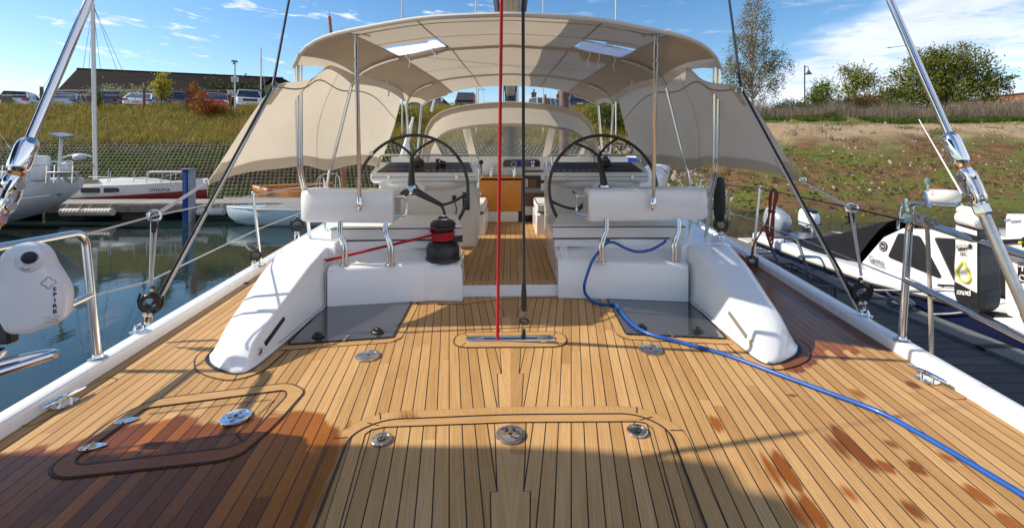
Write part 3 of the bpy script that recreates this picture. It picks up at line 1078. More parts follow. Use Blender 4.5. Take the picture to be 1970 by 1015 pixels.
# ---- cockpit benches
for f in (1, -1):
    mb = MB()
    mb.loft([[V((x * f, 6.42, z)) for x, z in ((-.36, .1), (-.36, .40), (-1.5, .40), (-1.5, .1))], [V((x * f, 7.45, z)) for x, z in ((-.36, .1), (-.36, .40), (-1.5, .40), (-1.5, .1))]])
    bn = part('cockpit_bench', mb, GEL, yacht, bevel=.02, seg=3)
    mb = MB()
    mb.box((-.90 * f, 6.93, .485), (1.05, 1.0, .12))
    cu = part('bench_cushion', mb, VINYL, bn, bevel=.02, seg=3)
    mb = MB()
    mb.tube([V((-.38 * f, 6.425, .548)), V((-1.4 * f, 6.425, .548))], .006, 6)
    mb.tube([V((-.378 * f, 6.43, .548)), V((-.378 * f, 7.4, .548))], .006, 6)
    mb.tube([V((-.38 * f, 6.422, .428)), V((-1.4 * f, 6.422, .428))], .010, 6)
    part('bench_piping', mb, PIPING, bn)

# ---- helm consoles
PANELM = M('panel_black', (.016, .015, .015), .35)
KEYM = M('keypad_grey', (.26, .23, .20), .5)
JOINT = M('joint_grey', (.30, .30, .31), .5)
def console(f, xi, xo, y0):
    mb = MB()
    # pedestal with a swept front
    ring = lambda y, z0, z1, a, b: [V((a * f, y, z0)), V((a * f, y, z1)), V((b * f, y, z1)), V((b * f, y, z0))]
    xm = (xi + xo) / 2
    mb.loft([ring(y0 + .16, .1, .93, xi - .02, xo + .05), ring(y0 + .70, .1, .93, xi - .02, xo + .05)])
    c = part('helm_console', mb, GELW, yacht, bevel=.03, seg=3)
    mb = MB()
    mb.loft([[V((x * f, y, z)) for x in (xi,) for y, z in ((y0, .945), (y0, 1.03), (y0 + .32, 1.155), (y0 + .60, 1.13), (y0 + .60, .92), (y0 + .10, .905))],
             [V((x * f, y, z)) for x in (xo,) for y, z in ((y0, .945), (y0, 1.03), (y0 + .32, 1.155), (y0 + .60, 1.13), (y0 + .60, .92), (y0 + .10, .905))]])
    hd = part('console_head', mb, GEL, c, bevel=.012, seg=3)
    # belly under the head
    mb = MB()
    mb.ball((xm * f, y0 + .20, .90), ((xi - xo) * .42, .16, .09), 24, 10)
    part('console_belly', mb, GEL, c)
    # lid joint
    mb = MB(); mb.box((xm * f, y0 - .0015, .985), (abs(xi - xo) - .03, .004, .005))
    part('lid_joint', mb, RUBBER, c)
    sl = V((0, .32, .125)).normalized()
    up = V((0, -sl.z, sl.y))
    def onp(u, v, o=.003):
        p = V(((xo + (xi - xo) * u) * f, y0, 1.03)) + sl * (v * .343) + up * o
        return p
    mb = MB()
    mb.extr([onp(.05, .08), onp(.95, .08), onp(.90, .93), onp(.12, .93)], up * .006)
    part('instrument_panel', mb, PANELM, c, bevel=.002)
    # ranks of key pads and displays
    mb = MB()
    for u in (.14, .23, .32, .42):
        for v in (.22, .5):
            mb.extr([onp(u, v, .0095), onp(u + .075, v, .0095), onp(u + .075 + .005, v + .22, .0095), onp(u + .006, v + .22, .0095)], up * .004)
    part('display', mb, M('display_glass', (.06, .035, .032), .3, spec=.4), c)
    mb = MB()
    for i in range(7):
        u = .50 + i * .062
        mb = MB()
        mb.extr([onp(u, .14, .0095), onp(u + .04, .14, .0095), onp(u + .04, .23, .0095), onp(u, .23, .0095)], up * .004)
        part('key_pad', mb, KEYM, c)
    for u in (.17, .80):
        mb = MB()
        p = V(((xo + (xi - xo) * u) * f, y0 - .006, .985))
        mb.box(p + V((0, 0, 0)), (.030, .008, .058))
        mb.tube([p + V((-.009, -.006, .026)), p + V((.009, -.006, .026))], .006, 8)
        mb.box(p + V((0, -.006, -.018)), (.020, .006, .022))
        part('lid_latch', mb, STEEL, c)
    mb = MB()
    rail = [V(((xi - .01) * f, y0 + .20, 1.10)), V(((xi - .01) * f, y0 + .22, 1.245)), V(((xo + .03) * f, y0 + .30, 1.245)), V(((xo + .03) * f, y0 + .18, 1.09))]
    mb.tube(fillet(rail, .06), .0125, 10)
    mb.tube([V(((xi - .08) * f, y0 + .23, 1.12)), V(((xi - .08) * f, y0 + .23, 1.245))], .010, 8)
    mb.tube([V((xm * f, y0 + .28, 1.14)), V((xm * f, y0 + .27, 1.245))], .010, 8)
    part('grab_rail', mb, STEEL, c)
    return c, onp
conL, onL = console(1, -.39, -1.665, 5.46)
conR, onR = console(-1, -.44, -1.685, 5.47)
for c, f, cx in ((conL, 1, -1.15), (conR, -1, -1.19)):
    mb = MB()
    mb.lathe([(.085, 0), (.088, .02), (.075, .05), (.06, .075), (.03, .10), (0, .105)], 22, (cx * f, 5.71, 1.115))
    cp = part('compass', mb, BLACK, c)
    part('compass_bowl', MB().ball((cx * f, 5.685, 1.185), .048, 16, 10), DARKGL, cp)
mb = MB()
mb.box((-.90, 5.64, 1.155), (.035, .05, .085)); mb.box((-.84, 5.68, 1.15), (.07, .03, .04)); mb.tube([V((-.90, 5.64, 1.2)), V((-.82, 5.66, 1.16))], .008, 6)
part('joystick', mb, BLACK, conL)
# sockets on the port pedestal
mb = MB(); mb.box((-.545, 5.614, .68), (.085, .014, .22)); mb.box((-.545, 5.605, .70), (.05, .01, .05))
part('control_unit', mb, BLACK, conL, bevel=.006)
mb = MB(); mb.box((-.545, 5.598, .705), (.035, .003, .010)); part('control_label', mb, VINYL, conL)
mb = MB(); mb.box((-.69, 5.61, .72), (.045, .03, .06)); mb.tube(spline([V((-.69, 5.595, .69)), V((-.66, 5.58, .60)), V((-.672, 5.59, .50)), V((-.69, 5.61, .40))], 5), .006, 6)
part('plug_and_cable', mb, BLACK, conL)
mb = MB(); mb.box((.785, 5.632, .785), (.04, .012, .02), Matrix.Rotation(.5, 3, 'Y')); part('ignition_key', mb, M('key_red', (.25, .04, .03), .4), conR)
# throttle
mb = MB()
mb.tube(spline([V((-.395, 5.58, .92)), V((-.35, 5.5, 1.0)), V((-.35, 5.44, 1.10)), V((-.345, 5.4, 1.15))], 5), [.013] * 15 + [.012], 10)
mb.box((-.395, 5.6, .96), (.03, .11, .22))
th = part('throttle_lever', mb, CHROME, conL)
part('throttle_knob', MB().ball((-.345, 5.4, 1.165), (.025, .025, .028), 14, 10), BLACK, th)
mb = MB(); mb.lathe([(.03, 0), (.03, .012), (0, .014)], 16, (-.378, 5.54, .78), (1, -.4, 0)); part('switch_boss', mb, STEEL, conL)
mb = MB(); mb.box((.395, 5.5, .98), (.05, .05, .07)); mb.box((.395, 5.5, .86), (.05, .05, .09)); part('cup_holder', mb, GEL, conR, bevel=.01)

# ---- steering wheels
def wheel(f, cx, yb, tilt, rot):
    """carbon wheel with three forked spokes"""
    w = MB()
    Rw = .622
    n_ = V((0, -math.cos(tilt), math.sin(tilt))).normalized()
    ex = V((1, 0, 0)); ey = n_.cross(ex) * -1
    if ey.z < 0: ey = -ey
    C = V((cx, yb, .862))
    at = lambda r, a, o=0: C + (ex * math.cos(a) + ey * math.sin(a)) * r + n_ * o
    w.tube([at(Rw, 2 * PI * i / 72) for i in range(72)], .0185, 12, True)
    wh = part('steering_wheel', w, CARBON, yacht, smooth=60)
    for k in range(3):
        a = rot + k * 2 * PI / 3
        s_ = MB()
        s_.tube([at(.03, a, .075), at(.15, a, .07), at(.28, a, .045), at(.38, a, .030)], [.046, .036, .028, .023], 10)
        for d in (-.42, .42):
            s_.tube(spline([at(.365, a, .032), at(.41, a + d * .16, .025), at(.50, a + d * .55, .012), at(Rw - .005, a + d, 0)], 4), [.021, .019, .017, .016, .016, .015, .015, .015, .015, .015, .015, .016, .017], 8)
        part('spoke', s_, CARBON, wh, smooth=60)
    hb = MB()
    hb.lathe([(.0, -.06), (.05, -.06), (.062, .0), (.072, .05), (.066, .085), (.058, .092)], 26, C, n_)
    part('hub', hb, CARBON, wh)
    hc = MB()
    hc.lathe([(.060, 0), (.060, .010), (.048, .016), (.044, .012), (.030, .012), (.026, .018), (0, .020)], 26, C + n_ * .090, n_)
    part('hub_cap', hc, CHROME, wh)
    sh = MB(); sh.lathe([(.075, -.22), (.10, -.20), (.10, -.18), (.045, -.17), (.045, -.05)], 22, C, n_)
    part('steering_shaft', sh, GEL, wh)
    return wh
whL = wheel(1, -1.105, 5.19, R(8), R(92))
whR = wheel(-1, 1.065, 5.19, R(8), R(97))
mb = MB(); mb.tube([V((-1.105 - .475, 5.17, 1.258)), V((-1.105 - .452, 5.165, 1.285))], .0215, 10); part('rim_mark', mb, VINYL, whL)

# ---- primary winch on the plinth
wc = V((-.605, 4.10, .325))
w = MB()
w.lathe([(.155, 0), (.155, .018), (.146, .03), (.148, .06), (.146, .12), (.128, .150), (.100, .165), (.084, .172)], 40, wc)
winch = part('winch', w, BLACK, yacht, smooth=40)
w = MB(); w.lathe([(.078, .168), (.074, .19), (.076, .24), (.080, .268)], 36, wc); part('drum', w, M('winch_drum', (.022, .022, .023), .4), winch)
w = MB()
w.lathe([(.082, .262), (.108, .270), (.114, .276), (.104, .288), (.100, .296), (.114, .308), (.116, .318), (.108, .335), (.088, .352), (.066, .358)], 40, wc)
part('self_tailer', w, BLACK, winch)
w = MB()
for i in range(30):
    a = 2 * PI * i / 30
    w.box(wc + V((.107 * math.cos(a), .107 * math.sin(a), .290)), (.010, .004, .012), Matrix.Rotation(a, 3, 'Z'))
part('tailer_ribs', w, M('tailer_grey', (.16, .16, .16), .4, .5), winch)
w = MB(); w.lathe([(.064, .355), (.066, .362), (.060, .368), (.040, .376), (.036, .390), (.022, .394), (.020, .380), (0, .380)], 32, wc); part('winch_cap', w, BLACK, winch)
w = MB(); w.torus(wc + V((0, 0, .365)), .062, .006, n=36, m=8); w.torus(wc + V((0, 0, .392)), .026, .005, n=24, m=8); part('cap_ring', w, CHROME, winch)
w = MB(); w.loft([[wc + V(p) for p in ((.07, -.02, .165), (.07, .03, .165), (.07, .03, .20), (.07, -.02, .20))], [wc + V(p) for p in ((.175, -.03, .16), (.175, .02, .16), (.175, .02, .215), (.175, -.03, .225))]])
part('stripper_arm', w, BLACK, winch)

# ---- companionway bulkhead and what is in it
Yb = 7.62
def at_b(px, py, Y=Yb): return A(px, py, Y)
mb = MB()
a = at_b(700, 306); b_ = at_b(1262, 306)
mb.box((0, 7.72, .66), (4.0, .06, 1.14 - .06))
# front of the bulkhead is pierced by the companionway: frame pieces stand proud
bulk = part('bulkhead', mb, GELW, yacht)
def panel(name, x0, y0, x1, y1, mat, Y, th=.03, parent=bulk, bevel=.004):
    p, q = A(x0, y0, Y), A(x1, y1, Y)
    mb = MB(); mb.box(((p.x + q.x) / 2, Y + th / 2, (p.z + q.z) / 2), (abs(q.x - p.x), th, abs(q.z - p.z)))
    return part(name, mb, mat, parent, bevel=bevel)
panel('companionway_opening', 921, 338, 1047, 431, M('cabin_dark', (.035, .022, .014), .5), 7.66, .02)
panel('washboard', 922, 347, 1003, 406, CHERRY, 7.60, .035)
panel('washboard_rail', 920, 339, 1008, 343, CHERRY, 7.58, .05)
panel('step_riser', 933, 407, 997, 431, GELW, 7.60, .05)
panel('cabin_joinery', 1004, 370, 1047, 396, DARKWOOD, 7.64, .02)
panel('cabin_joinery', 1018, 345, 1032, 362, DARKWOOD, 7.64, .02)
panel('cabin_fridge_front', 1006, 362, 1047, 371, M('cabin_grey', (.22, .22, .21), .3), 7.635, .02)
panel('cabin_light_panel', 1009, 344, 1016, 360, M('cabin_cream', (.45, .38, .25), .5), 7.635, .02)
panel('step_tread', 1010, 397, 1027, 414, GELW, 7.62, .04)
panel('sliding_hatch_slot', 1004, 328, 1051, 331, BLACK, 7.64, .03)
mb = MB()
for dx_, Y_, zz in ((0, 7.56, 0), (.02, 7.66, .055)):
    p, q = A(944, 339, Y_), A(988, 339, Y_)
    mb.tube(fillet([V((p.x + dx_, Y_, p.z - .01)), V((p.x + dx_, Y_, p.z + .115 + zz)), V((q.x + dx_, Y_, p.z + .115 + zz)), V((q.x + dx_, Y_, p.z - .01))], .06), .014, 10)
part('hatch_handle', mb, STEEL, bulk)
p, q = A(968, 321, 7.60), A(1039, 307, 7.60)
mb = MB()
mb.extr([V((p.x, 7.66, p.z)), V((q.x, 7.66, p.z)), V((q.x, 7.66, q.z - .03)), V((q.x - .04, 7.66, q.z)), V((p.x + .05, 7.66, q.z)), V((p.x, 7.66, q.z - .03))], V((0, -.06, 0)))
disp = part('instrument_display', mb, M('display_black', (.006, .006, .008), .12, spec=.6), bulk, bevel=.004)
def glow(name, col, s=1.0):
    m, nt, out = nt_new(name)
    e = nt.nodes.new('ShaderNodeEmission'); e.inputs[0].default_value = c4(col); e.inputs[1].default_value = s
    nt.links.new(e.outputs[0], out.inputs[0]); return m
SCR_B, SCR_R, SCR_W = glow('screen_blue', (.06, .08, .55), .7), glow('screen_red', (.6, .03, .04), .6), glow('screen_white', (.55, .58, .62), .8)
lettering('4.0', A(1025, 312, 7.597), (1, 0, 0), (0, 0, 1), .055, SCR_W, disp, 'reading')
lettering('86', A(1025, 318.4, 7.597), (1, 0, 0), (0, 0, 1), .055, SCR_W, disp, 'reading')
lettering('220', A(1013, 312, 7.597), (1, 0, 0), (0, 0, 1), .055, SCR_B, disp, 'reading')
lettering('7.5', A(1015, 318.4, 7.597), (1, 0, 0), (0, 0, 1), .055, SCR_R, disp, 'reading')
mb = MB(); mb.torus(A(988, 316, 7.598), .042, .0035, (0, 1, 0), 28, 6)
part('dial', mb, glow('dial_grey', (.22, .25, .32), .7), disp)
mb = MB(); mb.box(A(999, 315, 7.599), (.05, .004, .09)); part('screen_tile', mb, glow('tile_blue', (.01, .015, .12), .8), disp)
mb = MB(); p = A(958, 304, 7.75); mb.tube([p + V((0, 0, -.12)), p], .018, 8); part('bolt_lug', mb, STEEL, bulk)

# ---- mast, boom with stack-pack
mb = MB()
mb.tube([V((.0, 10.0, .9)), V((0, 10.0, 24.0))], .125, 18)
mast = part('mast', mb, M('mast_black', (.02, .02, .021), .35, .2), yacht)
mb = MB()
for dx_ in (-.15, -.11, .10, .14, .17):
    mb.tube([V((dx_, 9.86, 1.05)), V((dx_ * .7, 9.9, 20))], .009, 5)
part('halyard', mb, M('halyard_grey', (.05, .05, .05), .8), mast)
mb = MB()
bp = fillet_closed([V((-.085, 0, 2.50)), V((.085, 0, 2.50)), V((.10, 0, 2.62)), V((.085, 0, 2.76)), V((-.085, 0, 2.76)), V((-.10, 0, 2.62))], .03, 3)
mb.loft([[V((p.x, 2.68, p.z + .02)) for p in bp], [V((p.x, 9.85, p.z - .02)) for p in bp]])
mb.box((0, 6.0, 2.497), (.028, 7.2, .010))
boom = part('boom', mb, M('boom_grey', (.36, .35, .33), .4, .5, var=.06), yacht)
mb = MB()
rings = []
for y, s_ in ((3.0, .35), (3.4, .6), (4.5, .85), (6.5, 1.0), (9.0, 1.15), (9.8, 1.2)):
    rings.append([V((x * (.8 + .2 * s_), y, 2.74 + z * s_)) for x, z in ((-.125, -.14), (-.16, .10), (-.20, .30), (-.13, .50), (0, .60), (.13, .50), (.20, .30), (.16, .10), (.125, -.14))])
part('sail_cover', mb.loft(rings), M('sail_cover_navy', (.012, .016, .035), .7), boom, smooth=60)

# ---- stern rails (pushpits)
def tubes(name, paths, r=.019, mat=STEEL, parent=yacht, n=12, base=()):
    mb = MB()
    for p in paths: mb.tube(p, r, n)
    o = part(name, mb, mat, parent, smooth=60)
    for b in base:
        m2 = MB(); m2.lathe([(.046, 0), (.046, .006), (.030, .012), (.026, .03), (r, .032)], 22, b)
        part('base_flange', m2, STEEL, o)
    return o
bl = G(188, 690, .073)
tl = A(163, 446, bl.y)
e0 = V((-2.36, 1.75, .855))
def ln(a, b, t): return a + (b - a) * t
push = tubes('stern_rail', [fillet([bl, tl, ln(tl, e0, 1.8)], .085), [ln(bl, tl, .50), ln(ln(bl, tl, .50), V((e0.x, 1.75, .40)), 1.8)], [V((-2.16, 1.70, .43)), V((-2.17, 1.98, .43)), V((-2.20, 2.03, .43))],
                            fillet([V((-2.22, 1.75, .79)), V((-2.26, 2.10, .785))], .03)], .0215, base=(bl,))
# lower loop at the left edge of the picture
mb = MB()
mb.tube(fillet([V((-2.30, 1.70, .415)), V((-2.055, 2.04, .415)), V((-1.98, 2.06, .415)), V((-2.12, 1.70, .415))], .05), .018, 10)
part('step_bracket', mb, STEEL, push)
br = G(1735, 655, .073)
tr_ = A(1750, 421, br.y)
e1 = V((2.30, 1.70, .80))
pr = tubes('stern_rail', [fillet([br, tr_, ln(tr_, e1, 1.65)], .085), [ln(br, tr_, .50), ln(ln(br, tr_, .50), V((2.34, 1.70, .40)), 1.65)]], .0215, base=(br,))

# ---- stanchions
def stanchion(base, top, r=.0155):
    o = tubes('stanchion', [[base, ln(base, top, .03), ln(base, top, .97), top]], r, base=(base,))
    mb = MB(); mb.ball(top, (r * 1.25, r * 1.25, r * 1.6), 12, 8); part('stanchion_cap', mb, STEEL, o)
    return o
s1b, s1t = G(502, 511, .073), A(487, 372, G(502, 511, .073).y)
stanchion(s1b, s1t)
s2b = G(1449, 497, .073); s2t = A(1462, 359, s2b.y)
stanchion(s2b, s2t)
s3b = V((LX(7.6) - .05, 7.6, .073)); stanchion(s3b, s3b + V((-.02, 0, .72)))
s4b = V((RX(7.6) + .05, 7.6, .073)); stanchion(s4b, s4b + V((.02, 0, .72)))

# ---- twin backstays with their turnbuckles
def backstay(pts, rr, fork_at, name='backstay'):
    mb = MB(); mb.tube(pts, rr, 14)
    return part(name, mb, BRUSHED, yacht, smooth=60)
def stay(top, bot, r_up, r_low, t0, t1, f):
    """top/bot: points on the axis; t0..t1 the stretch taken by the turnbuckle"""
    ax = (bot - top).normalized()
    L = (bot - top).length
    P = lambda t, o=V(): top + (bot - top) * t + o
    o = part('backstay', MB().tube([P(0), P(t0 * .80), P(t0 * .81), P(t0)], [.0035, .0035, r_up, r_up], 16), STEEL, yacht, smooth=60)
    side = ax.cross(V((0, 1, 0))).normalized()
    fwd = ax.cross(side).normalized()
    s = t1 - t0
    m1 = MB()
    prof = [(r_up * .9, 0), (r_up * 1.3, .015), (r_up * 1.95, .06), (r_up * 2.1, .11), (r_up * 2.1, .34), (r_up * 1.9, .37), (r_up * 1.55, .385), (r_up * 1.35, .40)]
    m1.lathe([(r, z * s * L) for r, z in prof], 24, P(t0), ax)
    part('swage_stud', m1, CHROME, o, smooth=40)
    m1 = MB()
    m1.lathe([(r_up * 1.3, 0), (r_up * 1.55, .01), (r_up * 1.55, .02), (r_up * 1.2, .03)], 18, P(t0 + s * .385), ax)
    part('lock_ring', m1, M('bronze', (.45, .22, .08), .3, 1.0), o)
    m2 = MB()
    for d in (-1, 1):
        a = P(t0 + s * .46) + side * d * r_up * 1.25
        b = P(t0 + s * .86) + side * d * r_up * 1.25
        rings = []
        for t, k in ((0, .5), (.12, .95), (.5, 1.1), (.88, .95), (1, .5)):
            c_ = a.lerp(b, t)
            rings.append([c_ + side * d * x * r_up + fwd * y_ * r_up * k for x, y_ in ((-.45, -1.6), (.25, -1.6), (.45, -1.1), (.45, 1.1), (.25, 1.6), (-.45, 1.6))])
        m2.loft(rings)
    m2.lathe([(r_up * 1.3, 0), (r_up * 1.75, .02), (r_up * 1.75, .045), (r_up * 1.2, .06)], 18, P(t0 + s * .42), ax)
    part('fork', m2, CHROME, o, smooth=40)
    m3 = MB()
    for tt in (.55, .78):
        c_ = P(t0 + s * tt)
        m3.tube([c_ - side * r_up * 2.0, c_ + side * r_up * 2.0], r_up * .75, 14)
        m3.tube([c_ - side * r_up * 2.25, c_ - side * r_up * 2.0], r_up * 1.05, 14)
        m3.tube([c_ + side * r_up * 2.0, c_ + side * r_up * 2.25], r_up * 1.05, 14)
    m3.box(P(t0 + s * .67), (r_up * 1.3, r_up * 1.3, .10), ax.to_track_quat('Z', 'Y').to_matrix())
    part('clevis_pin', m3, STEEL, o, smooth=40)
    m4 = MB()
    m4.lathe([(r_low * 1.0, 0), (r_low * 1.5, .004), (r_low * 1.55, .035), (r_low * 1.15, .045), (r_low, .05)], 6, P(t0 + s * .86), ax)
    m4.tube([P(t0 + s * .84), P(t1 + .0)], r_low, 14)
    part('threaded_end', m4, CHROME, o, smooth=25)
    m5 = MB(); m5.tube([P(t1 - .004), P(1)], r_low * 1.0, 16)
    m5.tube([P(t1 + (1 - t1) * .52), P(t1 + (1 - t1) * .56)], r_low * 1.12, 16)
    m5.tube([P(t1 + (1 - t1) * .56), P(1.0)], r_low * 1.10, 16)
    part('lower_strut', m5, BRUSHED, o, smooth=50)
    return o
def axis_pt(px, py, Y): return A(px, py, Y)
# port
t_ = axis_pt(178, -10, 2.06); b_ = axis_pt(-35, 430, 1.70)
stay(t_ + (t_ - b_) * 4.0, b_ + (b_ - t_) * .25, .0190, .020, .0, .0, 1) if False else None
def stay2(pa, pb, f0, f1, ru, rl, up, down):
    d = pb - pa
    top = pa - d * up; bot = pb + d * down
    tot = 1 + up + down
    return stay(top, bot, ru, rl, (up + f0) / tot, (up + f1) / tot, 1)
stay2(axis_pt(172, 0, 2.02), axis_pt(-8, 425, 1.74), .66, 1.02, .0165, .019, 5.0, .3)
stay2(axis_pt(1712, 0, 2.10), axis_pt(1975, 600, 1.70), .475, .735, .0150, .0195, 4.0, .25)
# =================================================================== CANVAS, ROPES AND LOOSE GEAR ON BOARD
from mathutils.bvhtree import BVHTree
# ---- bimini
def bow(pts, Yc, Yk):
    """half arch from surveyed points, corner first"""
    out = []
    W = None
    for px, py in pts:
        Yv = Yk
        for _ in range(25):
            p = A(px, py, Yv)
            if W is None: W = abs(p.x)
            if px == pts[0][0]: W = abs(p.x)
            t = min(1, abs(p.x) / W)
            Yv = Yc + (Yk - Yc) * t ** 1.5
        out.append((abs(p.x) if px < 970 else 0.0, Yv if px < 970 else Yc, p.z))
    # resample by length to 17 points
    P = spline([V(p) for p in out], 8)
    L = [0]
    for i in range(1, len(P)): L.append(L[-1] + (P[i] - P[i - 1]).length)
    res = []
    for k in range(17):
        s_ = L[-1] * k / 16
        i = max(1, next((j for j in range(len(L)) if L[j] >= s_ - 1e-9), len(L) - 1))
        t = (s_ - L[i - 1]) / max(1e-9, L[i] - L[i - 1])
        res.append(P[i - 1].lerp(P[i], t))
    return [V((-p.x, p.y, p.z)) for p in res]
B1 = bow([(565, 130), (575, 108), (600, 84), (640, 67), (700, 54), (800, 37), (880, 31), (975, 28)], 2.87, 3.85)
B2 = bow([(676, 162), (689, 141), (720, 122), (771, 106), (850, 94), (979, 86)], 4.05, 4.60)
B3 = bow([(782, 199), (790, 180), (812, 165), (850, 153), (910, 145), (979, 141)], 5.76, 6.0)
B4 = bow([(811, 203), (822, 193), (846, 184), (892, 172), (930, 167), (979, 165)], 6.65, 6.80)
bows = [B1, B2, B3, B4]
def half2full(b): return b + [V((-p.x, p.y, p.z)) for p in reversed(b[:-1])]
bows = [half2full(b) for b in bows]
NT = 16
rows = []
for s_ in range(3):
    for k in range(NT):
        t = k / NT
        def cr(j):
            a, b, c, d = bows[max(s_ - 1, 0)][j], bows[s_][j], bows[s_ + 1][j], bows[min(s_ + 2, 3)][j]
            q = .5 * ((2 * b) + (c - a) * t + (2 * a - 5 * b + 4 * c - d) * t * t + (3 * b - a - 3 * c + d) * t ** 3)
            return b.lerp(c, t) * .6 + q * .4
        row = [cr(j) for j in range(33)]
        dip = math.sin(PI * t) * (.045 if s_ < 2 else .03)
        sag = math.sin(PI * t) * .018
        # scalloped lower edges: slide the outermost points up along the arch, slight sag of cloth between bows
        new = []
        n_ = len(row)
        for j in range(n_):
            f = j / (n_ - 1) * 2 - 1
            f2 = f * (1 - dip * abs(f) ** 3)
            x = (f2 + 1) / 2 * (n_ - 1)
            i = min(int(x), n_ - 2)
            p = row[i].lerp(row[i + 1], x - i)
            new.append(p - V((0, 0, sag * (1 - abs(f) ** 2))))
        rows.append(new)
rows.append(bows[3])
full = MB().sheet(rows)
bvh = BVHTree.FromPolygons([V(v) for v in full.v], full.f)
def on_canopy(px, py, lower=.0):
    d = A(px, py, 5) - V((0, 0, CAMZ))
    d.normalize()
    hit = bvh.ray_cast(V((0, 0, CAMZ)), d)
    if hit[0] is None:
        print('MISS', px, py)
        return A(px, py, 4.2)
    return hit[0] - d * lower
WINDOWS = [[(746, 92), (836, 75), (859, 90), (772, 109)], [(1124, 74), (1216, 95), (1206, 111), (1113, 92)]]
wq = [[on_canopy(*p) for p in q] for q in WINDOWS]
def in_quad(q, p):
    return poly_sd([(v.x, v.y) for v in q], p.x, p.y) > -.004
holes = MB()
holes.v = full.v
for f in full.f:
    c = sum((V(full.v[i]) for i in f), V()) / len(f)
    if any(in_quad(q, c) for q in wq): continue
    holes.f.append(f); holes.m.append(0)
bim = thing('bimini', 'large beige canvas bimini awning on chrome hoops over the helm', 'bimini', (0, 4.8, 0))
can = part('canopy', holes, CANVAS, bim, smooth=180)
# piped aft edge
mb = MB()
mb.tube(bows[0], .017, 8)
part('aft_hem', mb, M('hem_light', (.58, .54, .47), .8), can)
# pockets along the hoops, seams
def under(path, w, o=.012):
    mb = MB()
    L = len(path)
    l, r = [], []
    for i in range(L):
        t = (path[min(i + 1, L - 1)] - path[max(i - 1, 0)]).normalized()
        s_ = V((0, 1, 0)); s_ = (s_ - t * s_.dot(t)).normalized()
        nrm = t.cross(s_); nrm = nrm if nrm.z < 0 else -nrm
        l.append(path[i] - s_ * w / 2 + nrm * o); r.append(path[i] + s_ * w / 2 + nrm * o)
    return mb.sheet([l, r])
for b, w in ((bows[1], .11), (bows[2], .13)):
    part('hoop_pocket', under(b[3:-3], w), CANVASD, can, smooth=180)
part('hoop_pocket', under([p.lerp(q, .12) for p, q in zip(bows[0], bows[1])][2:-2], .02, .006), CANVASG, can, smooth=180)
def long_seam(j, w=.012, n0=0, n1=None):
    P = [rows[i][j] for i in range(n0, n1 or len(rows))]
    mb = MB()
    l = [p + V((-w / 2, 0, -.006)) for p in P]; r = [p + V((w / 2, 0, -.006)) for p in P]
    return mb.sheet([l, r])
for j in (11, 21):
    part('canopy_seam', long_seam(j), CANVASG, can, smooth=180)
for j in (6, 26):
    part('canopy_seam', long_seam(j, .02), CANVASG, can, smooth=180)
for t in (8, 25):
    part('canopy_seam', under(rows[t][4:-4], .012, .006), CANVASG, can, smooth=180)
# side panels of the canopy: darker pocket cloth, facing-away shade put into its colour
for rng in (range(1, 7), range(26, 32)):
    mb = MB().sheet([[rows[i][j] + V((.006 if j > 16 else -.006, 0, 0)) * -1 + V((0, 0, -.006)) for j in rng] for i in range(len(rows))])
    part('side_panel', mb, CANVASD, can, smooth=180)
VWIN = M('window_vinyl', (.86, .86, .92), .2, trans=.8)
for q in wq:
    c = sum(q, V()) / 4
    mb = MB().poly([c + (p - c) * 1.06 + V((0, 0, -.012)) for p in q])
    part('window', mb, VWIN, can)
# rolled flaps under the windows
a, b = on_canopy(767, 112, .06), on_canopy(859, 90, .06)
mb = MB(); mb.tube(spline([a, a.lerp(b, .3) + V((0, 0, -.012)), a.lerp(b, .7) + V((0, 0, -.012)), b], 5), [.018] + [.035] * 14 + [.022], 12)
part('rolled_flap', mb, CANVASD, can)
mb = MB()
for t in (.25, .78):
    p = a.lerp(b, t)
    mb.torus(p, .045, .006, (b - a), 20, 6)
    mb.tube(spline([p + V((0, -.03, -.03)), p + V((.01, -.05, -.09)), p + V((-.005, -.05, -.13))], 4), .004, 5)
part('flap_tie', mb, VINYL, can)
a, b, c_, d = on_canopy(1112, 93, .02), on_canopy(1205, 112, .02), on_canopy(1195, 128, .10), on_canopy(1117, 113, .10)
mb = MB()
g = []
for i in range(7):
    g.append([a.lerp(b, j / 10).lerp(d.lerp(c_, j / 10), i / 6) + V((0, -.02 * math.sin(j * 1.3) * i / 6, -.02 * abs(math.sin(j * 1.9)) * i / 6)) for j in range(11)])
part('hanging_flap', mb.sheet(g), CANVASD, can, smooth=180)
mb = MB()
for t in (.2, .4, .72):
    p = a.lerp(b, t)
    mb.tube(spline([p, p + V((.01, -.03, -.05)), p + V((-.01, -.03, -.10)), p + V((.005, -.02, -.15))], 4), .004, 5)
part('flap_tie', mb, VINYL, can)
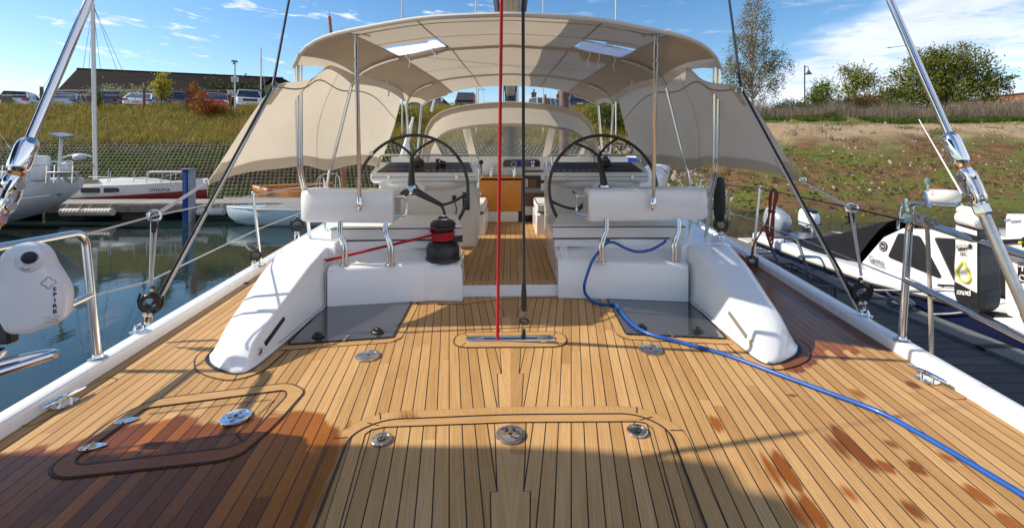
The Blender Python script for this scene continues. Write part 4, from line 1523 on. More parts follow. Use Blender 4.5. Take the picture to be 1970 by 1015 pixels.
# frame
FR = .0165
def leg(paths, nm='frame_leg', r=FR):
    mb = MB()
    for p in paths: mb.tube(p, r, 10)
    return part(nm, mb, STEEL, bim, smooth=60)
for f in (1, -1):
    fl = (lambda P: P) if f > 0 else mir
    c1 = B1[0]
    leg([fl(fillet([c1 + V((.02, 0, .02)), A(574, 330, 3.9), A(586, 380, 4.1), A(602, 505, 4.4)], .12)), fl(fillet([c1 + V((.055, 0, .02)), A(579, 330, 3.9), A(590, 380, 4.1)], .12))])
    leg([fl(fillet([B2[0] + V((0, 0, -.02)), A(644, 295, 4.55), A(630, 345, 4.55), V((-1.84, 4.6, .48))], .2)), fl([B2[i] + V((0, 0, -.02)) for i in range(0, 7)])])
    leg([fl(fillet([B3[0], A(786, 290, 6.0), A(796, 335, 6.0), V((-1.50, 6.1, .6))], .15)), fl([B3[i] + V((0, 0, -.02)) for i in range(0, 6)])])
    leg([fl(fillet([B4[0], A(803, 300, 6.75), V((-1.62, 6.7, .62))], .1)), fl([B4[i] + V((0, 0, -.015)) for i in range(0, 6)])])
    # telescopic strut from seat back to aft edge
    if f > 0:
        top, bot = on_canopy(685, 66, .0), A(692, 385, 3.935)
    else:
        top, bot = on_canopy(1262, 66, .0), A(1257, 385, 3.955)
    ax = (bot - top)
    up = MB(); up.tube([top, ln(top, bot, .42)], .0125, 12); up.tube([ln(top, bot, .05), ln(top, bot, .13)], .0175, 12); up.tube([ln(top, bot, .145), ln(top, bot, .17)], .020, 12)
    up.tube([ln(top, bot, .17), ln(top, bot, 1)], .0165, 14)
    st = part('support_strut', up, STEEL, bim, smooth=50)
    ft = MB(); e = bot
    ft.tube([e + V((0, -.004, .03)), e + V((.004 * f, -.012, -.015)), e + V((.01 * f, -.02, -.06)), e + V((.012 * f, -.012, -.085))], [.019, .026, .021, .006], 14)
    part('strut_foot', ft, CHROME, st, smooth=60)
    hd = MB(); hd.box(top + V((0, 0, .01)), (.22, .03, .012), Matrix.Rotation(.22 * f, 3, 'Y')); hd.tube([top + V((-.03, -.01, -.005)), top + V((.035, -.01, -.005))], .008, 8)
    part('strut_head', hd, STEEL, st)
p = on_canopy(745, 150, .03)
for f in (1, -1):
    mb = MB()
    q = V((p.x * f, p.y, p.z))
    mb.tube(spline([q, q + V((0, 0, -.06)), q + V((.02 * f, 0, -.12)), q + V((.012 * f, 0, -.2))], 4), .008, 6)
    part('webbing_tie', mb, VINYL, bim)

# ---- sprayhood
sh = thing('sprayhood', 'beige canvas sprayhood with clear windows sheltering the companionway', 'sprayhood', (0, 8, 0))
def arch(pts, Y, n=15):
    P = [A(px, py, Y) for px, py in pts]
    P = [V((-abs(p.x) if px < 975 else 0, p.y, p.z)) for p, (px, py) in zip(P, pts)]
    P = spline(P, 6)
    L = [0]
    for i in range(1, len(P)): L.append(L[-1] + (P[i] - P[i - 1]).length)
    res = []
    for k in range(n):
        s_ = L[-1] * k / (n - 1)
        i = max(1, next((j for j in range(len(L)) if L[j] >= s_ - 1e-9), len(L) - 1))
        res.append(P[i - 1].lerp(P[i], (s_ - L[i - 1]) / max(1e-9, L[i] - L[i - 1])))
    return half2full(res)
S1 = arch([(800, 345), (812, 300), (818, 262), (826, 238), (845, 219), (880, 207), (930, 200), (980, 197)], 7.4)
S2 = arch([(822, 330), (828, 290), (838, 268), (862, 251), (905, 242), (940, 239), (980, 238)], 8.6)
S3 = arch([(832, 306), (840, 304), (860, 303), (880, 303), (905, 303), (940, 303), (980, 303)], 9.25)
gr = []
for k in range(7):
    t = k / 6
    gr.append([a.lerp(b, t) + V((0, 0, -.02 * math.sin(PI * t))) for a, b in zip(S1, S2)])
hood = part('hood_cloth', MB().sheet(gr), CANVAS, sh, smooth=180)
mb = MB(); mb.tube(S1, .018, 8); part('hood_hem', mb, CANVASD, hood)
mb = MB().sheet([[p + V((0, .001, -.004)) for p in gr[0]], [p + V((0, 0, -.01)) for p in gr[1]]]); part('hem_band', mb, CANVASD, hood, smooth=180)
gw = [[a.lerp(b, k / 5) for a, b in zip(S2, S3)] for k in range(6)]
part('window_panel', MB().sheet(gw), CLEARV, sh, smooth=180)
STRIP = canvas('hood_strip', (.66, .60, .52), .35)
for xt, xb in ((895, 910), (1064, 1050)):
    mb = MB()
    a_, b_ = A(xt, 240, 8.58), A(xb, 303, 9.22)
    mb.sheet([[a_.lerp(b_, k / 4) + V((-.072, 0, 0)), a_.lerp(b_, k / 4) + V((.072, 0, 0))] for k in range(5)])
    part('zip_strip', mb, STRIP, sh, smooth=180)
mb = MB(); mb.tube([p + V((0, -.02, -.02)) for p in S2[1:-1]], .016, 8); part('hood_hoop', mb, STEEL, sh)
mb = MB(); mb.sheet([[p + V((0, -.03, .03)) for p in S2[4:-4]], [p + V((0, -.03, -.05)) for p in S2[4:-4]]]); part('window_header', mb, STRIP, sh, smooth=180)
for f in (1, -1):
    mb = MB()
    g = [[V((p.x * f * (-1 if p.x > 0 else 1) * (1 if True else 1), p.y, p.z)) for p in (S1[i], S2[i], S3[min(i, 2)])] for i in range(0, 5)]
    g = [[V((-abs(p.x) * f, p.y, p.z)) for p in r] for r in g]
    mb.sheet(g)
    part('side_cloth', mb, CANVAS, sh, smooth=180)
    mb = MB(); mb.tube([V((-abs(S1[3].x) * f, 7.42, S1[3].z)), V((-abs(S1[0].x) * f * 1.0, 7.45, .65))], .014, 8); part('hood_stay', mb, STEEL, sh)

# ---- sun screens at both sides
def screen(f, label):
    T = [A(525, 165, 3.45), A(560, 160, 3.60), A(603, 147, 3.84), A(634, 128, 4.12), A(672, 134, 4.58), A(710, 134, 5.02), A(745, 146, 5.5), A(772, 185, 5.92)]
    Bt = [A(394, 354, 3.42), A(450, 340, 3.62), A(520, 325, 3.92), A(582, 318, 4.25), A(628, 330, 4.6), A(662, 319, 5.05), A(692, 317, 5.5), A(728, 322, 6.0)]
    T, Bt = spline(T, 5), spline(Bt, 5)
    gridv = []
    for v in range(19):
        t = v / 18
        row = []
        for i, (a, b) in enumerate(zip(T, Bt)):
            p = a.lerp(b, t)
            u = i / (len(T) - 1)
            belly = math.sin(PI * t) * math.sin(PI * min(1, u * 1.1)) * .10
            p = p + V((-belly, 0, .012 * math.sin(u * 17 + t * 5)))
            if u > .93: p = p + V((0, -.0 + .12 * math.sin(PI * t) * (u - .93) / .07, 0))
            row.append(p)
        gridv.append(row)
    if f < 0:
        gridv = [mir(r) for r in gridv]
    o = thing('sun_screen', label, 'sun screen', gridv[9][15], group=None)
    part('screen_cloth', MB().sheet(gridv), SAILCL, o, smooth=180)
    mb = MB().sheet([[p + V((.006 * f, -.004, 0)) for p in r] for r in gridv[-3:]]); part('lower_hem', mb, CANVASD if False else SAILCL, o, smooth=180)
    mb = MB().sheet([[p + V((.008 * f, -.005, 0)) for p in r[:4 - (k // 2)] ] if False else [p + V((.008 * f, -.006, 0)) for p in r[:5]] for k, r in enumerate(gridv[:5])]); part('corner_patch', mb, SAILCL, o, smooth=180)
    mb = MB().sheet([[p + V((.008 * f, -.006, 0)) for p in r[:5]] for r in gridv[-5:]]); part('corner_patch', mb, SAILCL, o, smooth=180)
    mb = MB(); l_, r_ = [], []
    n_ = len(gridv[0])
    for i in range(n_):
        v = .02 + .30 * i / (n_ - 1)
        a_ = v * 18; k_ = int(a_)
        p = gridv[k_][i].lerp(gridv[k_ + 1][i], a_ - k_) + V((.007 * f, -.005, 0))
        l_.append(p + V((0, 0, .006))); r_.append(p - V((0, 0, .006)))
    part('screen_seam', mb.sheet([l_, r_]), CANVASG, o, smooth=180)
    mb = MB(); j_ = n_ // 2
    l_ = [r[j_] + V((.007 * f, -.010, 0)) for r in gridv]; r_ = [r[j_] + V((.007 * f, .002, 0)) for r in gridv]
    part('screen_seam', mb.sheet([l_, r_]), SAILCL, o, smooth=180)
    mb = MB()
    clew = gridv[-1][0]
    mb.torus(clew + V((.02 * f, -.01, .03)), .022, .006, (.3, 1, 0), 18, 6)
    mb.torus(gridv[0][0] + V((.02 * f, -.01, -.02)), .022, .006, (.3, 1, 0), 18, 6)
    part('cringle', mb, STEEL, o)
    return o, clew, gridv
scL, clewL, gL = screen(1, 'beige sun screen cloth stretched out to port, sunlit')
scR, clewR, gR = screen(-1, 'grey shaded sun screen cloth stretched out to starboard')

# ---- running backstay tackles: rope pairs, ring, ratchet block
def block(c, ax, face, r=.055, name='pulley_block', label='', group=None, beck=True, th=.036):
    """ring type block: ax up the tackle, face the sheave axis"""
    ax = V(ax).normalized(); face = V(face); face = (face - ax * face.dot(ax)).normalized(); sd = ax.cross(face)
    o = thing(name, label, 'pulley block', c, group=group)
    c = V(c)
    m = MB()
    m.lathe([(r * .58, -th * .5), (r * .95, -th * .5), (r, -th * .3), (r, th * .3), (r * .95, th * .5), (r * .58, th * .5), (r * .58, -th * .5)], 28, c, face, cap=False)
    part('cheek', m, BLACK, o, smooth=40)
    m = MB()
    for s_ in (-1, 1):
        m.extr([c + face * s_ * th * .5 + p for p in (ax * r * 1.75 + sd * r * .22, ax * r * 1.75 - sd * r * .22, ax * r * .6 - sd * r * .95, -sd * r * 1.08, -ax * r * .9 - sd * r * .75, -ax * r * 1.6 - sd * r * .35, -ax * r * 1.6 + sd * r * .35,
                -ax * r * .9 + sd * r * .75, sd * r * 1.08, sd * r * .80, -ax * r * .45 + sd * r * .55, -ax * r * .62, -ax * r * .45 - sd * r * .55, -sd * r * .80, ax * r * .55 - sd * r * .55, ax * r * .85, ax * r * .6 + sd * r * .95)], face * s_ * .006) if False else None
    m.tube([c + ax * r * 1.0, c + ax * r * 1.75], r * .22, 10)
    m.tube([c - ax * r * .95 - sd * r * .45, c - ax * r * 1.55 - sd * r * .25], r * .20, 8)
    m.tube([c - ax * r * .95 + sd * r * .45, c - ax * r * 1.55 + sd * r * .25], r * .20, 8)
    m.tube([c + sd * r * 1.02 + ax * r * .8 * math.cos(0), c + sd * r * 1.12, c + sd * r * .9 - ax * r * .8, c + sd * r * .4 - ax * r * 1.4], r * .12, 8)
    m.tube([c - sd * r * 1.02 + ax * r * .8 * math.cos(0), c - sd * r * 1.12, c - sd * r * .9 - ax * r * .8, c - sd * r * .4 - ax * r * 1.4], r * .12, 8)
    part('block_strap', m, BLACK, o, smooth=50)
    m = MB()
    for s_ in (-1, 1):
        m.lathe([(r * .19, 0), (r * .19, .004), (r * .08, .005), (0, .003)], 12, c - ax * r * 1.35 + sd * s_ * r * .24 + face * th * .42, face)
        m.lathe([(r * .19, 0), (r * .19, .004), (r * .08, .005), (0, .003)], 12, c - ax * r * 1.35 + sd * s_ * r * .24 - face * th * .42, -face)
    m.lathe([(r * .15, 0), (r * .15, .004), (0, .003)], 12, c + ax * r * 1.5 + face * r * .2, face)
    m.lathe([(r * .15, 0), (r * .15, .004), (0, .003)], 12, c + ax * r * 1.5 - face * r * .2, -face)
    part('rivet', m, VINYL, o)
    if beck:
        m = MB()
        e = c - ax * r * 1.7
        m.tube([e + sd * r * .3, e + sd * r * .32 - ax * r * .8, e - ax * r * 1.15, e - sd * r * .32 - ax * r * .8, e - sd * r * .3], .006, 8)
        m.tube([e - sd * r * .45, e + sd * r * .45], .007, 8)
        part('shackle', m, CHROME, o)
    return o
def padeye(c, along):
    m = MB()
    along = V(along).normalized()
    m.lathe([(.050, 0), (.050, .006), (.03, .010), (0, .010)], 24, c)
    m.tube(fillet([c - along * .04, c - along * .035 + V((0, 0, .05)), c + along * .035 + V((0, 0, .05)), c + along * .04], .035), .008, 10)
    return part('padeye', m, CHROME, yacht, smooth=50)
def rope_thing(name, label, cat, paths, r, mat, group=None, n=8):
    o = thing(name, label, cat, paths[0][0], group=group)
    for i, p in enumerate(paths):
        m = MB(); m.tube(p, r, n)
        part('strand', m, mat, o, smooth=70)
    return o
def tackle(f):
    side = 'port' if f > 0 else 'starboard'
    if f > 0:
        pad = G(266, 638, .073); ring = A(297, 415, 3.10); blk = A(290, 580, 3.05)
        top = gL[0][0]; head = A(557, -6, 4.15); clew = clewL
    else:
        pad = G(1664, 607, .073); ring = A(1638, 400, 3.25); blk = A(1657, 560, 3.15)
        top = gR[0][0]; head = A(1402, -6, 4.15); clew = clewR
    padeye(pad, (.1 * -f, 1, 0))
    far = head + (head - top).normalized() * 6
    o = thing('running_backstay', 'black and silver running backstay pair pulled along the %s sun screen' % side, 'stay', pad)
    off = V((.0, 0, 0))
    m = MB(); m.tube([pad + V((.03 * f, 0, .05)), ln(pad, top, .5) + V((.006 * f, 0, 0)), top], .011, 8); part('black_line', m, BLKROPE, o)
    m = MB(); m.tube([pad + V((.055 * f, 0, .04)), ln(pad, top, .5) + V((.03 * f, -.01, 0)), top + V((.01 * f, 0, -.02))], .0085, 8); part('silver_line', m, WHTROPE, o)
    m = MB(); m.tube([top, far], .0105, 8); part('upper_line', m, DARKWIRE, o)
    m = MB(); m.tube([ln(pad, top, .06), ln(pad, top, .13)], .020, 10); part('splice_sleeve', m, BLACK, o)
    ax = (ring - blk)
    block(blk, (blk - pad) + V((0, 0, .3)), (.35 * f, -1, .05), .062, 'pulley_block', 'large black ring block shackled to the %s rail below the sun screen clew' % side)
    o = thing('clew_tackle', 'thin doubled grey lines from sun screen clew through a ring to the %s block' % side, 'tackle', ring)
    for d in (-1, 1):
        s_ = V((.012 * d, .006 * d, 0))
        m = MB(); m.tube([ring + s_ * .8, clew + V((.02 * f, -.01, .02)) + s_ * .5], .0065, 8); part('clew_line', m, WHTROPE, o)
        m = MB(); m.tube([ring + s_ - V((0, 0, .03)), blk + V((0, 0, .11)) + s_ * .3], .007, 8); part('purchase_line', m, WHTROPE, o)
    m = MB(); m.torus(ring, .034, .010, (.5 * f, -.8, .3), 24, 8); part('low_friction_ring', m, STEEL, o)
    m = MB(); m.tube([ring + V((0, 0, -.035)), ring + V((0, 0, -.11))], .020, 10); part('lashing', m, RUBBER, o)
    return pad, ring
padL, ringL = tackle(1)
padR, ringR = tackle(-1)
# smaller blocks round the deck
b1 = A(492, 490, s1b.y - .06)
block(b1, (.12, .2, 1), (.4, -1, 0), .05, label='black block lying against the foot of the port stanchion', th=.05)
m = MB(); m.tube(spline([b1 + V((-.03, 0, .04)), A(478, 478, b1.y), A(463, 463, b1.y)], 4), .009, 6)
tag(part('short_strop', m, WHTROPE), 'short pale strop from the lower port guard wire to the stanchion foot block', 'strop')
b2 = A(572, 432, 5.0)
block(b2, (0, .1, 1), (.3, -1, 0), .062, label='black ring block hanging beside the outer end of the port seat back')
b3 = A(1387, 432, 4.7)
block(b3, (0, .1, 1), (-.3, -1, 0), .062, label='black ring block hanging beside the outer end of the starboard seat back')
for f, c in ((1, A(566, 480, 5.35)), (-1, A(1385, 482, 5.0))):
    o = thing('deck_organiser', 'black twin sheave deck organiser on the inner face of the %s rail' % ('port' if f > 0 else 'starboard'), 'deck organiser', c)
    m = MB(); m.box(c, (.06, .15, .16)); part('organiser_body', m, BLACK, o, bevel=.025, seg=3)
    m = MB()
    for d in (-.045, .045): m.lathe([(.035, 0), (.035, .006), (.022, .008), (.012, .006), (0, .006)], 16, c + V((.03 * f, d * .6 - .045, -.03 + d * .6)), (f, -.6, 0))
    part('sheave', m, STEEL, o)
# block with the rust red rope at the starboard stanchion
b4 = A(1447, 500, s2b.y - .03)
block(b4, (.05, .1, 1), (-.4, -1, 0), .055, label='black block with red rope at the foot of the starboard stanchion', th=.05)
cr = A(1488, 366, s2b.y)
paths = []
for k, (dx_, dz_) in enumerate(((0, 0), (.02, -.02), (-.025, .01), (.035, -.05))):
    paths.append(spline([cr + V((dx_ * .3, 0, .02)), cr + V((.022 + dx_ * .5, -.02, -.05)), cr + V((-.012 + dx_ * .3, -.02, -.23)), cr + V((-.035 + dx_ * .4, -.01, -.52 + dz_ * 2)), cr + V((-.075 - dx_ * .5, 0, -.44)), cr + V((-.045 + dx_ * .2, 0, -.24)), cr + V((-.03 + dx_ * .3, .01, -.06)), cr + V((dx_ * .2, .01, .02))], 6))
paths.append(spline([cr + V((-.05, -.02, -.2)), cr + V((-.09, -.02, -.36)), b4 + V((.01, -.02, .18)), b4 + V((0, 0, .05))], 6))
m = MB(); m.torus(cr + V((-.028, -.01, -.24)), .030, .014, (.3, .2, 1), 16, 6)
ro = rope_thing('coiled_rope', 'rust red rope coil hung on the guard wire beside the starboard stanchion', 'rope', paths, .0095, ORGROPE)
part('coil_turns', m, ORGROPE, ro)
m = MB(); m.tube(spline([b4 + V((-.02, -.02, -.05)), A(1425, 492, 4.75) , A(1395, 478, 4.95)], 5), .013, 6)
tag(part('sheet_rope', m, ORGROPE), 'dull red rope led along the starboard side deck beside the rail', 'rope')
# soft black pouch on the starboard hoop
c = A(1384, 385, 4.55)
o = thing('winch_handle_bag', 'soft black pouch hung behind the starboard seat back end', 'bag', c)
m = MB(); m.loft([[c + V((.058 * k * math.cos(t), .05 * k * math.sin(t), z)) for t in [2 * PI * i / 16 for i in range(16)]] for z, k in ((-.22, .3), (-.21, .75), (-.1, 1.0), (.08, 1.0), (.2, .85), (.235, .5))])
part('pouch_body', m, RUBBER, o, smooth=60)
m = MB(); m.tube([c + V((.085, -.03, .12)), c + V((.085, -.03, -.2))], .008, 6); part('pouch_cord', m, WHTROPE, o)

# ---- guard wires
def wire(name, label, pts, r=.0045, mat=WIRE):
    m = MB(); m.tube(pts, r, 6)
    return tag(part(name, m, mat), label, 'guard wire')
pushT, pushM = ln(bl, tl, .98), ln(bl, tl, .49)
wire('guard_wire', 'upper port guard wire from stern rail through the tackle ring to the stanchions', [pushT + V((0, .04, .0)), ringL, s1t + V((0, 0, -.02)), s3b + V((-.02, 0, .70))], .006, WHTROPE)
wire('guard_wire', 'lower port guard wire sagging below the upper one', [pushM + V((0, .02, 0)), A(284, 542, 3.15), ln(s1b, s1t, .5), s3b + V((-.01, 0, .36))], .0055, WHTROPE)
pT, pM = ln(br, tr_, .98), ln(br, tr_, .49)
wire('guard_wire', 'upper starboard guard wire from stern rail through the tackle ring to the stanchions', [pT + V((0, .04, 0)), ringR, s2t + V((0, 0, -.02)), s4b + V((.02, 0, .70))], .006, DARKWIRE)
wire('guard_wire', 'lower starboard guard wire running below the upper one', [pM + V((0, .02, 0)), ln(s2b, s2t, .52), s4b + V((.01, 0, .36))], .0045)

# ---- mainsheet tails
def vary(pts, n=14): return spline(pts, n)
r1 = G(957, 652, .012); r1t = V((r1.x * .55, r1.y - .42, 2.46))
ro = thing('mainsheet_rope', 'taut red rope rising from the deck slot to the boom', 'rope', r1)
m = MB(); m.tube([r1 + V((0, 0, -.01)), ln(r1, r1t, .5), r1t + V((0, 0, .1))], .0108, 10); part('strand', m, REDROPE, ro)
r2 = G(1008, 652, .012); r2t = V((r2.x * .80, r2.y - .42, 2.46))
ro = thing('mainsheet_rope', 'taut black rope rising from the deck slot to the boom', 'rope', r2)
m = MB(); m.tube([ln(r2, r2t, .085), ln(r2, r2t, .5), r2t + V((0, 0, .1))], .0100, 10); part('strand', m, BLKROPE, ro)
m = MB()
e = ln(r2, r2t, .075)
m.tube([ln(r2, r2t, .17), ln(r2, r2t, .14), ln(r2, r2t, .10), ln(r2, r2t, .085)], [.013, .018, .021, .016], 10)
m.torus(ln(r2, r2t, .055) + V((0, 0, 0)), .030, .009, (.2, 1, 0), 20, 8, sx=1, sy=.55)
m.tube([ln(r2, r2t, .03), r2 + V((.004, 0, -.01))], .011, 8); m.tube([ln(r2, r2t, .03), r2 + V((-.016, 0, -.01))], .011, 8)
part('spliced_eye', m, BLKROPE, ro)

# ---- red furling line on the winch
P0 = A(623, 503, 3.86)
w0 = wc + V((-.08, -.02, .225))
ro = thing('furling_line', 'red line led from the port coaming arm and wound round the winch', 'rope', w0)
m = MB(); m.tube([P0 + V((-.03, .02, -.005)), w0], .0125, 10); part('strand', m, REDROPE, ro)
m = MB()
turns = []
for i in range(3 * 28 + 1):
    a = PI + 2 * PI * i / 28
    turns.append(wc + V((.092 * math.cos(a), .092 * math.sin(a), .186 + .0225 * i / 28)))
m.tube(turns, .0125, 8); m.tube(spline([turns[-1], wc + V((-.10, -.03, .255)), wc + V((-.098, -.06, .285)), wc + V((-.05, -.095, .298))], 5), .0105, 8)
m.torus(wc + V((0, 0, .302)), .094, .010, n=36, m=8)
part('rope_turns', m, REDROPE, ro)
m = MB(); m.torus(P0, .022, .008, (1, -.1, 0), 20, 8); part('line_exit', m, STEEL, yacht)

# ---- blue hose
hp = [A(1281, 463, 4.10), A(1272, 470, 4.06), A(1250, 481, 4.0), A(1226, 484, 3.98), A(1203, 477, 3.98), A(1183, 467, 3.99), A(1169, 467, 3.98), A(1159, 476, 3.95), A(1141, 499, 3.90), A(1130, 527, 3.85), A(1124, 550, 3.80),
      G(1127, 566, .05), G(1140, 579, .016), G(1160, 585, .014), G(1176, 585, .016), G(1186, 586, .03), G(1196, 601, .025), G(1213, 620, .024), G(1238, 637, .024), G(1270, 648, .022), G(1310, 658, .015), G(1400, 683, .014), G(1500, 720, .014),
      G(1600, 757, .014), G(1690, 791, .014), G(1760, 828, .014), G(1850, 880, .014), G(1975, 955, .014), G(2150, 1060, .014)]
m = MB(); m.tube(spline(hp, 6), .0125, 10)
tag(part('water_hose', m, HOSE, smooth=70), 'bright blue water hose trailing over the teak deck from the seat locker', 'hose')

# ---- emergency beacon on the port stern rail
c0 = A(56, 560, 2.02)
ep = thing('emergency_beacon', 'white plastic emergency beacon case clipped inside the port stern rail', 'beacon', c0)
rr = V((math.cos(R(16)), math.sin(R(16)) * -1, 0)).normalized()      # along its face
rr = V((.93, .36, 0)).normalized()
uu = V((0, 0, 1)); nn = rr.cross(uu) ; nn = -nn if nn.y > 0 else nn
sc_ = 2.02 / FPX
def ef(px, py, o=0.0): return c0 + rr * ((px - 56) * sc_ * .98) + uu * (-(py - 560) * sc_) + nn * o
outl = [(14, 490), (26, 476), (50, 471), (66, 477), (75, 491), (81, 512), (102, 556), (108, 578), (105, 620), (88, 631), (50, 641), (24, 637), (9, 600), (4, 545)]
ol = fillet_closed([ef(*p) for p in outl], .022, 4)
cn = ef(55, 560)
rings = []
for o_, k in ((-.11, .90), (-.09, .97), (-.035, 1.0), (-.005, .985), (.012, .93), (.020, .82)):
    rings.append([cn + (p - cn) * k + nn * o_ for p in ol])
m = MB().loft(rings)
WPL = M('white_plastic', (.76, .75, .76), .35, coat=.2)
part('beacon_case', m, WPL, ep, smooth=50)
m = MB(); m.loft([[cn + (p - cn) * 1.012 + nn * (-.048) for p in ol], [cn + (p - cn) * 1.012 + nn * (-.040) for p in ol]]); part('case_joint', m, WPL, ep)
m = MB(); m.ball(ef(60, 500, .014), (.050, .02, .058), 20, 10, rot=Matrix((rr, nn, uu)).transposed()); part('knob_dish', m, WPL, ep)
m = MB(); m.lathe([(.026, 0), (.026, .018), (.020, .024), (0, .026)], 20, ef(63, 495, .02), nn); m.box(ef(67, 493, .045), (.046, .012, .014), Matrix((rr, nn, uu)).transposed()); part('release_knob', m, M('knob_navy', (.012, .014, .035), .35), ep)
m = MB()
pts = [ef(58 + 7 * math.cos(t), 512 + 5 * math.sin(t) * 1.0, .0285) for t in [PI * i / 12 for i in range(13)]]
m.tube(pts, .0016, 5); part('arrow_mark', m, BLACK, ep)
for i, ch in enumerate('EPIRB'):
    lettering(ch, ef(97, 558 + i * 10.6, .0215), rr, uu, .024, BLACK, ep, 'lettering', bold=.0006)
m = MB(); m.tube([ef(88 + 9 * math.cos(t) * (1 + .25 * math.cos(4 * t)), 545 + 9 * math.sin(t) * (1 + .25 * math.cos(4 * t)), .0215) for t in [2 * PI * i / 32 for i in range(32)]], .0011, 5, True); part('emblem', m, BLACK, ep)
for yy in (608, 614, 620):
    lettering('ooooooooo', ef(93, yy, .019), rr, uu, .007, BLACK, ep, 'small_print') if False else None
m = MB()
for yy, w_ in ((609, 22), (614, 18), (619, 22)):
    m.box(ef(92, yy, .0195), (w_ * sc_, .001, .0022), Matrix((rr, nn, uu)).transposed())
part('small_print', m, M('print_grey', (.25, .25, .26), .6), ep)
m = MB(); m.box(ef(6, 600, -.10), (.05, .05, .30)); part('mount_bracket', m, BLACK, ep, bevel=.01)

# ---- rescue sling bag
def frame_at(px, Y): return A(px, 500, Y)
p0, p1, p2 = frame_at(1835, 2.50), frame_at(1881, 2.28), frame_at(1926, 2.36)
p3 = p0 + p2 - p1
def zat(py, Y=2.3): return A(1880, py, Y).z
bag = thing('rescue_sling_bag', 'white and black rescue sling bag strapped to the starboard stern rail', 'rescue bag', V((p1.x, p1.y, zat(600))))
BW = M('bag_white', (.78, .77, .75), .5, bump=.1, bscale=30, var=.03)
BB = M('bag_black', (.014, .014, .015), .38, bump=.25, bscale=26)
def planr(k, z, tilt=0.0, sq=1.0):
    cc = (p0 + p1 + p2 + p3) / 4
    P = fillet_closed([cc + (p - cc) * k for p in (p0, p1, p2, p3)], .022, 3)
    return [V((p.x + tilt, p.y, z)) for p in P]
zb, zm, zt = zat(604), zat(566), zat(444)
part('bag_base', MB().loft([planr(.80, zb - .005), planr(.95, zb + .015), planr(1.03, zb + .05), planr(1.03, zm + .012)]), BB, bag, smooth=50)
ringsb = [planr(1.0, zm, 0), planr(1.02, zm + (zt - zm) * .3), planr(.97, zm + (zt - zm) * .6), planr(.98, zm + (zt - zm) * .8), planr(.96, zt)]
nseg = len(ringsb[0]) // 4
mW, mK = MB(), MB()
L = len(ringsb[0])
for i in range(len(ringsb) - 1):
    for j in range(L):
        quad = [ringsb[i][j], ringsb[i][(j + 1) % L], ringsb[i + 1][(j + 1) % L], ringsb[i + 1][j]]
        # the side between p0 and p1 is white
        (mW if j in (nseg - 1, nseg - 2, nseg) else mK).add(quad, [(0, 1, 2, 3)])
mK.poly(ringsb[-1])
part('front_panel', mW, BW, bag, smooth=60)
part('side_panel', mK, BB, bag, smooth=60)
cc = (p0 + p1 + p2 + p3) / 4
fdir = (p1 - p0).normalized(); fn = fdir.cross(V((0, 0, 1))); fn = fn if fn.dot(-cc) > 0 else -fn
sdir2 = (p2 - p1).normalized()
def roll(z, h, w, o, nm):
    m = MB()
    a_, b_ = p0.copy(), p1.copy()
    ring = lambda c_, k: [V((c_.x, c_.y, 0)) + sdir2 * (.06 + .075 * k * math.cos(t)) + V((0, 0, z + h * k * math.sin(t))) for t in [2 * PI * i / 14 for i in range(14)]]
    m.loft([ring(a_ + fdir * .004 + o, .7), ring(a_ + fdir * .02 + o, 1), ring(b_ - fdir * .02 + o, 1), ring(b_ - fdir * .004 + o, .7)])
    return part(nm, m, BW, bag, smooth=60)
roll(zat(428), .040, 1, V(), 'roll_top'); roll(zat(412), .026, 1, V((.01, 0, 0)), 'roll_top')
part('strap', MB().loft([planr(1.0, zat(453)), planr(1.03, zat(453)), planr(1.03, zat(463)), planr(1.0, zat(463))]), BB, bag)
def onbag(u, py, o=.010):
    p = p0.lerp(p1, u); return V((p.x, p.y, zat(py))) + fn * o
m = MB(); a_, b_ = onbag(.20, 481, .007), onbag(.80, 481, .007)
m.box((a_ + b_) / 2, ((b_ - a_).length, .003, .022), Matrix((fdir, -fn, V((0, 0, 1)))).transposed()); part('name_patch', m, BLACK, bag)
bw_ = (p1 - p0).length
lettering('JON BUOY', onbag(.5, 481, .0095), fdir, (0, 0, 1), .0235, VINYL, bag, bold=.0006)
lettering('RESCUE', onbag(.42, 489.5, .008), fdir, (0, 0, 1), .024, BLACK, bag)
lettering('SLING', onbag(.48, 497.5, .008), fdir, (0, 0, 1), .024, BLACK, bag)
YG = M('sling_yellow', (.55, .58, .02), .5)
m = MB()
tp = [(.5, 512), (.42, 517), (.28, 530), (.24, 540), (.34, 549), (.5, 551), (.66, 549), (.78, 540), (.72, 530), (.58, 517)]
m.tube(spline([onbag(u, y_, .009) for u, y_ in tp], 5, True), .005, 6, True); m.tube([onbag(.5, 512, .009), onbag(.5, 505, .009)], .002, 5)
part('sling_emblem', m, YG, bag)
lettering('JON BUOY', onbag(.56, 572, .014), -fdir, (0, 0, -1), .030, VINYL, bag, bold=.0012)

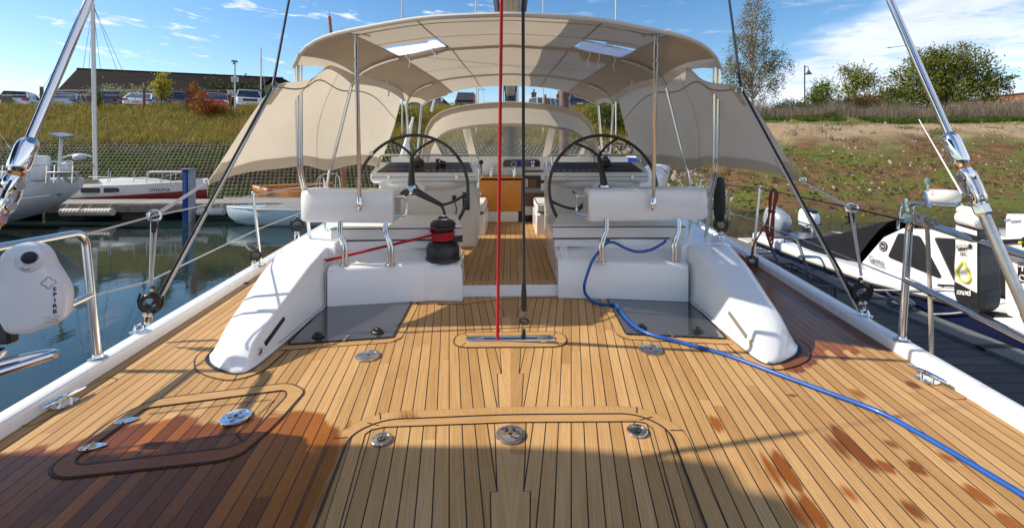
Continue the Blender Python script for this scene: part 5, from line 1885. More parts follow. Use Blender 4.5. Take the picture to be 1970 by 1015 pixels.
# ---- second white rescue case at the edge of the picture
q0, q1 = A(1930, 500, 2.22), A(2010, 500, 2.02)
d = (q1 - q0).normalized(); n2 = d.cross(V((0, 0, 1))); n2 = n2 if n2.dot(-q0) > 0 else -n2
rc = thing('rescue_module', 'white rescue module case with black straps behind the starboard backstay', 'rescue module', V((q0.x, q0.y, .3)))
zlo, zhi = A(1950, 612, 2.15).z, A(1950, 414, 2.15).z
m = MB()
L_ = (q1 - q0).length
rings = []
for z, k in ((zlo, .94), (zlo + .02, 1), (zhi - .12, 1), (zhi - .1, .985), (zhi - .02, .985), (zhi, .95)):
    rings.append([V((p.x, p.y, z)) for p in fillet_closed([q0 + d * (L_ * (1 - k)), q0 - n2 * .16 + d * (L_ * (1 - k)), q1 - n2 * .16, q1], .02, 3)])
rcb = part('module_case', m.loft(rings), WPL, rc, smooth=40)
def onc(t, py, o=.003): 
    p = q0 + d * (L_ * t); return V((p.x, p.y, A(1950, py, 2.15).z)) + n2 * o
Mx = Matrix((d, -n2, V((0, 0, 1)))).transposed()
m = MB(); m.box(onc(.45, 462, .006), (L_ * .9, .014, .022), Mx); m.box(onc(.72, 460, .016), (.045, .025, .05), Mx); part('clip_strap', m, BLACK, rc, bevel=.003)
m = MB(); m.box(onc(.62, 462, .032), (.016, .01, .010), Mx); part('clip_tag', m, YG, rc)
m = MB(); m.box(onc(.52, 520, .003), (.052, .004, .10), Mx); part('label_plate', m, BLACK, rc)
m = MB()
for i, yy in enumerate((501, 505, 509)): m.box(onc(.52, yy, .0065), (.040, .001, .004), Mx)
m.box(onc(.52, 514, .0065), (.006, .001, .02), Mx); m.torus(onc(.52, 531, .0065), .014, .0025, n2, 20, 5)
part('label_print', m, VINYL, rc)
m = MB()
for t_, w_ in ((.12, .03), (.34, .05)): m.box(onc(t_, 426, .002), (w_, .003, .012), Mx)
part('lid_print', m, M('print_blue_grey', (.20, .22, .32), .5), rc)

# ---- twisted rope over the starboard stern rail
a = A(1776, 424, br.y - .16)
def twist(path, r, pitch, n=3):
    """laid rope: n strands"""
    P = dens(path, .006)
    outm = MB()
    L = [0]
    for i in range(1, len(P)): L.append(L[-1] + (P[i] - P[i - 1]).length)
    for k in range(n):
        Q = []
        for i, p in enumerate(P):
            t = (P[min(i + 1, len(P) - 1)] - P[max(i - 1, 0)]).normalized()
            x = t.cross(V((0, 1, .2))); x = x.normalized() if x.length > 1e-4 else V((1, 0, 0)); y_ = t.cross(x)
            a_ = 2 * PI * (L[i] / pitch + k / n)
            Q.append(p + (x * math.cos(a_) + y_ * math.sin(a_)) * r * .52)
        outm.tube(Q, r * .58, 6)
    return outm
hr = thing('hanging_rope', 'pale laid rope looped over the starboard stern rail and hanging down outside', 'rope', a)
down = spline([a + V((.02, .02, .012)), a + V((.035, .015, -.03)), a + V((.038, .01, -.12)), a + V((.045, .005, -.4)), a + V((.05, 0, -.66)), a + V((.05, 0, -1.0))], 10)
part('rope_fall', twist(down, .012, .05), OLDROPE, hr, smooth=70)
w_ = []
for i in range(46):
    t = i / 45
    ang = 2 * PI * t * 2.2
    w_.append(a + V((0, .06 - .12 * t, 0)) + V((.030 * math.cos(ang), .0, .030 * math.sin(ang))))
part('rope_wraps', twist(w_, .012, .05), OLDROPE, hr, smooth=70)
# =================================================================== WATER, BANKS, VEGETATION, BUILDINGS, CARS
def sstep(a, b, x):
    t = max(0.0, min(1.0, (x - a) / (b - a))); return t * t * (3 - 2 * t)
def interp(tab, x):
    if x <= tab[0][0]: return tab[0][1]
    for (a, b), (c, d) in zip(tab, tab[1:]):
        if x <= c: return b + (d - b) * (x - a) / (c - a)
    return tab[-1][1]
LP = [(-8, -4.0), (0, -1.5), (5.5, 1.75), (10, 4.15), (11.2, 4.4), (60, 4.6), (200, 5)]
RP = [(-14, -3.4), (-8, -1.95), (-6, -1.5), (-2.5, -1.32), (0, -1.1), (3, -.55), (5.5, .28), (8, 1.3), (12, 2.6), (16, 3.75), (18.5, 4.3), (60, 4.8), (200, 5.5)]
def shore(x): return 23.5 - 1.0 * sstep(8, 14, x) - .03 * max(0, x - 14)
def crack(x): return 34.3 + .5 * math.sin(x * .8) + .35 * math.sin(x * 2.3 + 1) + .05 * (x - 20)
def hz(x, y, rough=True):
    t = y - shore(x)
    r = sstep(7.5, 12.5, x)
    l = interp(LP, t)
    rr_ = interp(RP, t)
    if rough:
        if t < 18: rr_ += .30 * noise.noise((x * .16, y * .2, 8)) * sstep(-1, 4, t) + .12 * noise.noise((x * .35, y * .35, 0)) + .10 * noise.noise((x * 1.1, y * 1.1, 5)) + .045 * noise.noise((x * 3.1, y * 3.1, 9))
        if 15 < x < 27:
            rr_ += .34 * sstep(-.05, .05, y - crack(x)) * sstep(15, 17, x) * (1 - sstep(24, 27, x)) * (1 - sstep(36, 40, y))
        l += .10 * noise.noise((x * .5, y * .5, 2)) * (1 if t > 4 else .25)
    return l + (rr_ - l) * r

# ---- water
m, nt, out = nt_new('harbour_water')
h = N(nt)
p = h.n('ShaderNodeBsdfPrincipled')
co = h.gpos()
p.inputs['Base Color'].default_value = (.02, .04, .04, 1)
p.inputs['Roughness'].default_value = .035
p.inputs['IOR'].default_value = 1.333
p.inputs['Specular IOR Level'].default_value = .62
n1_ = h.noise(co, .55, 2, .5)
n2_ = h.noise(co, 2.6, 3, .55, .6)
n3_ = h.noise(co, 9.0, 2, .5)
hh = h.math('ADD', h.math('ADD', h.math('MULTIPLY', n1_, 1.2), h.math('MULTIPLY', n2_, .42)), h.math('MULTIPLY', n3_, .07))
b = h.n('ShaderNodeBump'); b.inputs['Strength'].default_value = .13; b.inputs['Distance'].default_value = .035
h.link(hh, b.inputs['Height']); h.link(b.outputs[0], p.inputs['Normal'])
h.link(h.mix(h.step(n1_, .3, .7), (.010, .024, .021, 1), (.017, .034, .030, 1)), p.inputs['Base Color'])
h.link(p.outputs[0], out.inputs[0])
kind(part('water', MB().poly([(-300, -120, WATER), (300, -120, WATER), (300, 60, WATER), (-300, 60, WATER)]), m, smooth=0), 'structure')

# ---- ground material
m, nt, out = nt_new('shore_ground')
h = N(nt)
p = h.n('ShaderNodeBsdfPrincipled'); p.inputs['Roughness'].default_value = .9; p.inputs['Specular IOR Level'].default_value = .25
co = h.gpos()
x_, y_, z_ = h.sep(co)
big = h.noise(co, .32, 5, .62, .5)
mid = h.noise(co, 1.3, 5, .65, .4)
fine = h.noise(co, 9.0, 4, .7)
vor = h.n('ShaderNodeTexVoronoi'); vor.inputs['Scale'].default_value = 9.0; h.link(co, vor.inputs['Vector'])
pebble = h.mix(h.step(fine, .35, .68), (.17, .10, .045, 1), (.40, .275, .145, 1))
pebble = h.mix(h.math('MULTIPLY', h.step(vor.outputs['Color'] if False else vor.outputs['Distance'], .05, .4), .55), h.mix(.5, pebble, (.62, .50, .36, 1)), pebble)
pebble = h.mix(h.math('MULTIPLY', h.step(mid, .52, .72), .6), pebble, (.20, .115, .05, 1))
mud = h.mix(h.step(mid, .38, .62), (.085, .048, .016, 1), (.19, .105, .040, 1))
mud = h.mix(h.step(fine, .55, .8), mud, (.30, .21, .11, 1))
weed = h.mix(h.step(fine, .3, .7), (.045, .065, .008, 1), (.15, .19, .022, 1))
mud = h.mix(h.math('MULTIPLY', h.step(big, .45, .57), h.math('MULTIPLY', h.step(fine, .25, .5), .88)), mud, weed)
dark = h.math('MULTIPLY', h.step(mid, .58, .66), h.step(fine, .38, .55))
mud = h.mix(dark, mud, (.022, .018, .010, 1))
zz = h.math('ADD', z_, h.math('MULTIPLY', h.math('SUBTRACT', h.math('ADD', h.math('MULTIPLY', big, .5), h.math('MULTIPLY', h.noise(co, .14, 3, .5), .5)), .5), 6.5))
low = h.mix(h.step(zz, 1.5, 3.1), mud, pebble)
turf = h.mix(h.step(mid, .35, .65), (.085, .095, .018, 1), (.16, .15, .035, 1))
low = h.mix(h.step(h.math('ADD', z_, h.math('MULTIPLY', mid, .8)), 3.75, 4.1), low, turf)
earth = h.mix(h.step(mid, .35, .65), (.040, .042, .012, 1), (.095, .080, .028, 1))
leftcol = h.mix(h.step(z_, 1.2, 2.0), h.mix(h.step(fine, .3, .7), (.018, .018, .010, 1), (.05, .05, .025, 1)), earth)
col = h.mix(h.step(x_, 8.0, 11.0), leftcol, low)
wetf = h.step(z_, -1.1, -1.5)
wetf = h.math('SUBTRACT', 1.0, h.step(z_, -1.5, -1.15))
col = h.mix(h.math('MULTIPLY', wetf, .6), col, (.03, .022, .01, 1))
h.link(col, p.inputs['Base Color'])
h.link(h.bump(h.math('ADD', fine, h.math('MULTIPLY', vor.outputs['Distance'], .8)), .7, .06), p.inputs['Normal'])
h.link(p.outputs[0], out.inputs[0])
GROUND = m
xs = [-140 + i * 4 for i in range(22)] + [-52 + i * .8 for i in range(74)] + [7.2 + i * .28 for i in range(150)] + [49 + i * 2 for i in range(10)] + [70 + i * 8 for i in range(12)]
ysd = [15 + i * 1.0 for i in range(7)] + [22 + i * .28 for i in range(75)] + [43 + i * 1.5 for i in range(14)] + [65 + i * 12 for i in range(14)] + [260, 420, 800, 1600]
kind(part('ground', MB().sheet([[V((x, y, hz(x, y))) for x in xs] for y in ysd]), GROUND, smooth=180), 'structure')

# ---- honeycomb revetment blocks on the port bank
m, nt, out = nt_new('revetment')
h = N(nt)
p = h.n('ShaderNodeBsdfPrincipled'); p.inputs['Roughness'].default_value = .9
co = h.gpos()
x_, y_, z_ = h.sep(co)
n1_ = h.noise(co, .45, 4, .6, .6); n2_ = h.noise(co, 6.0, 3, .65)
moss = h.mix(h.step(n2_, .3, .7), (.035, .052, .006, 1), (.13, .155, .024, 1))
conc = h.mix(h.step(n2_, .3, .7), (.075, .062, .04, 1), (.21, .185, .13, 1))
brown = h.mix(h.step(n2_, .3, .7), (.035, .022, .010, 1), (.11, .06, .022, 1))
zw = h.math('ADD', z_, h.math('MULTIPLY', h.math('SUBTRACT', n1_, .5), 1.4))
c_ = h.mix(h.step(zw, 1.15, 1.6), moss, conc)
bandb = h.math('MULTIPLY', h.step(zw, -.55, -.35), h.math('SUBTRACT', 1.0, h.step(zw, .25, .5)))
bandb = h.math('MULTIPLY', bandb, h.step(h.noise(co, .16, 3, .5), .34, .46))
c_ = h.mix(bandb, c_, brown)
c_ = h.mix(h.math('MULTIPLY', h.step(n1_, .56, .68), .55), c_, conc)
h.link(c_, p.inputs['Base Color']); h.link(p.outputs[0], out.inputs[0])
mb = MB()
sp = .245
j = 0
t = -.2
while t < 5.9:
    x = -37 + (sp / 2 if j % 2 else 0)
    while x < 9.5:
        y = shore(x) + t
        z = hz(x, y, False) - .02
        s_ = sp * rnd.uniform(.44, .52)
        y += rnd.uniform(-.02, .02)
        if sstep(7.5, 10.0, x) < rnd.random() + .15:
            zt = rnd.uniform(.06, .10)
            base = [(x + s_ * math.cos(k * PI / 3), y + s_ * .82 * math.sin(k * PI / 3), z + .59 * s_ * .82 * math.sin(k * PI / 3)) for k in range(6)]
            top = [(x + s_ * .62 * math.cos(k * PI / 3), y - .035 + s_ * .5 * math.sin(k * PI / 3), z + zt + .59 * s_ * .5 * math.sin(k * PI / 3)) for k in range(6)]
            mb.add(base + top + [(x, y - .04, z + zt * 1.18)], [(k, (k + 1) % 6, 6 + (k + 1) % 6, 6 + k) for k in range(6)] + [(6 + k, 6 + (k + 1) % 6, 12) for k in range(6)])
        x += sp
    t += .285
    j += 1
kind(part('revetment_blocks', mb, m, smooth=60), 'stuff')

# ---- grasses
def blades(name, n, region, hgt, width, mat, lean=.35, clump=None):
    """region(rnd) -> (x, y) or None"""
    v, f = [], []
    for i in range(n):
        q = region()
        if q is None: continue
        x, y = q
        z = hz(x, y)
        hh_ = hgt * rnd.uniform(.5, 1.25) * (.6 + .8 * max(0, .5 + noise.noise((x * .5, y * .5, 4))))
        a = rnd.uniform(0, PI)
        lx, ly = rnd.gauss(0, lean) * hh_, rnd.gauss(0, lean) * hh_
        wx, wy = math.cos(a) * width, math.sin(a) * width * .4
        o = len(v)
        v += [(x - wx, y - wy, z - .05), (x + wx, y + wy, z - .05), (x + lx * .4 + wx * .7, y + ly * .4 + wy * .7, z + hh_ * .6), (x + lx * .4 - wx * .7, y + ly * .4 - wy * .7, z + hh_ * .6), (x + lx, y + ly, z + hh_)]
        f += [(o, o + 1, o + 2, o + 3), (o + 3, o + 2, o + 4)]
    b = MB(); b.v, b.f, b.m = v, f, [0] * len(f)
    return kind(part(name, b, mat, smooth=0), 'stuff')
def leafmat(name, cols, rough=.6, scale=.7, trans=.25, fine=5.0):
    m, nt, out = nt_new(name)
    h = N(nt)
    co = h.gpos()
    f = h.math('ADD', h.math('MULTIPLY', h.noise(co, scale, 4, .65, .4), .68), h.math('MULTIPLY', h.noise(co, fine, 2, .6), .32))
    col = h.ramp(f, [(.37 + .26 * i / (len(cols) - 1), c4(c)) for i, c in enumerate(cols)])
    p = h.n('ShaderNodeBsdfPrincipled'); p.inputs['Roughness'].default_value = rough; p.inputs['Specular IOR Level'].default_value = .2
    h.link(col, p.inputs['Base Color'])
    t = h.n('ShaderNodeBsdfTranslucent'); h.link(col, t.inputs[0])
    mx = h.n('ShaderNodeMixShader'); mx.inputs[0].default_value = trans
    h.link(p.outputs[0], mx.inputs[1]); h.link(t.outputs[0], mx.inputs[2]); h.link(mx.outputs[0], out.inputs[0])
    return m
GRASSM = leafmat('bank_grass', [(.05, .06, .010), (.15, .15, .020), (.42, .34, .045), (.26, .13, .03), (.56, .46, .085), (.13, .145, .020), (.45, .36, .045), (.19, .12, .03)], scale=.50)
def reg_left():
    x = rnd.uniform(-44, 10.5); t = rnd.uniform(5.2, 12.2)
    if rnd.random() < .5:
        cx, ct = round(x / 1.15) * 1.15 + .5 * math.sin(t * 3.1), round(t / .8) * .8
        x = cx + rnd.gauss(0, .22); t = ct + rnd.gauss(0, .16)
    if x > 8 and rnd.random() < .3: return None
    return x, shore(x) + t
blades('bank_grass', 60000, reg_left, .44, .017, GRASSM, .38)
DRYM = leafmat('dry_weeds', [(.14, .10, .07), (.26, .20, .14), (.38, .31, .22), (.24, .17, .11), (.42, .36, .27)], scale=.8)
def reg_right():
    x = rnd.uniform(14, 62); y = shore(x) + rnd.triangular(17.6, 26, 18.6)
    return x, y
blades('dry_weeds', 30000, reg_right, 1.25, .016, DRYM, .20)
GREENM = leafmat('low_greenery', [(.045, .075, .012), (.09, .13, .022), (.15, .19, .04), (.07, .10, .018)], scale=1.2)
def reg_green():
    x = rnd.uniform(13, 60); u = rnd.random()
    y = shore(x) + 16.2 + 1.6 * u
    if noise.noise((x * .35, 1, 7)) < -.25: return None
    return x, y
blades('low_greenery', 15000, reg_green, .34, .05, GREENM, .6)
def reg_tuft():
    x = rnd.uniform(12, 45); y = shore(x) + rnd.uniform(8, 16.5)
    if noise.noise((x * .45, y * .8, 3)) < .32: return None
    return x, y
blades('scattered_grass', 14000, reg_tuft, .20, .03, GREENM, .6)
# seaweed clumps and stones on the foreshore
mb = MB()
WEEDM = leafmat('seaweed', [(.020, .016, .006), (.050, .045, .010), (.12, .12, .018), (.030, .020, .008), (.12, .07, .025), (.16, .10, .04)], scale=1.6, trans=0)
def blob(mb, c, r, hgt, n=7):
    ring0 = []
    ph = rnd.random() * 6
    o = len(mb.v)
    vs = [(c[0], c[1], c[2] + hgt)]
    for k in range(n):
        a = 2 * PI * k / n + ph
        rr_ = r * rnd.uniform(.5, 1.3)
        vs.append((c[0] + rr_ * .55 * math.cos(a), c[1] + rr_ * .4 * math.sin(a), c[2] + hgt * rnd.uniform(.4, 1)))
    for k in range(n):
        a = 2 * PI * k / n + ph
        rr_ = r * rnd.uniform(.7, 1.5)
        vs.append((c[0] + rr_ * math.cos(a), c[1] + rr_ * .7 * math.sin(a), c[2] - .06))
    fs = []
    for k in range(n):
        k2 = (k + 1) % n
        fs += [(0, 1 + k, 1 + k2), (1 + k, 1 + n + k, 1 + n + k2, 1 + k2)]
    mb.add(vs, fs)
for i in range(2600):
    x = rnd.uniform(11, 46); t = rnd.triangular(-5.5, 9, 2.0)
    y = shore(x) + t
    if noise.noise((x * .3, y * .55, 11)) + rnd.gauss(0, .18) < .02: continue
    blob(mb, (x, y, hz(x, y)), rnd.uniform(.06, .24), rnd.uniform(.03, .14))
kind(part('seaweed', mb, WEEDM, smooth=180), 'stuff')
mb = MB()
STONEM = leafmat('foreshore_stones', [(.10, .07, .04), (.22, .165, .105), (.36, .29, .21), (.15, .11, .07)], scale=3, trans=0)
for i in range(4200):
    x = rnd.uniform(9, 50); t = rnd.uniform(1, 16.4)
    y = shore(x) + t
    s_ = rnd.uniform(.02, .06) if rnd.random() < .93 else rnd.uniform(.08, .17)
    blob(mb, (x, y, hz(x, y)), s_, s_ * .9, 6)
for i in range(420):
    x = rnd.uniform(5.5, 11.5); t = rnd.uniform(-.3, 6.5)
    y = shore(x) + t
    s_ = rnd.uniform(.07, .26)
    blob(mb, (x, y, hz(x, y)), s_, s_ * .7, 6)
kind(part('foreshore_stones', mb, STONEM, smooth=0), 'stuff')

# ---- shrubs and trees
BARK = M('bark_grey', (.15, .115, .085), .9, var=.35, scale=9, bump=.4, bscale=30)
BARKB = M('birch_bark', (.42, .39, .34), .8, var=.4, scale=7)
def leaves(mb, c, n, spread, size, droop=0.0, flat=.8):
    for i in range(n):
        d = V((rnd.gauss(0, 1), rnd.gauss(0, 1), rnd.gauss(0, flat)))
        q = V(c) + V((d.x * spread, d.y * spread, d.z * spread - abs(rnd.gauss(0, droop))))
        a = V((rnd.uniform(-1, 1), rnd.uniform(-1, 1), rnd.uniform(-1, 1))).normalized() * size * rnd.uniform(.6, 1.3)
        b = a.orthogonal().normalized(); b = Matrix.Rotation(rnd.uniform(0, 6.28), 3, a) @ b * size * rnd.uniform(.35, .6)
        o = len(mb.v)
        mb.v += [tuple(q - a), tuple(q + b), tuple(q + a), tuple(q - b)]
        mb.f.append((o, o + 1, o + 2, o + 3)); mb.m.append(0)
def tree(name, label, cat, base, hgt, lobes, nleaf, lsize, mat, bark, group=None, twigs=40, tr=.12, droop=0.0, clump=.35, stems=1, per=26, sticks=0):
    """lobes: (x, z, rx, rz) in units of height, crown centred over base"""
    base = V(base)
    o = thing(name, label, cat, base, group=group)
    cr = MB(); tk = MB()
    for k in range(stems):
        off = V((rnd.gauss(0, .12), rnd.gauss(0, .12), 0)) * hgt * (.4 if stems > 1 else 0)
        pts = [base + V((0, 0, -.3)) + off * .3, base + off + V((rnd.gauss(0, .02), 0, .35)) * 1 * V((hgt, hgt, hgt)).x * 1.0 if False else base + off + V((rnd.gauss(0, .015) * hgt, 0, .35 * hgt)), base + off * 2 + V((rnd.gauss(0, .03) * hgt, 0, .68 * hgt)), base + off * 2.6 + V((rnd.gauss(0, .04) * hgt, 0, .93 * hgt))]
        tk.tube(spline(pts, 5), [tr * (1 - .058 * i) for i in range(16)], 8)
    tips = []
    tot = sum(l[2] * l[3] for l in lobes)
    nclump = max(8, nleaf // per)
    for l in lobes:
        k = int(nclump * l[2] * l[3] / tot)
        for i in range(k):
            while True:
                d = V((rnd.uniform(-1, 1), rnd.uniform(-1, 1), rnd.uniform(-1, 1)))
                if d.length < 1: break
            d = d * (.55 + .45 * rnd.random()) if d.length < .5 else d
            q = base + V(((l[0] + d.x * l[2]) * hgt, d.y * l[2] * hgt * .8, (l[1] + d.z * l[3]) * hgt))
            tips.append(q)
            leaves(cr, q, per, clump * rnd.uniform(.5, 1.3), lsize, droop)
    for i in range(twigs):
        q = rnd.choice(tips)
        zt = min(q.z - base.z, hgt) * rnd.uniform(.35, .75)
        s_ = base + V((0, 0, max(.15 * hgt, zt)))
        mid = s_.lerp(q, .5) + V((0, 0, .04 * hgt))
        tk.tube([s_, mid, q], [tr * .35, tr * .2, tr * .06], 5)
    for i in range(sticks):
        q = rnd.choice(tips)
        d = (q - (base + V((0, 0, .3 * hgt)))).normalized()
        if d.z < 0: continue
        e = q + d * rnd.uniform(.3, .9)
        tk.tube([q, e], [.012, .004], 4)
        for t in (.2, .4, .6, .8, 1): leaves(cr, q.lerp(e, t), 3, .05, lsize * .85)
    part('trunk', tk, bark, o, smooth=60)
    part('crown', cr, mat, o, smooth=0)
    return o
def gbase(px, Y, py=230):
    p = A(px, py, Y); return V((p.x, p.y, hz(p.x, p.y)))
BIRCHM = leafmat('birch_leaves', [(.075, .075, .020), (.15, .14, .035), (.25, .20, .075), (.11, .095, .035), (.30, .24, .12)], scale=1.1)
BUSHM = leafmat('maple_leaves', [(.05, .075, .012), (.11, .14, .02), (.20, .21, .035), (.08, .105, .016), (.26, .235, .045)], scale=.7)
YELM = leafmat('yellowing_leaves', [(.10, .13, .015), (.20, .22, .025), (.30, .29, .03), (.15, .16, .02)], scale=.9)
BRWM = leafmat('brown_leaves', [(.11, .055, .018), (.20, .10, .03), (.28, .17, .05), (.12, .09, .025)], scale=1.0)
REDM = leafmat('red_leaves', [(.16, .035, .012), (.28, .07, .018), (.36, .16, .03), (.12, .07, .02)], scale=2.0)
GLDM = leafmat('golden_leaves', [(.22, .21, .015), (.38, .34, .03), (.52, .44, .05), (.28, .24, .02)], scale=2.0)
DRKM = leafmat('dark_leaves', [(.018, .028, .008), (.035, .050, .012), (.06, .07, .02), (.03, .035, .01)], scale=1.2)
b = gbase(1448, 44)
tree('birch_tree', 'tall birch tree with drooping sparse foliage behind the starboard sun screen', 'tree', b, 13.0,
     [(0, .30, .22, .20), (-.02, .50, .20, .18), (.0, .66, .16, .14), (.015, .80, .115, .12), (.02, .92, .07, .08), (-.18, .36, .13, .12), (.17, .42, .13, .15)], 15500, .085, BIRCHM, BARKB, twigs=70, tr=.14, droop=.45, clump=.22, per=20)
b = gbase(1812, 48)
tree('maple_tree', 'broad dense green tree, largest crown on the starboard bank', 'tree', b, 8.9,
     [(0, .52, .52, .34), (-.40, .38, .32, .26), (.36, .47, .40, .26), (.14, .70, .40, .24), (-.12, .72, .26, .20), (.0, .25, .66, .18), (.58, .44, .24, .15), (-.62, .24, .22, .18)], 25000, .13, BUSHM, BARK, twigs=90, tr=.16, clump=.42, stems=4, sticks=260)
b = gbase(1642, 47)
tree('young_tree', 'slim yellow green tree left of the broad green tree', 'tree', b, 6.8,
     [(-.02, .55, .26, .22), (.12, .70, .20, .18), (-.10, .80, .14, .12), (.22, .60, .2, .15), (.0, .35, .3, .16)], 4200, .11, YELM, BARK, twigs=60, tr=.08, clump=.32, stems=2, sticks=60)
b = gbase(1578, 46)
tree('young_tree', 'small bushy light green tree beside the lamp post', 'tree', b, 4.7,
     [(0, .45, .32, .30), (.06, .70, .22, .26), (-.1, .3, .3, .2)], 5200, .10, leafmat('light_green_leaves', [(.07, .11, .012), (.14, .19, .02), (.22, .25, .03), (.10, .13, .015)], scale=1), BARK, twigs=40, tr=.07, clump=.28, stems=2, sticks=40)
for px, hh_, lab in ((1708, 3.0, 'olive scrub bush merging into the left foot of the broad green tree'), (1618, 2.6, 'low green scrub bush between the two young trees'), (1520, 2.4, 'low scrub bush at the right foot of the birch')):
    tree('scrub_bush', lab, 'bush', gbase(px, 45), hh_, [(0, .45, .65, .34), (.4, .4, .4, .28), (-.4, .35, .4, .26)], 3400, .10, BUSHM if px != 1520 else YELM, BARK, twigs=40, tr=.04, clump=.28, stems=4, sticks=30)
b = gbase(1655, 45.5)
tree('shrub', 'reddish brown autumn shrub between the small trees on the starboard bank', 'shrub', b, 3.4,
     [(0, .45, .55, .30), (.3, .5, .4, .3), (-.35, .35, .35, .22)], 5600, .10, BRWM, BARK, twigs=60, tr=.05, clump=.3, stems=4, sticks=40)
b = gbase(1925, 52)
tree('bare_shrub', 'leafless pale twiggy shrub before the brick wall', 'shrub', b, 4.3, [(0, .45, .35, .3), (.15, .65, .25, .2)], 300, .06, BRWM, M('pale_twigs', (.30, .24, .18), .9), twigs=150, tr=.06, clump=.3, stems=5, per=4)
b = gbase(1935, 43)
tree('dry_bush', 'straw coloured bushy weeds at the far right of the bank', 'bush', b, 2.3, [(0, .4, .9, .3), (.6, .5, .7, .3)], 5200, .09, DRYM, M('pale_twigs_straw', (.36, .28, .18), .9), twigs=160, tr=.03, clump=.3, stems=5, per=18)
b = gbase(1870, 44.5)
tree('dry_bush', 'orange brown bush in the weeds below the broad green tree', 'bush', b, 2.5, [(0, .45, .5, .3)], 1800, .09, leafmat('orange_brown_leaves', [(.22, .12, .03), (.34, .20, .05), (.20, .14, .04)]), BARK, twigs=60, tr=.03, clump=.3, stems=4)
# port bank
b = gbase(311, 33.6, 200)
b.z = hz(b.x, b.y)
tree('sapling', 'golden yellow sapling standing at the car park edge', 'tree', b, 2.9, [(0, .62, .17, .22), (-.13, .70, .10, .14), (.14, .66, .10, .16), (.02, .86, .09, .12), (0, .45, .2, .1)], 1500, .085, GLDM, BARK, twigs=40, tr=.03, clump=.12, per=18)
b = gbase(400, 32.6, 200)
tree('red_bush', 'low red autumn bush in front of the red car', 'bush', b, 1.5, [(0, .45, .75, .3), (-.3, .8, .3, .35), (.35, .4, .5, .25)], 2600, .07, REDM, BARK, twigs=70, tr=.02, clump=.18, stems=4, per=18)
tree('reddish_shrub', 'thin orange brown shrub left of the red car', 'shrub', gbase(370, 33.6, 200), 2.1, [(0, .5, .14, .35), (.05, .8, .10, .2)], 700, .06, REDM, BARK, twigs=40, tr=.02, clump=.12, stems=3, per=14)
b = gbase(455, 46, 190)
tree('dark_bush', 'large dark green bush at the right end of the long roof', 'bush', b, 4.2, [(0, .5, .75, .40), (.5, .4, .5, .34), (-.5, .3, .5, .28)], 9000, .14, DRKM, BARK, twigs=40, tr=.1, clump=.4, stems=3)
tree('green_bush', 'pale leafy bush between the parked cars and the long roof', 'bush', gbase(248, 41, 190), 2.9, [(0, .5, 1.0, .36), (-.7, .4, .5, .3), (.8, .45, .5, .3)], 5200, .12, leafmat('pale_bush_leaves', [(.12, .14, .05), (.24, .25, .11), (.34, .33, .17), (.16, .17, .06)], scale=1), BARK, twigs=40, tr=.05, clump=.35, stems=4)
tree('ivy_post', 'ivy covered post among the parked cars', 'post', gbase(188, 33.7, 200), 1.75, [(0, .5, .10, .48)], 1500, .05, leafmat('ivy', [(.08, .10, .015), (.17, .19, .03), (.24, .25, .05)], scale=3), BARK, twigs=8, tr=.08, clump=.08, per=18)
for px, Y, hh_, lab in ((1165, 31, 2.6, 'leafy green bush on the bank beside the sprayhood'), (1215, 30.5, 1.7, 'small yellow green bush low on the bank beside the starboard screen'), (1190, 33.0, 2.2, 'dull olive bush high on the bank beside the starboard screen'), (766, 31.5, 1.5, 'grassy yellow green bush seen between port screen and sprayhood')):
    tree('bank_bush', lab, 'bush', gbase(px, Y, 250), hh_, [(0, .45, .45, .38), (.3, .4, .35, .3)], 2600, .09, YELM if hh_ < 2 else BUSHM, BARK, twigs=30, tr=.04, clump=.25, stems=3, group=None)
b = gbase(1122, 60, 190)
tree('dark_bush', 'dark tree showing under the bimini right of the brown pile', 'tree', b, 7.3, [(0, .6, .35, .3), (.3, .5, .3, .25)], 4000, .2, DRKM, BARK, twigs=30, tr=.12, clump=.5)

# ---- buildings
TILE = M('dark_roof_tile', (.013, .009, .008), .9, spec=.1, var=.45, scale=1.6, bump=.5, bscale=9)
BRICK = M('red_brick', (.26, .10, .06), .85, var=.3, scale=6, bump=.3, bscale=20)
RENDER = M('pale_render', (.46, .44, .38), .8, var=.1, scale=2)
SAGE = M('sage_boarding', (.24, .27, .22), .7, var=.1, scale=3)
def roofed(name, label, cat, pts_roof, ridge, mats, eave_z, gz, depth):
    pass
# long roof
Yb1 = 58
l0, l1 = A(106, 182, Yb1), A(532, 190, Yb1)
r0, r1_ = A(135, 130, Yb1 + 5), A(466, 142, Yb1 + 5)
o = thing('long_building', 'long low building with a huge dark tiled roof behind the cars', 'building', V(((l0.x + l1.x) / 2, Yb1 + 5, 4.5)))
ez = 8.0
mb = MB()
e = [V((l0.x - .5, Yb1, ez)), V((l1.x + 3, Yb1 + 4, ez - .6)), V((l1.x + 3, Yb1 + 16, ez - .6)), V((l0.x - .5, Yb1 + 12, ez))]
rg = [V((r0.x, Yb1 + 6, r0.z)), V((r1_.x + 3, Yb1 + 10, r1_.z + .2))]
mb.add(e + rg, [(0, 1, 5, 4), (1, 2, 5), (2, 3, 4, 5), (3, 0, 4)])
part('roof', mb, TILE, o, smooth=0)
mb = MB(); mb.tube(rg, .14, 8); part('ridge_tiles', mb, TILE, o)
mb = MB().prism([(l0.x, Yb1 + .4), (l1.x + 2.6, Yb1 + 4.4), (l1.x + 2.6, Yb1 + 15.6), (l0.x, Yb1 + 11.6)], 4.2, ez + .05)
part('wall', mb, M('dark_boarding', (.05, .045, .04), .8), o)
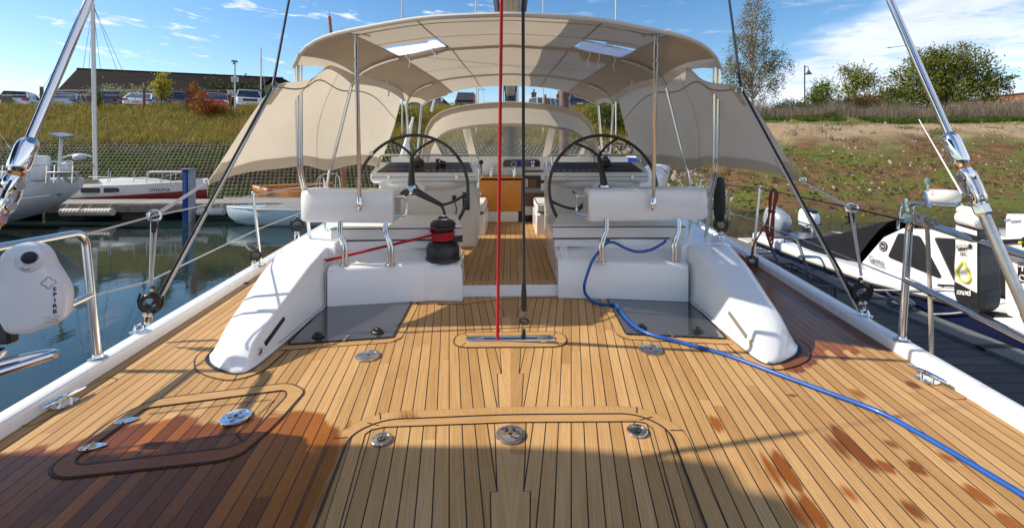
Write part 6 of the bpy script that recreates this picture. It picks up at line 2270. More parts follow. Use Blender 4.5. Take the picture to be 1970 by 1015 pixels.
# gabled houses
def gable(name, label, x0, x1, Y, yt, z0, depth, wm, rm, over=.4, eave=None, cat='house', ang=0):
    a, b_ = A(x0, 200, Y), A(x1, 200, Y)
    zt = A((x0 + x1) / 2, yt, Y).z
    w = abs(b_.x - a.x)
    ze = eave if eave is not None else zt - w * .45
    xc = (a.x + b_.x) / 2
    o = thing(name, label, cat, V((xc, Y + depth / 2, z0)))
    mb = MB()
    mb.extr([V((a.x, Y, z0)), V((a.x, Y, ze)), V((xc, Y, zt - .1)), V((b_.x, Y, ze)), V((b_.x, Y, z0))], V((0, depth, 0)))
    part('wall', mb, wm, o, smooth=0)
    mb = MB()
    for s_, q in ((1, a), (-1, b_)):
        ex = q.x - s_ * over
        dz = (zt - ze) / (w / 2) * over
        mb.extr([V((xc, Y - .3, zt)), V((ex, Y - .3, ze - dz)), V((ex, Y - .3, ze - dz + .16)), V((xc, Y - .3, zt + .18))], V((0, depth + .6, 0)))
    part('roof', mb, rm, o, smooth=0)
    return o, xc, ze, zt
gable('gabled_house', 'small green gabled house behind the upper corner of the port screen', 496, 560, 52, 151, 4.4, 8, SAGE, TILE)
g2, xc, ze, zt = gable('gabled_house', 'pale green gabled shed left of the black car under the bimini', 770, 878, 48, 170, 4.4, 9, SAGE, TILE)
g3, xc, ze, zt = gable('distant_house', 'pale gabled cottage peeping between the cars below the long roof', 188, 222, 47, 166, 4.4, 6, RENDER, M('slate', (.10, .10, .10), .8))
g4, xc4, ze, zt = gable('distant_house', 'red tiled cottage just right of the brown pile', 1128, 1188, 66, 196, 4.6, 8, BRICK, M('red_tile', (.30, .13, .08), .8, var=.2), cat='house')
for px, lab in ((1027, 'orange brick chimney stack standing above the sprayhood'), (1074, 'short brick chimney beside the brown pile')):
    c = A(px, 178 if px == 1027 else 182, 70)
    o = thing('chimney', lab, 'chimney', V((c.x, 70, 6)))
    w_ = .36 if px == 1027 else .28
    part('stack', MB().box((c.x, 70, (c.z + 5.0) / 2), (w_ * 2, w_ * 2, c.z - 5.0)).box((c.x, 70, c.z - .15), (w_ * 2.25, w_ * 2.25, .22)), BRICK, o)
    part('chimney_pot', MB().lathe([(.16, 0), (.13, .45), (.16, .5)], 10, (c.x, 70, c.z)), M('terracotta', (.36, .16, .09), .8), o)
# brick wall at far right
wl0, wl1 = A(1893, 190, 53), A(2100, 178, 46)
mb = MB(); z0_ = 4.2
mb.extr([V((wl0.x, 53, z0_)), V((wl0.x, 53, A(1893, 187, 53).z)), V((wl1.x, 46, A(2100, 168, 46).z)), V((wl1.x, 46, z0_))], V((.1, .35, 0)))
o = thing('brick_wall', 'red brick wall running off behind the weeds at far right', 'wall', V((wl0.x, 53, z0_)))
part('brickwork', mb, BRICK, o, smooth=0)
mb = MB(); a_, b_ = V((wl0.x, 53.2, A(1893, 187, 53).z + .06)), V((wl1.x, 46.2, A(2100, 168, 46).z + .06)); mb.bar(a_, b_, .5, .12); part('coping', mb, M('coping_stone', (.20, .17, .14), .8), o)

# ---- posts, signs and lamps
GALV = M('galvanised', (.42, .42, .41), .45, .7, var=.1)
def pole(name, label, cat, px, ytop, Y, r, mat=GALV, lean=0, zb=None):
    b_ = gbase(px, Y, 200) if zb is None else V((A(px, 200, Y).x, Y, zb))
    t_ = A(px + lean, ytop, Y)
    o = thing(name, label, cat, b_)
    part('post', MB().tube([b_ - V((0, 0, .3)), t_], r, 12), mat, o)
    return o, b_, t_
o, b_, t_ = pole('camera_pole', 'pale security camera pole carrying two white notice boards', 'camera pole', 452, 120, 33.2, .05, M('pole_white', (.55, .55, .52), .5))
part('camera_head', MB().box(t_ + V((.03, -.1, .05)), (.12, .42, .13), Matrix.Rotation(-.5, 3, 'Z')).box(t_ + V((-.03, 0, .0)), (.09, .09, .22)), M('camera_grey', (.14, .14, .14), .5), o, bevel=.02)
part('camera_dome', MB().ball(t_ + V((-.06, -.08, -.10)), .055, 12, 8), BLACK, o)
for px, py, w_, hh_ in ((452, 153, .52, .36), (443, 178, .42, .33)):
    c = A(px, py, 33.1)
    part('notice_board', MB().box(c, (w_, .03, hh_)), M('board_white', (.62, .62, .60), .5), o, bevel=.01)
    m_ = MB(); [m_.box(c + V((0, -.018, .1 - .07 * i)), (w_ * .7, .003, .02)) for i in range(4)]; part('board_print', m_, M('print_dark', (.15, .15, .15), .6), o)
o2 = MB(); q = gbase(444, 33.1, 200); o2.tube([q - V((0, 0, .2)), A(444, 180, 33.1)], .06, 8)
part('timber_leg', o2, DARKWOOD, o)
o, b_, t_ = pole('street_lamp', 'dark heritage street lamp with a hanging bell shade beside the birch', 'street lamp', 1548, 126, 46, .06, M('lamp_iron', (.03, .035, .04), .5))
m_ = MB(); m_.tube(fillet([t_ + V((0, 0, -.15)), t_ + V((.22, 0, -.1)), t_ + V((.42, 0, -.25)), t_ + V((.42, 0, -.5))], .12), .03, 8); part('bracket', m_, M('lamp_iron_arm', (.03, .035, .04), .5), o)
part('lamp_shade', MB().lathe([(.05, .35), (.10, .30), (.14, .15), (.30, .02), (.33, -.05), (.30, -.06)], 16, t_ + V((.42, 0, -.85))), M('shade_iron', (.05, .045, .05), .5), o)
o, b_, t_ = pole('lamp_column', 'thin grey lamp column with a flat lamp arm seen under the bimini', 'lamp column', 920, 172, 50, .05)
part('lamp_arm', MB().box(t_ + V((.35, 0, 0)), (.9, .1, .07)), GALV, o)
o, b_, t_ = pole('lamp_column', 'slender lamp column with a long arm left of the broad tree', 'lamp column', 1768, 92, 58, .05)
part('lamp_arm', MB().tube(spline([t_, t_ + V((-1.6, 0, .25)), t_ + V((-3.8, 0, .0))], 5), .04, 6).box(t_ + V((-4.0, 0, -.02)), (.5, .2, .1)), GALV, o)
for px, yt, r, lab in ((80, 168, .11, 'dark timber post beside the white hatchback'), (277, 170, .085, 'tall dark timber post beside the white coupe'), (359, 172, .085, 'dark timber post right of the grey hatchback'),
                       (914, 183, .10, 'short dark post standing above the left part of the sprayhood'), (1049, 183, .09, 'short dark post standing above the right part of the sprayhood')):
    o, b_, t_ = pole('fence_post', lab, 'post', px, yt, 33.8 if px < 500 else 36, r, DARKWOOD)
    part('post_cap', MB().lathe([(r * 1.1, 0), (r * 1.1, .03), (0, .05)], 8, t_), DARKWOOD, o)
m_ = MB()
for zz in (0, -.35):
    pts = [A(px, 174, 33.8) + V((0, 0, zz)) for px in (-60, 80, 188, 277, 359, 470)]
    m_.tube(pts, .008, 4)
tag(part('fence_wire', m_, GALV), 'thin fence wires strung between the posts along the car park edge', 'fence wire')
# brown steel pile
o = thing('steel_pile', 'thick brown steel mooring pile rising right of the sprayhood', 'pile', A(1085, 300, 20.5))
c = A(1085, 300, 20.5); PILEM = M('rusty_pile', (.14, .085, .06), .7, var=.25, scale=3)
part('pile_tube', MB().tube([V((c.x, c.y, -2)), V((c.x, c.y, 5.4))], .215, 20), PILEM, o)
part('pile_cap', MB().lathe([(.22, 0), (.22, .05), (0, .35)], 20, V((c.x, c.y, 5.4))), PILEM, o)

# ---- cars
GLASS = M('car_glass', (.02, .024, .028), .05, spec=.8, coat=.5)
TYRE = M('tyre', (.012, .012, .012), .8)
RIMM = M('wheel_rim', (.40, .40, .41), .3, .8)
LRED = M('tail_red', (.30, .010, .012), .2, coat=.5)
LAMP = M('head_lamp', (.65, .66, .68), .1, coat=.6)
PLY = M('plate_yellow', (.62, .42, .04), .5)
PLW = M('plate_white', (.7, .7, .68), .5)
TRIM = M('car_trim', (.02, .02, .022), .5)
def car(name, label, paint, style, loc, rz):
    o = thing(name, label, 'car', loc, rz, group=None)
    K = dict(hatch=(3.95, 1.74, 1.46), sedan=(4.75, 1.84, 1.44), estate=(4.75, 1.84, 1.47), coupe=(4.2, 1.80, 1.38), suv=(4.6, 1.88, 1.72), mini=(3.7, 1.68, 1.46), van=(4.9, 1.95, 2.1))[style]
    L, W, H = K
    belt = .62 * H if style != 'suv' else .60 * H
    hw = W / 2
    # lower body: sections along y, rear at -L/2
    def sec(y, w, zt, zb=.22):
        w_ = hw * w
        return [V((-w_ * .93, y, zb)), V((-w_, y, zb + .12)), V((-w_ * 1.0, y, zb + (zt - zb) * .55)), V((-w_ * .95, y, zt - .05)), V((-w_ * .86, y, zt)), V((w_ * .86, y, zt)), V((w_ * .95, y, zt - .05)), V((w_ * 1.0, y, zb + (zt - zb) * .55)), V((w_, y, zb + .12)), V((w_ * .93, y, zb))]
    rear_drop = dict(hatch=0, sedan=.02, estate=.0, coupe=.0, suv=.0, mini=0, van=0)[style]
    hood = belt - (.06 if style not in ('suv', 'van') else .02)
    S = [sec(-L / 2, .80, belt - .22, .34), sec(-L / 2 + .07, .92, belt - .06, .26), sec(-L / 2 + .28, .985, belt - rear_drop), sec(-L / 4, 1, belt), sec(0, 1, belt), sec(L * .16, 1, belt), sec(L * .25, .995, hood + .02), sec(L / 2 - .35, .96, hood - .08), sec(L / 2 - .10, .88, hood - .17, .26), sec(L / 2, .74, hood - .32, .34)]
    part('body', MB().loft(S), paint, o, local=True, smooth=50)
    # cabin
    yr0, yr1, yf1, yf0 = dict(hatch=(-L / 2 + .10, -L / 2 + .48, .15, L * .24), sedan=(-L / 2 + .55, -L / 2 + 1.35, .25, L * .23), estate=(-L / 2 + .12, -L / 2 + .75, .2, L * .22), coupe=(-L / 2 + .25, -L / 2 + 1.35, .05, L * .22),
                               suv=(-L / 2 + .06, -L / 2 + .22, .35, L * .21), mini=(-L / 2 + .10, -L / 2 + .42, .25, L * .26), van=(-L / 2 + .05, -L / 2 + .15, L * .2, L * .33))[style]
    rw, bw = hw * .70, hw * .90
    def cab(z, y0, y1, w, e=.0): return [V((-w, y0, z)), V((w, y0, z)), V((w, y1, z)), V((-w, y1, z))]
    zr = H - .07
    part('window_band', MB().loft([cab(belt - .02, yr0, yf0, bw), cab(zr, yr1, yf1, rw)]), GLASS, o, local=True, smooth=0, bevel=.03)
    roof = MB().loft([cab(zr - .005, yr1 - .04, yf1 + .03, rw + .02), cab(H - .01, yr1 + .06, yf1 - .12, rw * .90)])
    part('roof', roof, paint, o, local=True, bevel=.03)
    pl = MB()
    for sx in (-1, 1):
        for (ya, yb, r) in ((yr0 + .03, yr1 + .02, .065), (yf0 - .02, yf1 + .0, .05), (-.15, -.18, .045)):
            pl.bar(V((sx * (bw + .008), ya, belt - .03)), V((sx * (rw + .012), yb, zr + .01)), r * 1.6, r)
    if style in ('suv', 'estate', 'hatch', 'mini'):
        for sx in (-1, 1): pl.bar(V((sx * (bw + .006), yr0 + .75, belt - .03)), V((sx * (rw + .012), yr1 + .55, zr + .01)), .10, .06)
    part('pillar', pl, paint, o, local=True)
    part('rear_bumper', MB().box((0, -L / 2 + .05, .42), (W * .88, .22, .22)), paint, o, local=True, bevel=.05)
    part('front_bumper', MB().box((0, L / 2 - .08, .40), (W * .84, .24, .22)), paint, o, local=True, bevel=.05)
    part('sill', MB().box((0, -L / 2 + .04, .30), (W * .80, .2, .14)).box((0, 0, .26), (W * .97, L * .5, .10)), TRIM, o, local=True)
    for sx in (-1, 1):
        m_ = MB(); zt = belt - .12
        w_ = .30 if style not in ('suv',) else .12
        hgt = .13 if style not in ('suv', 'hatch') else .22
        m_.box((sx * (hw * .93 - w_ / 2), -L / 2 + .03, zt), (w_, .12, hgt)); m_.box((sx * hw * .955, -L / 2 + .14, zt), (.05, .24, hgt * .8))
        part('tail_light', m_, LRED, o, local=True, bevel=.02)
        m_ = MB(); m_.ball((sx * (hw * .72), L / 2 - .14, hood - .20), (.16, .10, .10), 14, 8)
        part('headlight', m_, LAMP, o, local=True)
        m_ = MB(); m_.box((sx * (hw + .10), yf0 - .25, belt + .03), (.18, .10, .12)); part('mirror', m_, paint, o, local=True, bevel=.03)
        for yy in (-L * .30, L * .31):
            m_ = MB(); m_.lathe([(.20, -.10), (.315, -.10), (.325, -.05), (.325, .05), (.315, .10), (.20, .10)], 22, (sx * (hw - .10), yy, .32), (1, 0, 0))
            w = part('wheel', m_, TYRE, o, local=True)
            m_ = MB(); m_.lathe([(.205, .08), (.20, .095), (.06, .085), (.04, .10), (0, .10)], 16, (sx * (hw - .10), yy, .32), (sx, 0, 0))
            part('rim', m_, RIMM, w, local=True)
    part('rear_plate', MB().box((0, -L / 2 - .055, .56 if style != 'suv' else .70), (.52, .02, .12)), PLY, o, local=True)
    part('front_plate', MB().box((0, L / 2 + .04, .42), (.52, .02, .11)), PLW, o, local=True)
    if style == 'suv':
        part('grille', MB().box((0, L / 2 - .01, .72), (.95, .06, .20)), TRIM, o, local=True)
        m_ = MB(); [m_.bar(V((sx * rw * .9, yr1, H + .03)), V((sx * rw * .9, yf1, H + .03)), .04, .04) for sx in (-1, 1)]; part('roof_rail', m_, TRIM, o, local=True)
    return o
def paint(n, c, met=.0): return M(n, c, .28, met, coat=.8)
P_W, P_S, P_N, P_G, P_R, P_K = paint('paint_white', (.72, .72, .71)), paint('paint_silver_blue', (.34, .39, .46), .4), paint('paint_navy', (.030, .042, .075), .3), paint('paint_grey', (.10, .115, .14), .3), paint('paint_red', (.42, .015, .018)), paint('paint_black', (.012, .012, .014))
P_LS = paint('paint_light_silver', (.60, .61, .63), .3)
def carat(px, Y): 
    p = A(px, 210, Y); return V((p.x, p.y, hz(p.x, p.y) + .02))
car('parked_car', 'white hatchback parked tail towards us, leftmost whole car', P_W, 'hatch', carat(44, 37.2), R(30))
car('parked_car', 'silver blue saloon parked tail towards us beside the white hatchback', P_S, 'sedan', carat(133, 37.3), R(30))
car('parked_car', 'navy estate car parked tail towards us behind the ivy post', P_N, 'estate', carat(214, 37.4), R(26))
car('parked_car', 'white coupe with rounded tail parked left of the golden sapling', P_W, 'coupe', carat(276, 37.0), R(27))
car('parked_car', 'grey blue hatchback parked tail towards us right of the golden sapling', P_G, 'hatch', carat(342, 37.0), R(32))
car('parked_car', 'small red car parked nose towards us behind the red bush', P_R, 'mini', carat(417, 36.6), R(212))
car('parked_car', 'pale silver off roader parked nose towards us beside the camera pole', P_LS, 'suv', carat(478, 36.8), R(212))
car('parked_car', 'black car parked tail towards us seen under the bimini left of the mast', P_K, 'suv', carat(894, 40), R(8))
car('parked_car', 'dark navy car parked tail towards us seen right of the brown pile', P_N, 'suv', carat(1117, 39), R(-10))
car('parked_car', 'dark car cut off by the left edge of the picture', P_N, 'sedan', carat(-16, 38), R(30))
car('parked_van', 'white van roof showing between chimney and brown pile', P_W, 'van', carat(1062, 46), R(-60))
o = thing('timber_hoarding', 'square weathered timber panel at the left end of the car row', 'panel', A(11, 200, 35.2))
part('board', MB().box(A(13, 190, 35.2), (.75, .06, .85)), M('weathered_board', (.16, .14, .10), .9, var=.3, scale=8), o)
# =================================================================== OTHER BOATS, PONTOONS
HULLW = M('boat_white', (.70, .70, .69), .28, coat=.4, var=.03, scale=1.2)
HULLG = M('boat_grey_white', (.60, .61, .63), .3, coat=.3, var=.03, scale=1)
NAVY = M('boat_navy', (.010, .014, .045), .25, coat=.5)
REDH = M('boat_red', (.20, .010, .014), .4, var=.1)
PALEB = M('boat_pale_blue', (.36, .47, .53), .35, var=.05, scale=1.5)
TARP = M('dark_boat_cover', (.012, .0115, .011), .75, spec=.12, bump=.35, bscale=5, var=.1)
GREYC = M('grey_boat_cover', (.20, .19, .18), .8, bump=.5, bscale=4, var=.12)
VARN = M('varnished_wood', (.36, .14, .03), .35, var=.2, scale=8)
FEND = M('fender_white', (.55, .53, .46), .6, var=.12, scale=6)
BLUEF = M('fender_blue', (.008, .025, .20), .45)
def planks(name, c1, c2, pitch, axis=1, rough=.85):
    m, nt, out = nt_new(name)
    h = N(nt)
    p = h.n('ShaderNodeBsdfPrincipled'); p.inputs['Roughness'].default_value = rough
    co = h.gpos(); s_ = h.sep(co)
    u = h.math('DIVIDE', s_[axis], pitch); k = h.math('FLOOR', u); f = h.math('FRACT', u)
    wn_ = h.n('ShaderNodeTexWhiteNoise', noise_dimensions='1D'); h.link(k, wn_.inputs['W'])
    base = h.mix(wn_.outputs[0], c4(c1), c4(c2))
    sc = h.comb(h.math('MULTIPLY', s_[0], 3.0 if axis == 1 else 40.0), h.math('MULTIPLY', s_[1], 40.0 if axis == 1 else 3.0), 0.0)
    g = h.noise(sc, 1.0, 4, .65)
    base = h.mix(h.step(g, .3, .75), base, h.mix(1.0, base, (.6, .6, .62, 1), 'MULTIPLY'))
    sp = h.noise(co, 14, 2, .5)
    base = h.mix(h.math('MULTIPLY', h.step(sp, .72, .76), .7), base, (.5, .5, .5, 1))
    gap = h.math('SUBTRACT', 1.0, h.step(h.math('MINIMUM', f, h.math('SUBTRACT', 1.0, f)), .02, .05))
    base = h.mix(gap, base, (.006, .006, .006, 1))
    h.link(base, p.inputs['Base Color'])
    h.link(h.bump(h.math('SUBTRACT', h.math('MULTIPLY', g, .3), gap), .5, .008), p.inputs['Normal'])
    h.link(p.outputs[0], out.inputs[0]); return m
DOCKD = planks('dark_dock_boards', (.050, .050, .055), (.095, .094, .098), .19, 1)
DOCKE = planks('dock_edge_boards', (.12, .122, .125), (.16, .16, .162), 1.7, 1)
DOCKL = planks('pale_dock_boards', (.28, .25, .21), (.38, .35, .30), .15, 0)
FASC = M('dock_fascia', (.23, .19, .14), .85, var=.25, scale=4)

# ---- port pontoon
o = thing('pontoon', 'long timber walkway pontoon across the water to port with fenders along it', 'pontoon', V((-12, 19.5, WATER)))
zd = -.82
mb = MB().box((-10.5, 19.6, zd - .05), (24, 1.7, .10)); part('walkway', mb, DOCKL, o)
mb = MB().box((-10.5, 18.72, zd - .20), (24, .07, .28)); mb.box((-10.5, 20.48, zd - .20), (24, .07, .28)); part('fascia', mb, FASC, o)
FLM = M('pontoon_float', (.05, .05, .05), .8)
for i in range(8): part('float', MB().box((-21 + i * 3.0, 19.6, WATER + .0), (1.5, 1.4, .62)), FLM, o)
mb = MB(); mb.box((-13.6, 19.4, -.86), (.09, .09, .09))
def dock_fender(x0, x1, lab, Y=18.55, z=-1.13):
    r = .15
    o = thing('dock_fender', lab, 'fender', V(((x0 + x1) / 2, Y, z)), group='white roll fenders along the port pontoon')
    L = x1 - x0
    prof = []
    n = max(4, int(L / .12))
    prof = [(0.02, 0), (r * .8, .02)]
    for i in range(n): prof += [(r, L * (i + .15) / n), (r, L * (i + .85) / n), (r * .93, L * (i + 1) / n)]
    prof += [(r * .8, L - .02), (.02, L)]
    part('fender_body', MB().lathe(prof, 16, (x0, Y, z), (1, 0, 0)), FEND, o, smooth=50)
    m = MB()
    for t in (.15, .85): m.tube([V((x0 + L * t, Y, z + r)), V((x0 + L * t, 18.75, zd + .01))], .014, 5)
    part('fender_line', m, OLDROPE, o)
for a, b, lab in ((118, 157, 'white roll fender on the port pontoon beside the white yacht stern'), (161, 217, 'white roll fender on the port pontoon below the windows of the red and white yacht'),
                  (381, 431, 'white roll fender on the port pontoon right of the blue pile'), (440, 482, 'white roll fender on the port pontoon above the pale blue dinghy bow')):
    dock_fender(A(a, 400, 18.55).x, A(b, 400, 18.55).x, lab)
# blue pile
c = A(362, 350, 18.45)
o = thing('mooring_pile', 'blue and grey mooring pile standing at the port pontoon edge', 'pile', V((c.x, c.y, -2)))
zt = A(362, 326, 18.45).z
part('blue_face', MB().box((c.x - .05, c.y, zt / 2 - 1.0), (.19, .26, zt + 2.0)), M('pile_blue', (.012, .035, .22), .5, var=.3, scale=5), o, bevel=.01)
part('grey_face', MB().box((c.x + .13, c.y + .02, zt / 2 - 1.0), (.12, .28, zt + 2.04)), M('pile_grey', (.26, .29, .34), .6, var=.2, scale=5), o, bevel=.01)
part('pile_top', MB().box((c.x + .03, c.y, zt + .01), (.40, .34, .05)), M('pile_cap_grey', (.2, .21, .24), .6), o, bevel=.01)
m = MB()
for i in range(9): m.box((c.x - .05, c.y - .132, zt - .18 - i * .10), (.10 if i % 3 else .14, .003, .035))
part('pile_lettering', m, M('pile_print', (.25, .30, .5), .6), o)

# ---- generic hull: sections from stern (t=0) to bow (t=1) along a line
def hull(stern, bow, beam, secs, side_up=0.0):
    """secs: (t, halfbeam factor, z sheer, z keel-ish bottom)"""
    stern, bow = V(stern), V(bow)
    ax = (bow - stern).normalized(); sd = V((-ax.y, ax.x, 0))
    rings = []
    for t, kb, zs, zb in secs:
        c = stern + (bow - stern) * t
        hb = beam / 2 * kb
        pts = [(-1, zs), (-1.0, zs + (zb - zs) * .35), (-.90, zs + (zb - zs) * .7), (-.5, zb + (zs - zb) * .04), (0, zb), (.5, zb + (zs - zb) * .04), (.90, zs + (zb - zs) * .7), (1.0, zs + (zb - zs) * .35), (1, zs), (.96, zs + .01), (0, zs + .05), (-.96, zs + .01)]
        rings.append([V((c.x, c.y, 0)) + sd * (u * hb) + V((0, 0, z)) for u, z in pts])
    return rings, ax, sd

# ---- white yacht at the left edge (stern on)
S0 = A(152, 347, 16.75)
o = thing('white_yacht', 'white yacht cut by the left edge with canister and solar panel on its overhanging stern', 'yacht', V((S0.x - 4, 15.8, WATER)))
rings, ax, sd = hull((S0.x, 16.3, 0), (S0.x - 10.5, 16.3, 0), 3.0,
    [(0, .42, .30, .20), (.012, .52, .315, -.20), (.05, .66, .32, -.55), (.12, .80, .30, -.95), (.22, .93, .28, -1.25), (.35, 1.0, .28, -1.50), (.55, 1.0, .34, -1.75), (.8, .72, .50, -1.8), (1, .06, .70, -1.0)])
hl = part('hull', MB().loft(rings), HULLG, o, smooth=60)
sy = 16.3 - 1.5
def on_w(px, py, dy=0.0): return A(px, py, sy + .06 + dy)
m = MB(); m.tube([A(35, 383, 14.93), A(97, 376, 15.0)], .012, 5); m.extr([A(106, 375, 15.05), A(118, 371, 15.1), A(116, 374, 15.1), A(127, 374, 15.2), A(116, 376, 15.1), A(118, 378, 15.1)], V((0, -.02, 0)))
part('cove_line', m, M('cove_green', (.06, .11, .11), .5), hl)
m = MB(); m.loft([[p + V((0, 0, .0)) for p in r] for r in [[V((c.x, c.y - .02, c.z)) for c in (q[8], q[8] + V((0, -.04, 0)), q[8] + V((0, -.04, .05)), q[8] + V((0, .02, .05)))] for q in rings[1:-1]]])
part('rub_rail', m, HULLW, hl)
m = MB()
for x0, x1, z0, z1 in ((-5.6, -1.9, .30, .62),):
    m.loft([[V((S0.x + x0, 16.3 + s_ * .75, .30)) for s_ in (-1, 1)] + [V((S0.x + x0 + .2, 16.3 + s_ * .6, z1)) for s_ in (1, -1)], [V((S0.x + x1, 16.3 + s_ * .8, .30)) for s_ in (-1, 1)] + [V((S0.x + x1 - .3, 16.3 + s_ * .65, z1 - .05)) for s_ in (1, -1)]])
part('coachroof', m, HULLW, o, bevel=.04)
c0, c1 = A(46, 347, 15.6), A(90, 347, 15.6)
zt = A(66, 299, 15.6).z
m = MB()
zz0 = c0.z
m.lathe([(.05, 0), (.22, .02), (.265, .08), (.27, .3), (.265, .32), (.27, .34), (.27, zt - zz0 - .10), (.25, zt - zz0 - .03), (.12, zt - zz0)], 22, ((c0.x + c1.x) / 2 - .14, 15.6, zz0))
m.lathe([(.05, 0), (.20, .02), (.235, .08), (.24, .3), (.24, zt - zz0 - .08), (.22, zt - zz0 - .02), (.12, zt - zz0 + .0)], 22, ((c0.x + c1.x) / 2 + .22, 15.55, zz0))
lr = part('liferaft_canister', m, HULLW, o, smooth=50)
m = MB(); m.box(((c0.x + c1.x) / 2 - .16, 15.32, zz0 + (zt - zz0) / 2), (.05, .02, zt - zz0 + .02)); m.box(((c0.x + c1.x) / 2 - .16, 15.34, zt - .02), (.05, .1, .03)); part('canister_strap', m, RUBBER, lr)
m = MB()
for a_, b_ in (((118, 345), (118, 258)), ):
    m.tube([A(112, 352, 15.4), A(119, 258, 15.4)], .045, 10)
sp_ = part('panel_post', m, M('post_white', (.62, .62, .62), .4), o)
m = MB(); q = [A(92, 256, 15.0), A(123, 255, 15.9), A(145, 260, 15.9), A(117, 263, 15.0)]
m.extr(q, V((0, 0, -.06))); part('solar_panel', m, M('solar_panel', (.22, .22, .24), .35, var=.1), o)
m = MB()
for pts in ([(0, 322), (35, 318), (90, 317), (140, 318)], [(90, 335), (140, 333)], [(0, 345), (30, 312), (40, 311)],):
    m.tube([A(px, py, 15.2) for px, py in pts], .016, 6)
for px in (5, 40, 90, 105, 140):
    m.tube([A(px, 318, 15.2), A(px - 2, 352, 15.2)], .016, 6)
part('stern_rail', m, STEEL, o)
m = MB()
for px in (95, 125, 139):
    m.tube([A(px, 310, 16.6), A(px, 350, 16.6)], .016, 6)
m.tube([A(60, 311, 16.6), A(139, 310, 16.6)], .016, 6)
part('stern_rail', m, STEEL, o)
m = MB(); m.tube(spline([A(116, 306, 16.2), A(132, 300, 16.2), A(155, 297, 16.2), A(178, 302, 16.2)], 5), .035, 8); m.ball(A(153, 302, 16.2), (.22, .15, .12), 12, 8)
part('outboard_bracket', m, M('bracket_grey', (.5, .52, .55), .4), o)
m = MB(); p = A(121, 331, 15.3); m.box(p, (.75, .35, .035)); part('stern_seat', m, HULLW, o, bevel=.01)
m = MB(); m.torus(A(137, 340, 15.6), .16, .055, (1, -.3, .2), 22, 8); part('lifebuoy', m, M('buoy_stone', (.36, .33, .28), .7), o)
m = MB(); p = A(125, 317, 15.7); m.box(p + V((0, 0, -.08)), (.32, .22, .30)); part('engine_cover', m, HULLW, o, bevel=.04)
m = MB()
p = A(0, 250, 15.0)
m.tube([A(0, 256, 14.6), A(26, 292, 15.0)], .010, 5); m.tube([A(16, 278, 14.9), A(19, 283, 14.9)], .03, 6)
part('backstay_wire', m, WIRE, o)

# ---- red and white yacht with the name
o = thing('red_white_yacht', 'old red and white sailing yacht lettered OTHONA moored beyond the port pontoon', 'yacht', V((-16, 22, WATER)))
xb, xs_ = A(362, 352, 20.6).x, A(120, 352, 20.9).x
secs = [(0, .72, -.26, -1.2), (.1, .85, -.25, -1.6), (.35, 1.0, -.24, -1.9), (.6, .92, -.20, -1.9), (.82, .55, -.13, -1.75), (.94, .22, -.07, -1.5), (1, .03, -.04, -.9)]
rings, ax, sd = hull((xs_, 21.9, 0), (xb, 21.9, 0), 2.5, secs)
hl = part('hull', MB().loft(rings), M('hull_cream', (.62, .59, .53), .4, var=.05), o, smooth=60)
# red boot topping rising to the bow: a skin 6 mm outside the planking
red = MB()
def at_z(r, z, s_):
    P = [r[8], r[7], r[6], r[5], r[4]] if s_ > 0 else [r[0], r[1], r[2], r[3], r[4]]
    for a_, b_ in zip(P, P[1:]):
        if a_.z >= z >= b_.z: return a_.lerp(b_, (a_.z - z) / max(1e-6, a_.z - b_.z))
    return P[-1] if z < P[-1].z else P[0]
near_s = 1 if rings[2][8].y < 21.9 else -1
fine_r = []
for (s0, r0), (s1, r1_) in zip(zip(secs, rings), list(zip(secs, rings))[1:]):
    for k in range(5): fine_r.append((s0[0] + (s1[0] - s0[0]) * k / 5, [p.lerp(q, k / 5) for p, q in zip(r0, r1_)]))
fine_r.append((1, rings[-1]))
g = []
for k in range(7):
    row = []
    for t, r in fine_r:
        zr = -.83 + .32 * t
        row.append(at_z(r, zr + (-1.45 - zr) * k / 6, near_s) + V((0, -.015, 0)))
    g.append(row)
red.sheet(g)
part('red_bottom', red, REDH, hl)
m = MB()
x0, x1 = A(158, 350, 21.2).x, A(300, 352, 21.2).x
m.loft([[V((x0, 21.9 + s_ * .85, -.26)) for s_ in (-1, 1)] + [V((x0 + .1, 21.9 + s_ * .7, -.02)) for s_ in (1, -1)], [V((x1 - 1.5, 21.9 + s_ * .85, -.24)) for s_ in (-1, 1)] + [V((x1 - 1.6, 21.9 + s_ * .7, .03)) for s_ in (1, -1)],
        [V((x1, 21.9 + s_ * .5, -.20)) for s_ in (-1, 1)] + [V((x1 - .1, 21.9 + s_ * .4, -.12)) for s_ in (1, -1)]])
part('cabin', m, M('cabin_cream_white', (.66, .64, .58), .4), o, bevel=.04)
for a_, b_ in ((156, 193), (200, 231)):
    p, q = A(a_, 371, 20.66), A(b_, 361, 20.66)
    P = fillet_closed([V((p.x, 20.64, p.z)), V((q.x, 20.64, p.z + (.04 if a_ > 195 else 0))), V((q.x - (.05 if a_ > 195 else 0), 20.64, q.z)), V((p.x, 20.64, q.z))], .07, 4)
    w_ = part('window', MB().extr(P, V((0, .3, 0))), M('yacht_window', (.06, .065, .06), .12), o)
    cc_ = sum(P, V()) / len(P)
    P2 = [cc_ + (v - cc_) * 1.16 + V((0, .012, 0)) for v in P]
    part('window_frame', MB().extr(P2, V((0, .3, 0))), HULLW, w_)
lettering('OTHONA', A(307, 365.5, 20.70), (1, .05, 0), (0, 0, 1), .20, M('name_dark', (.06, .055, .05), .6), hl, bold=.004)
m = MB()
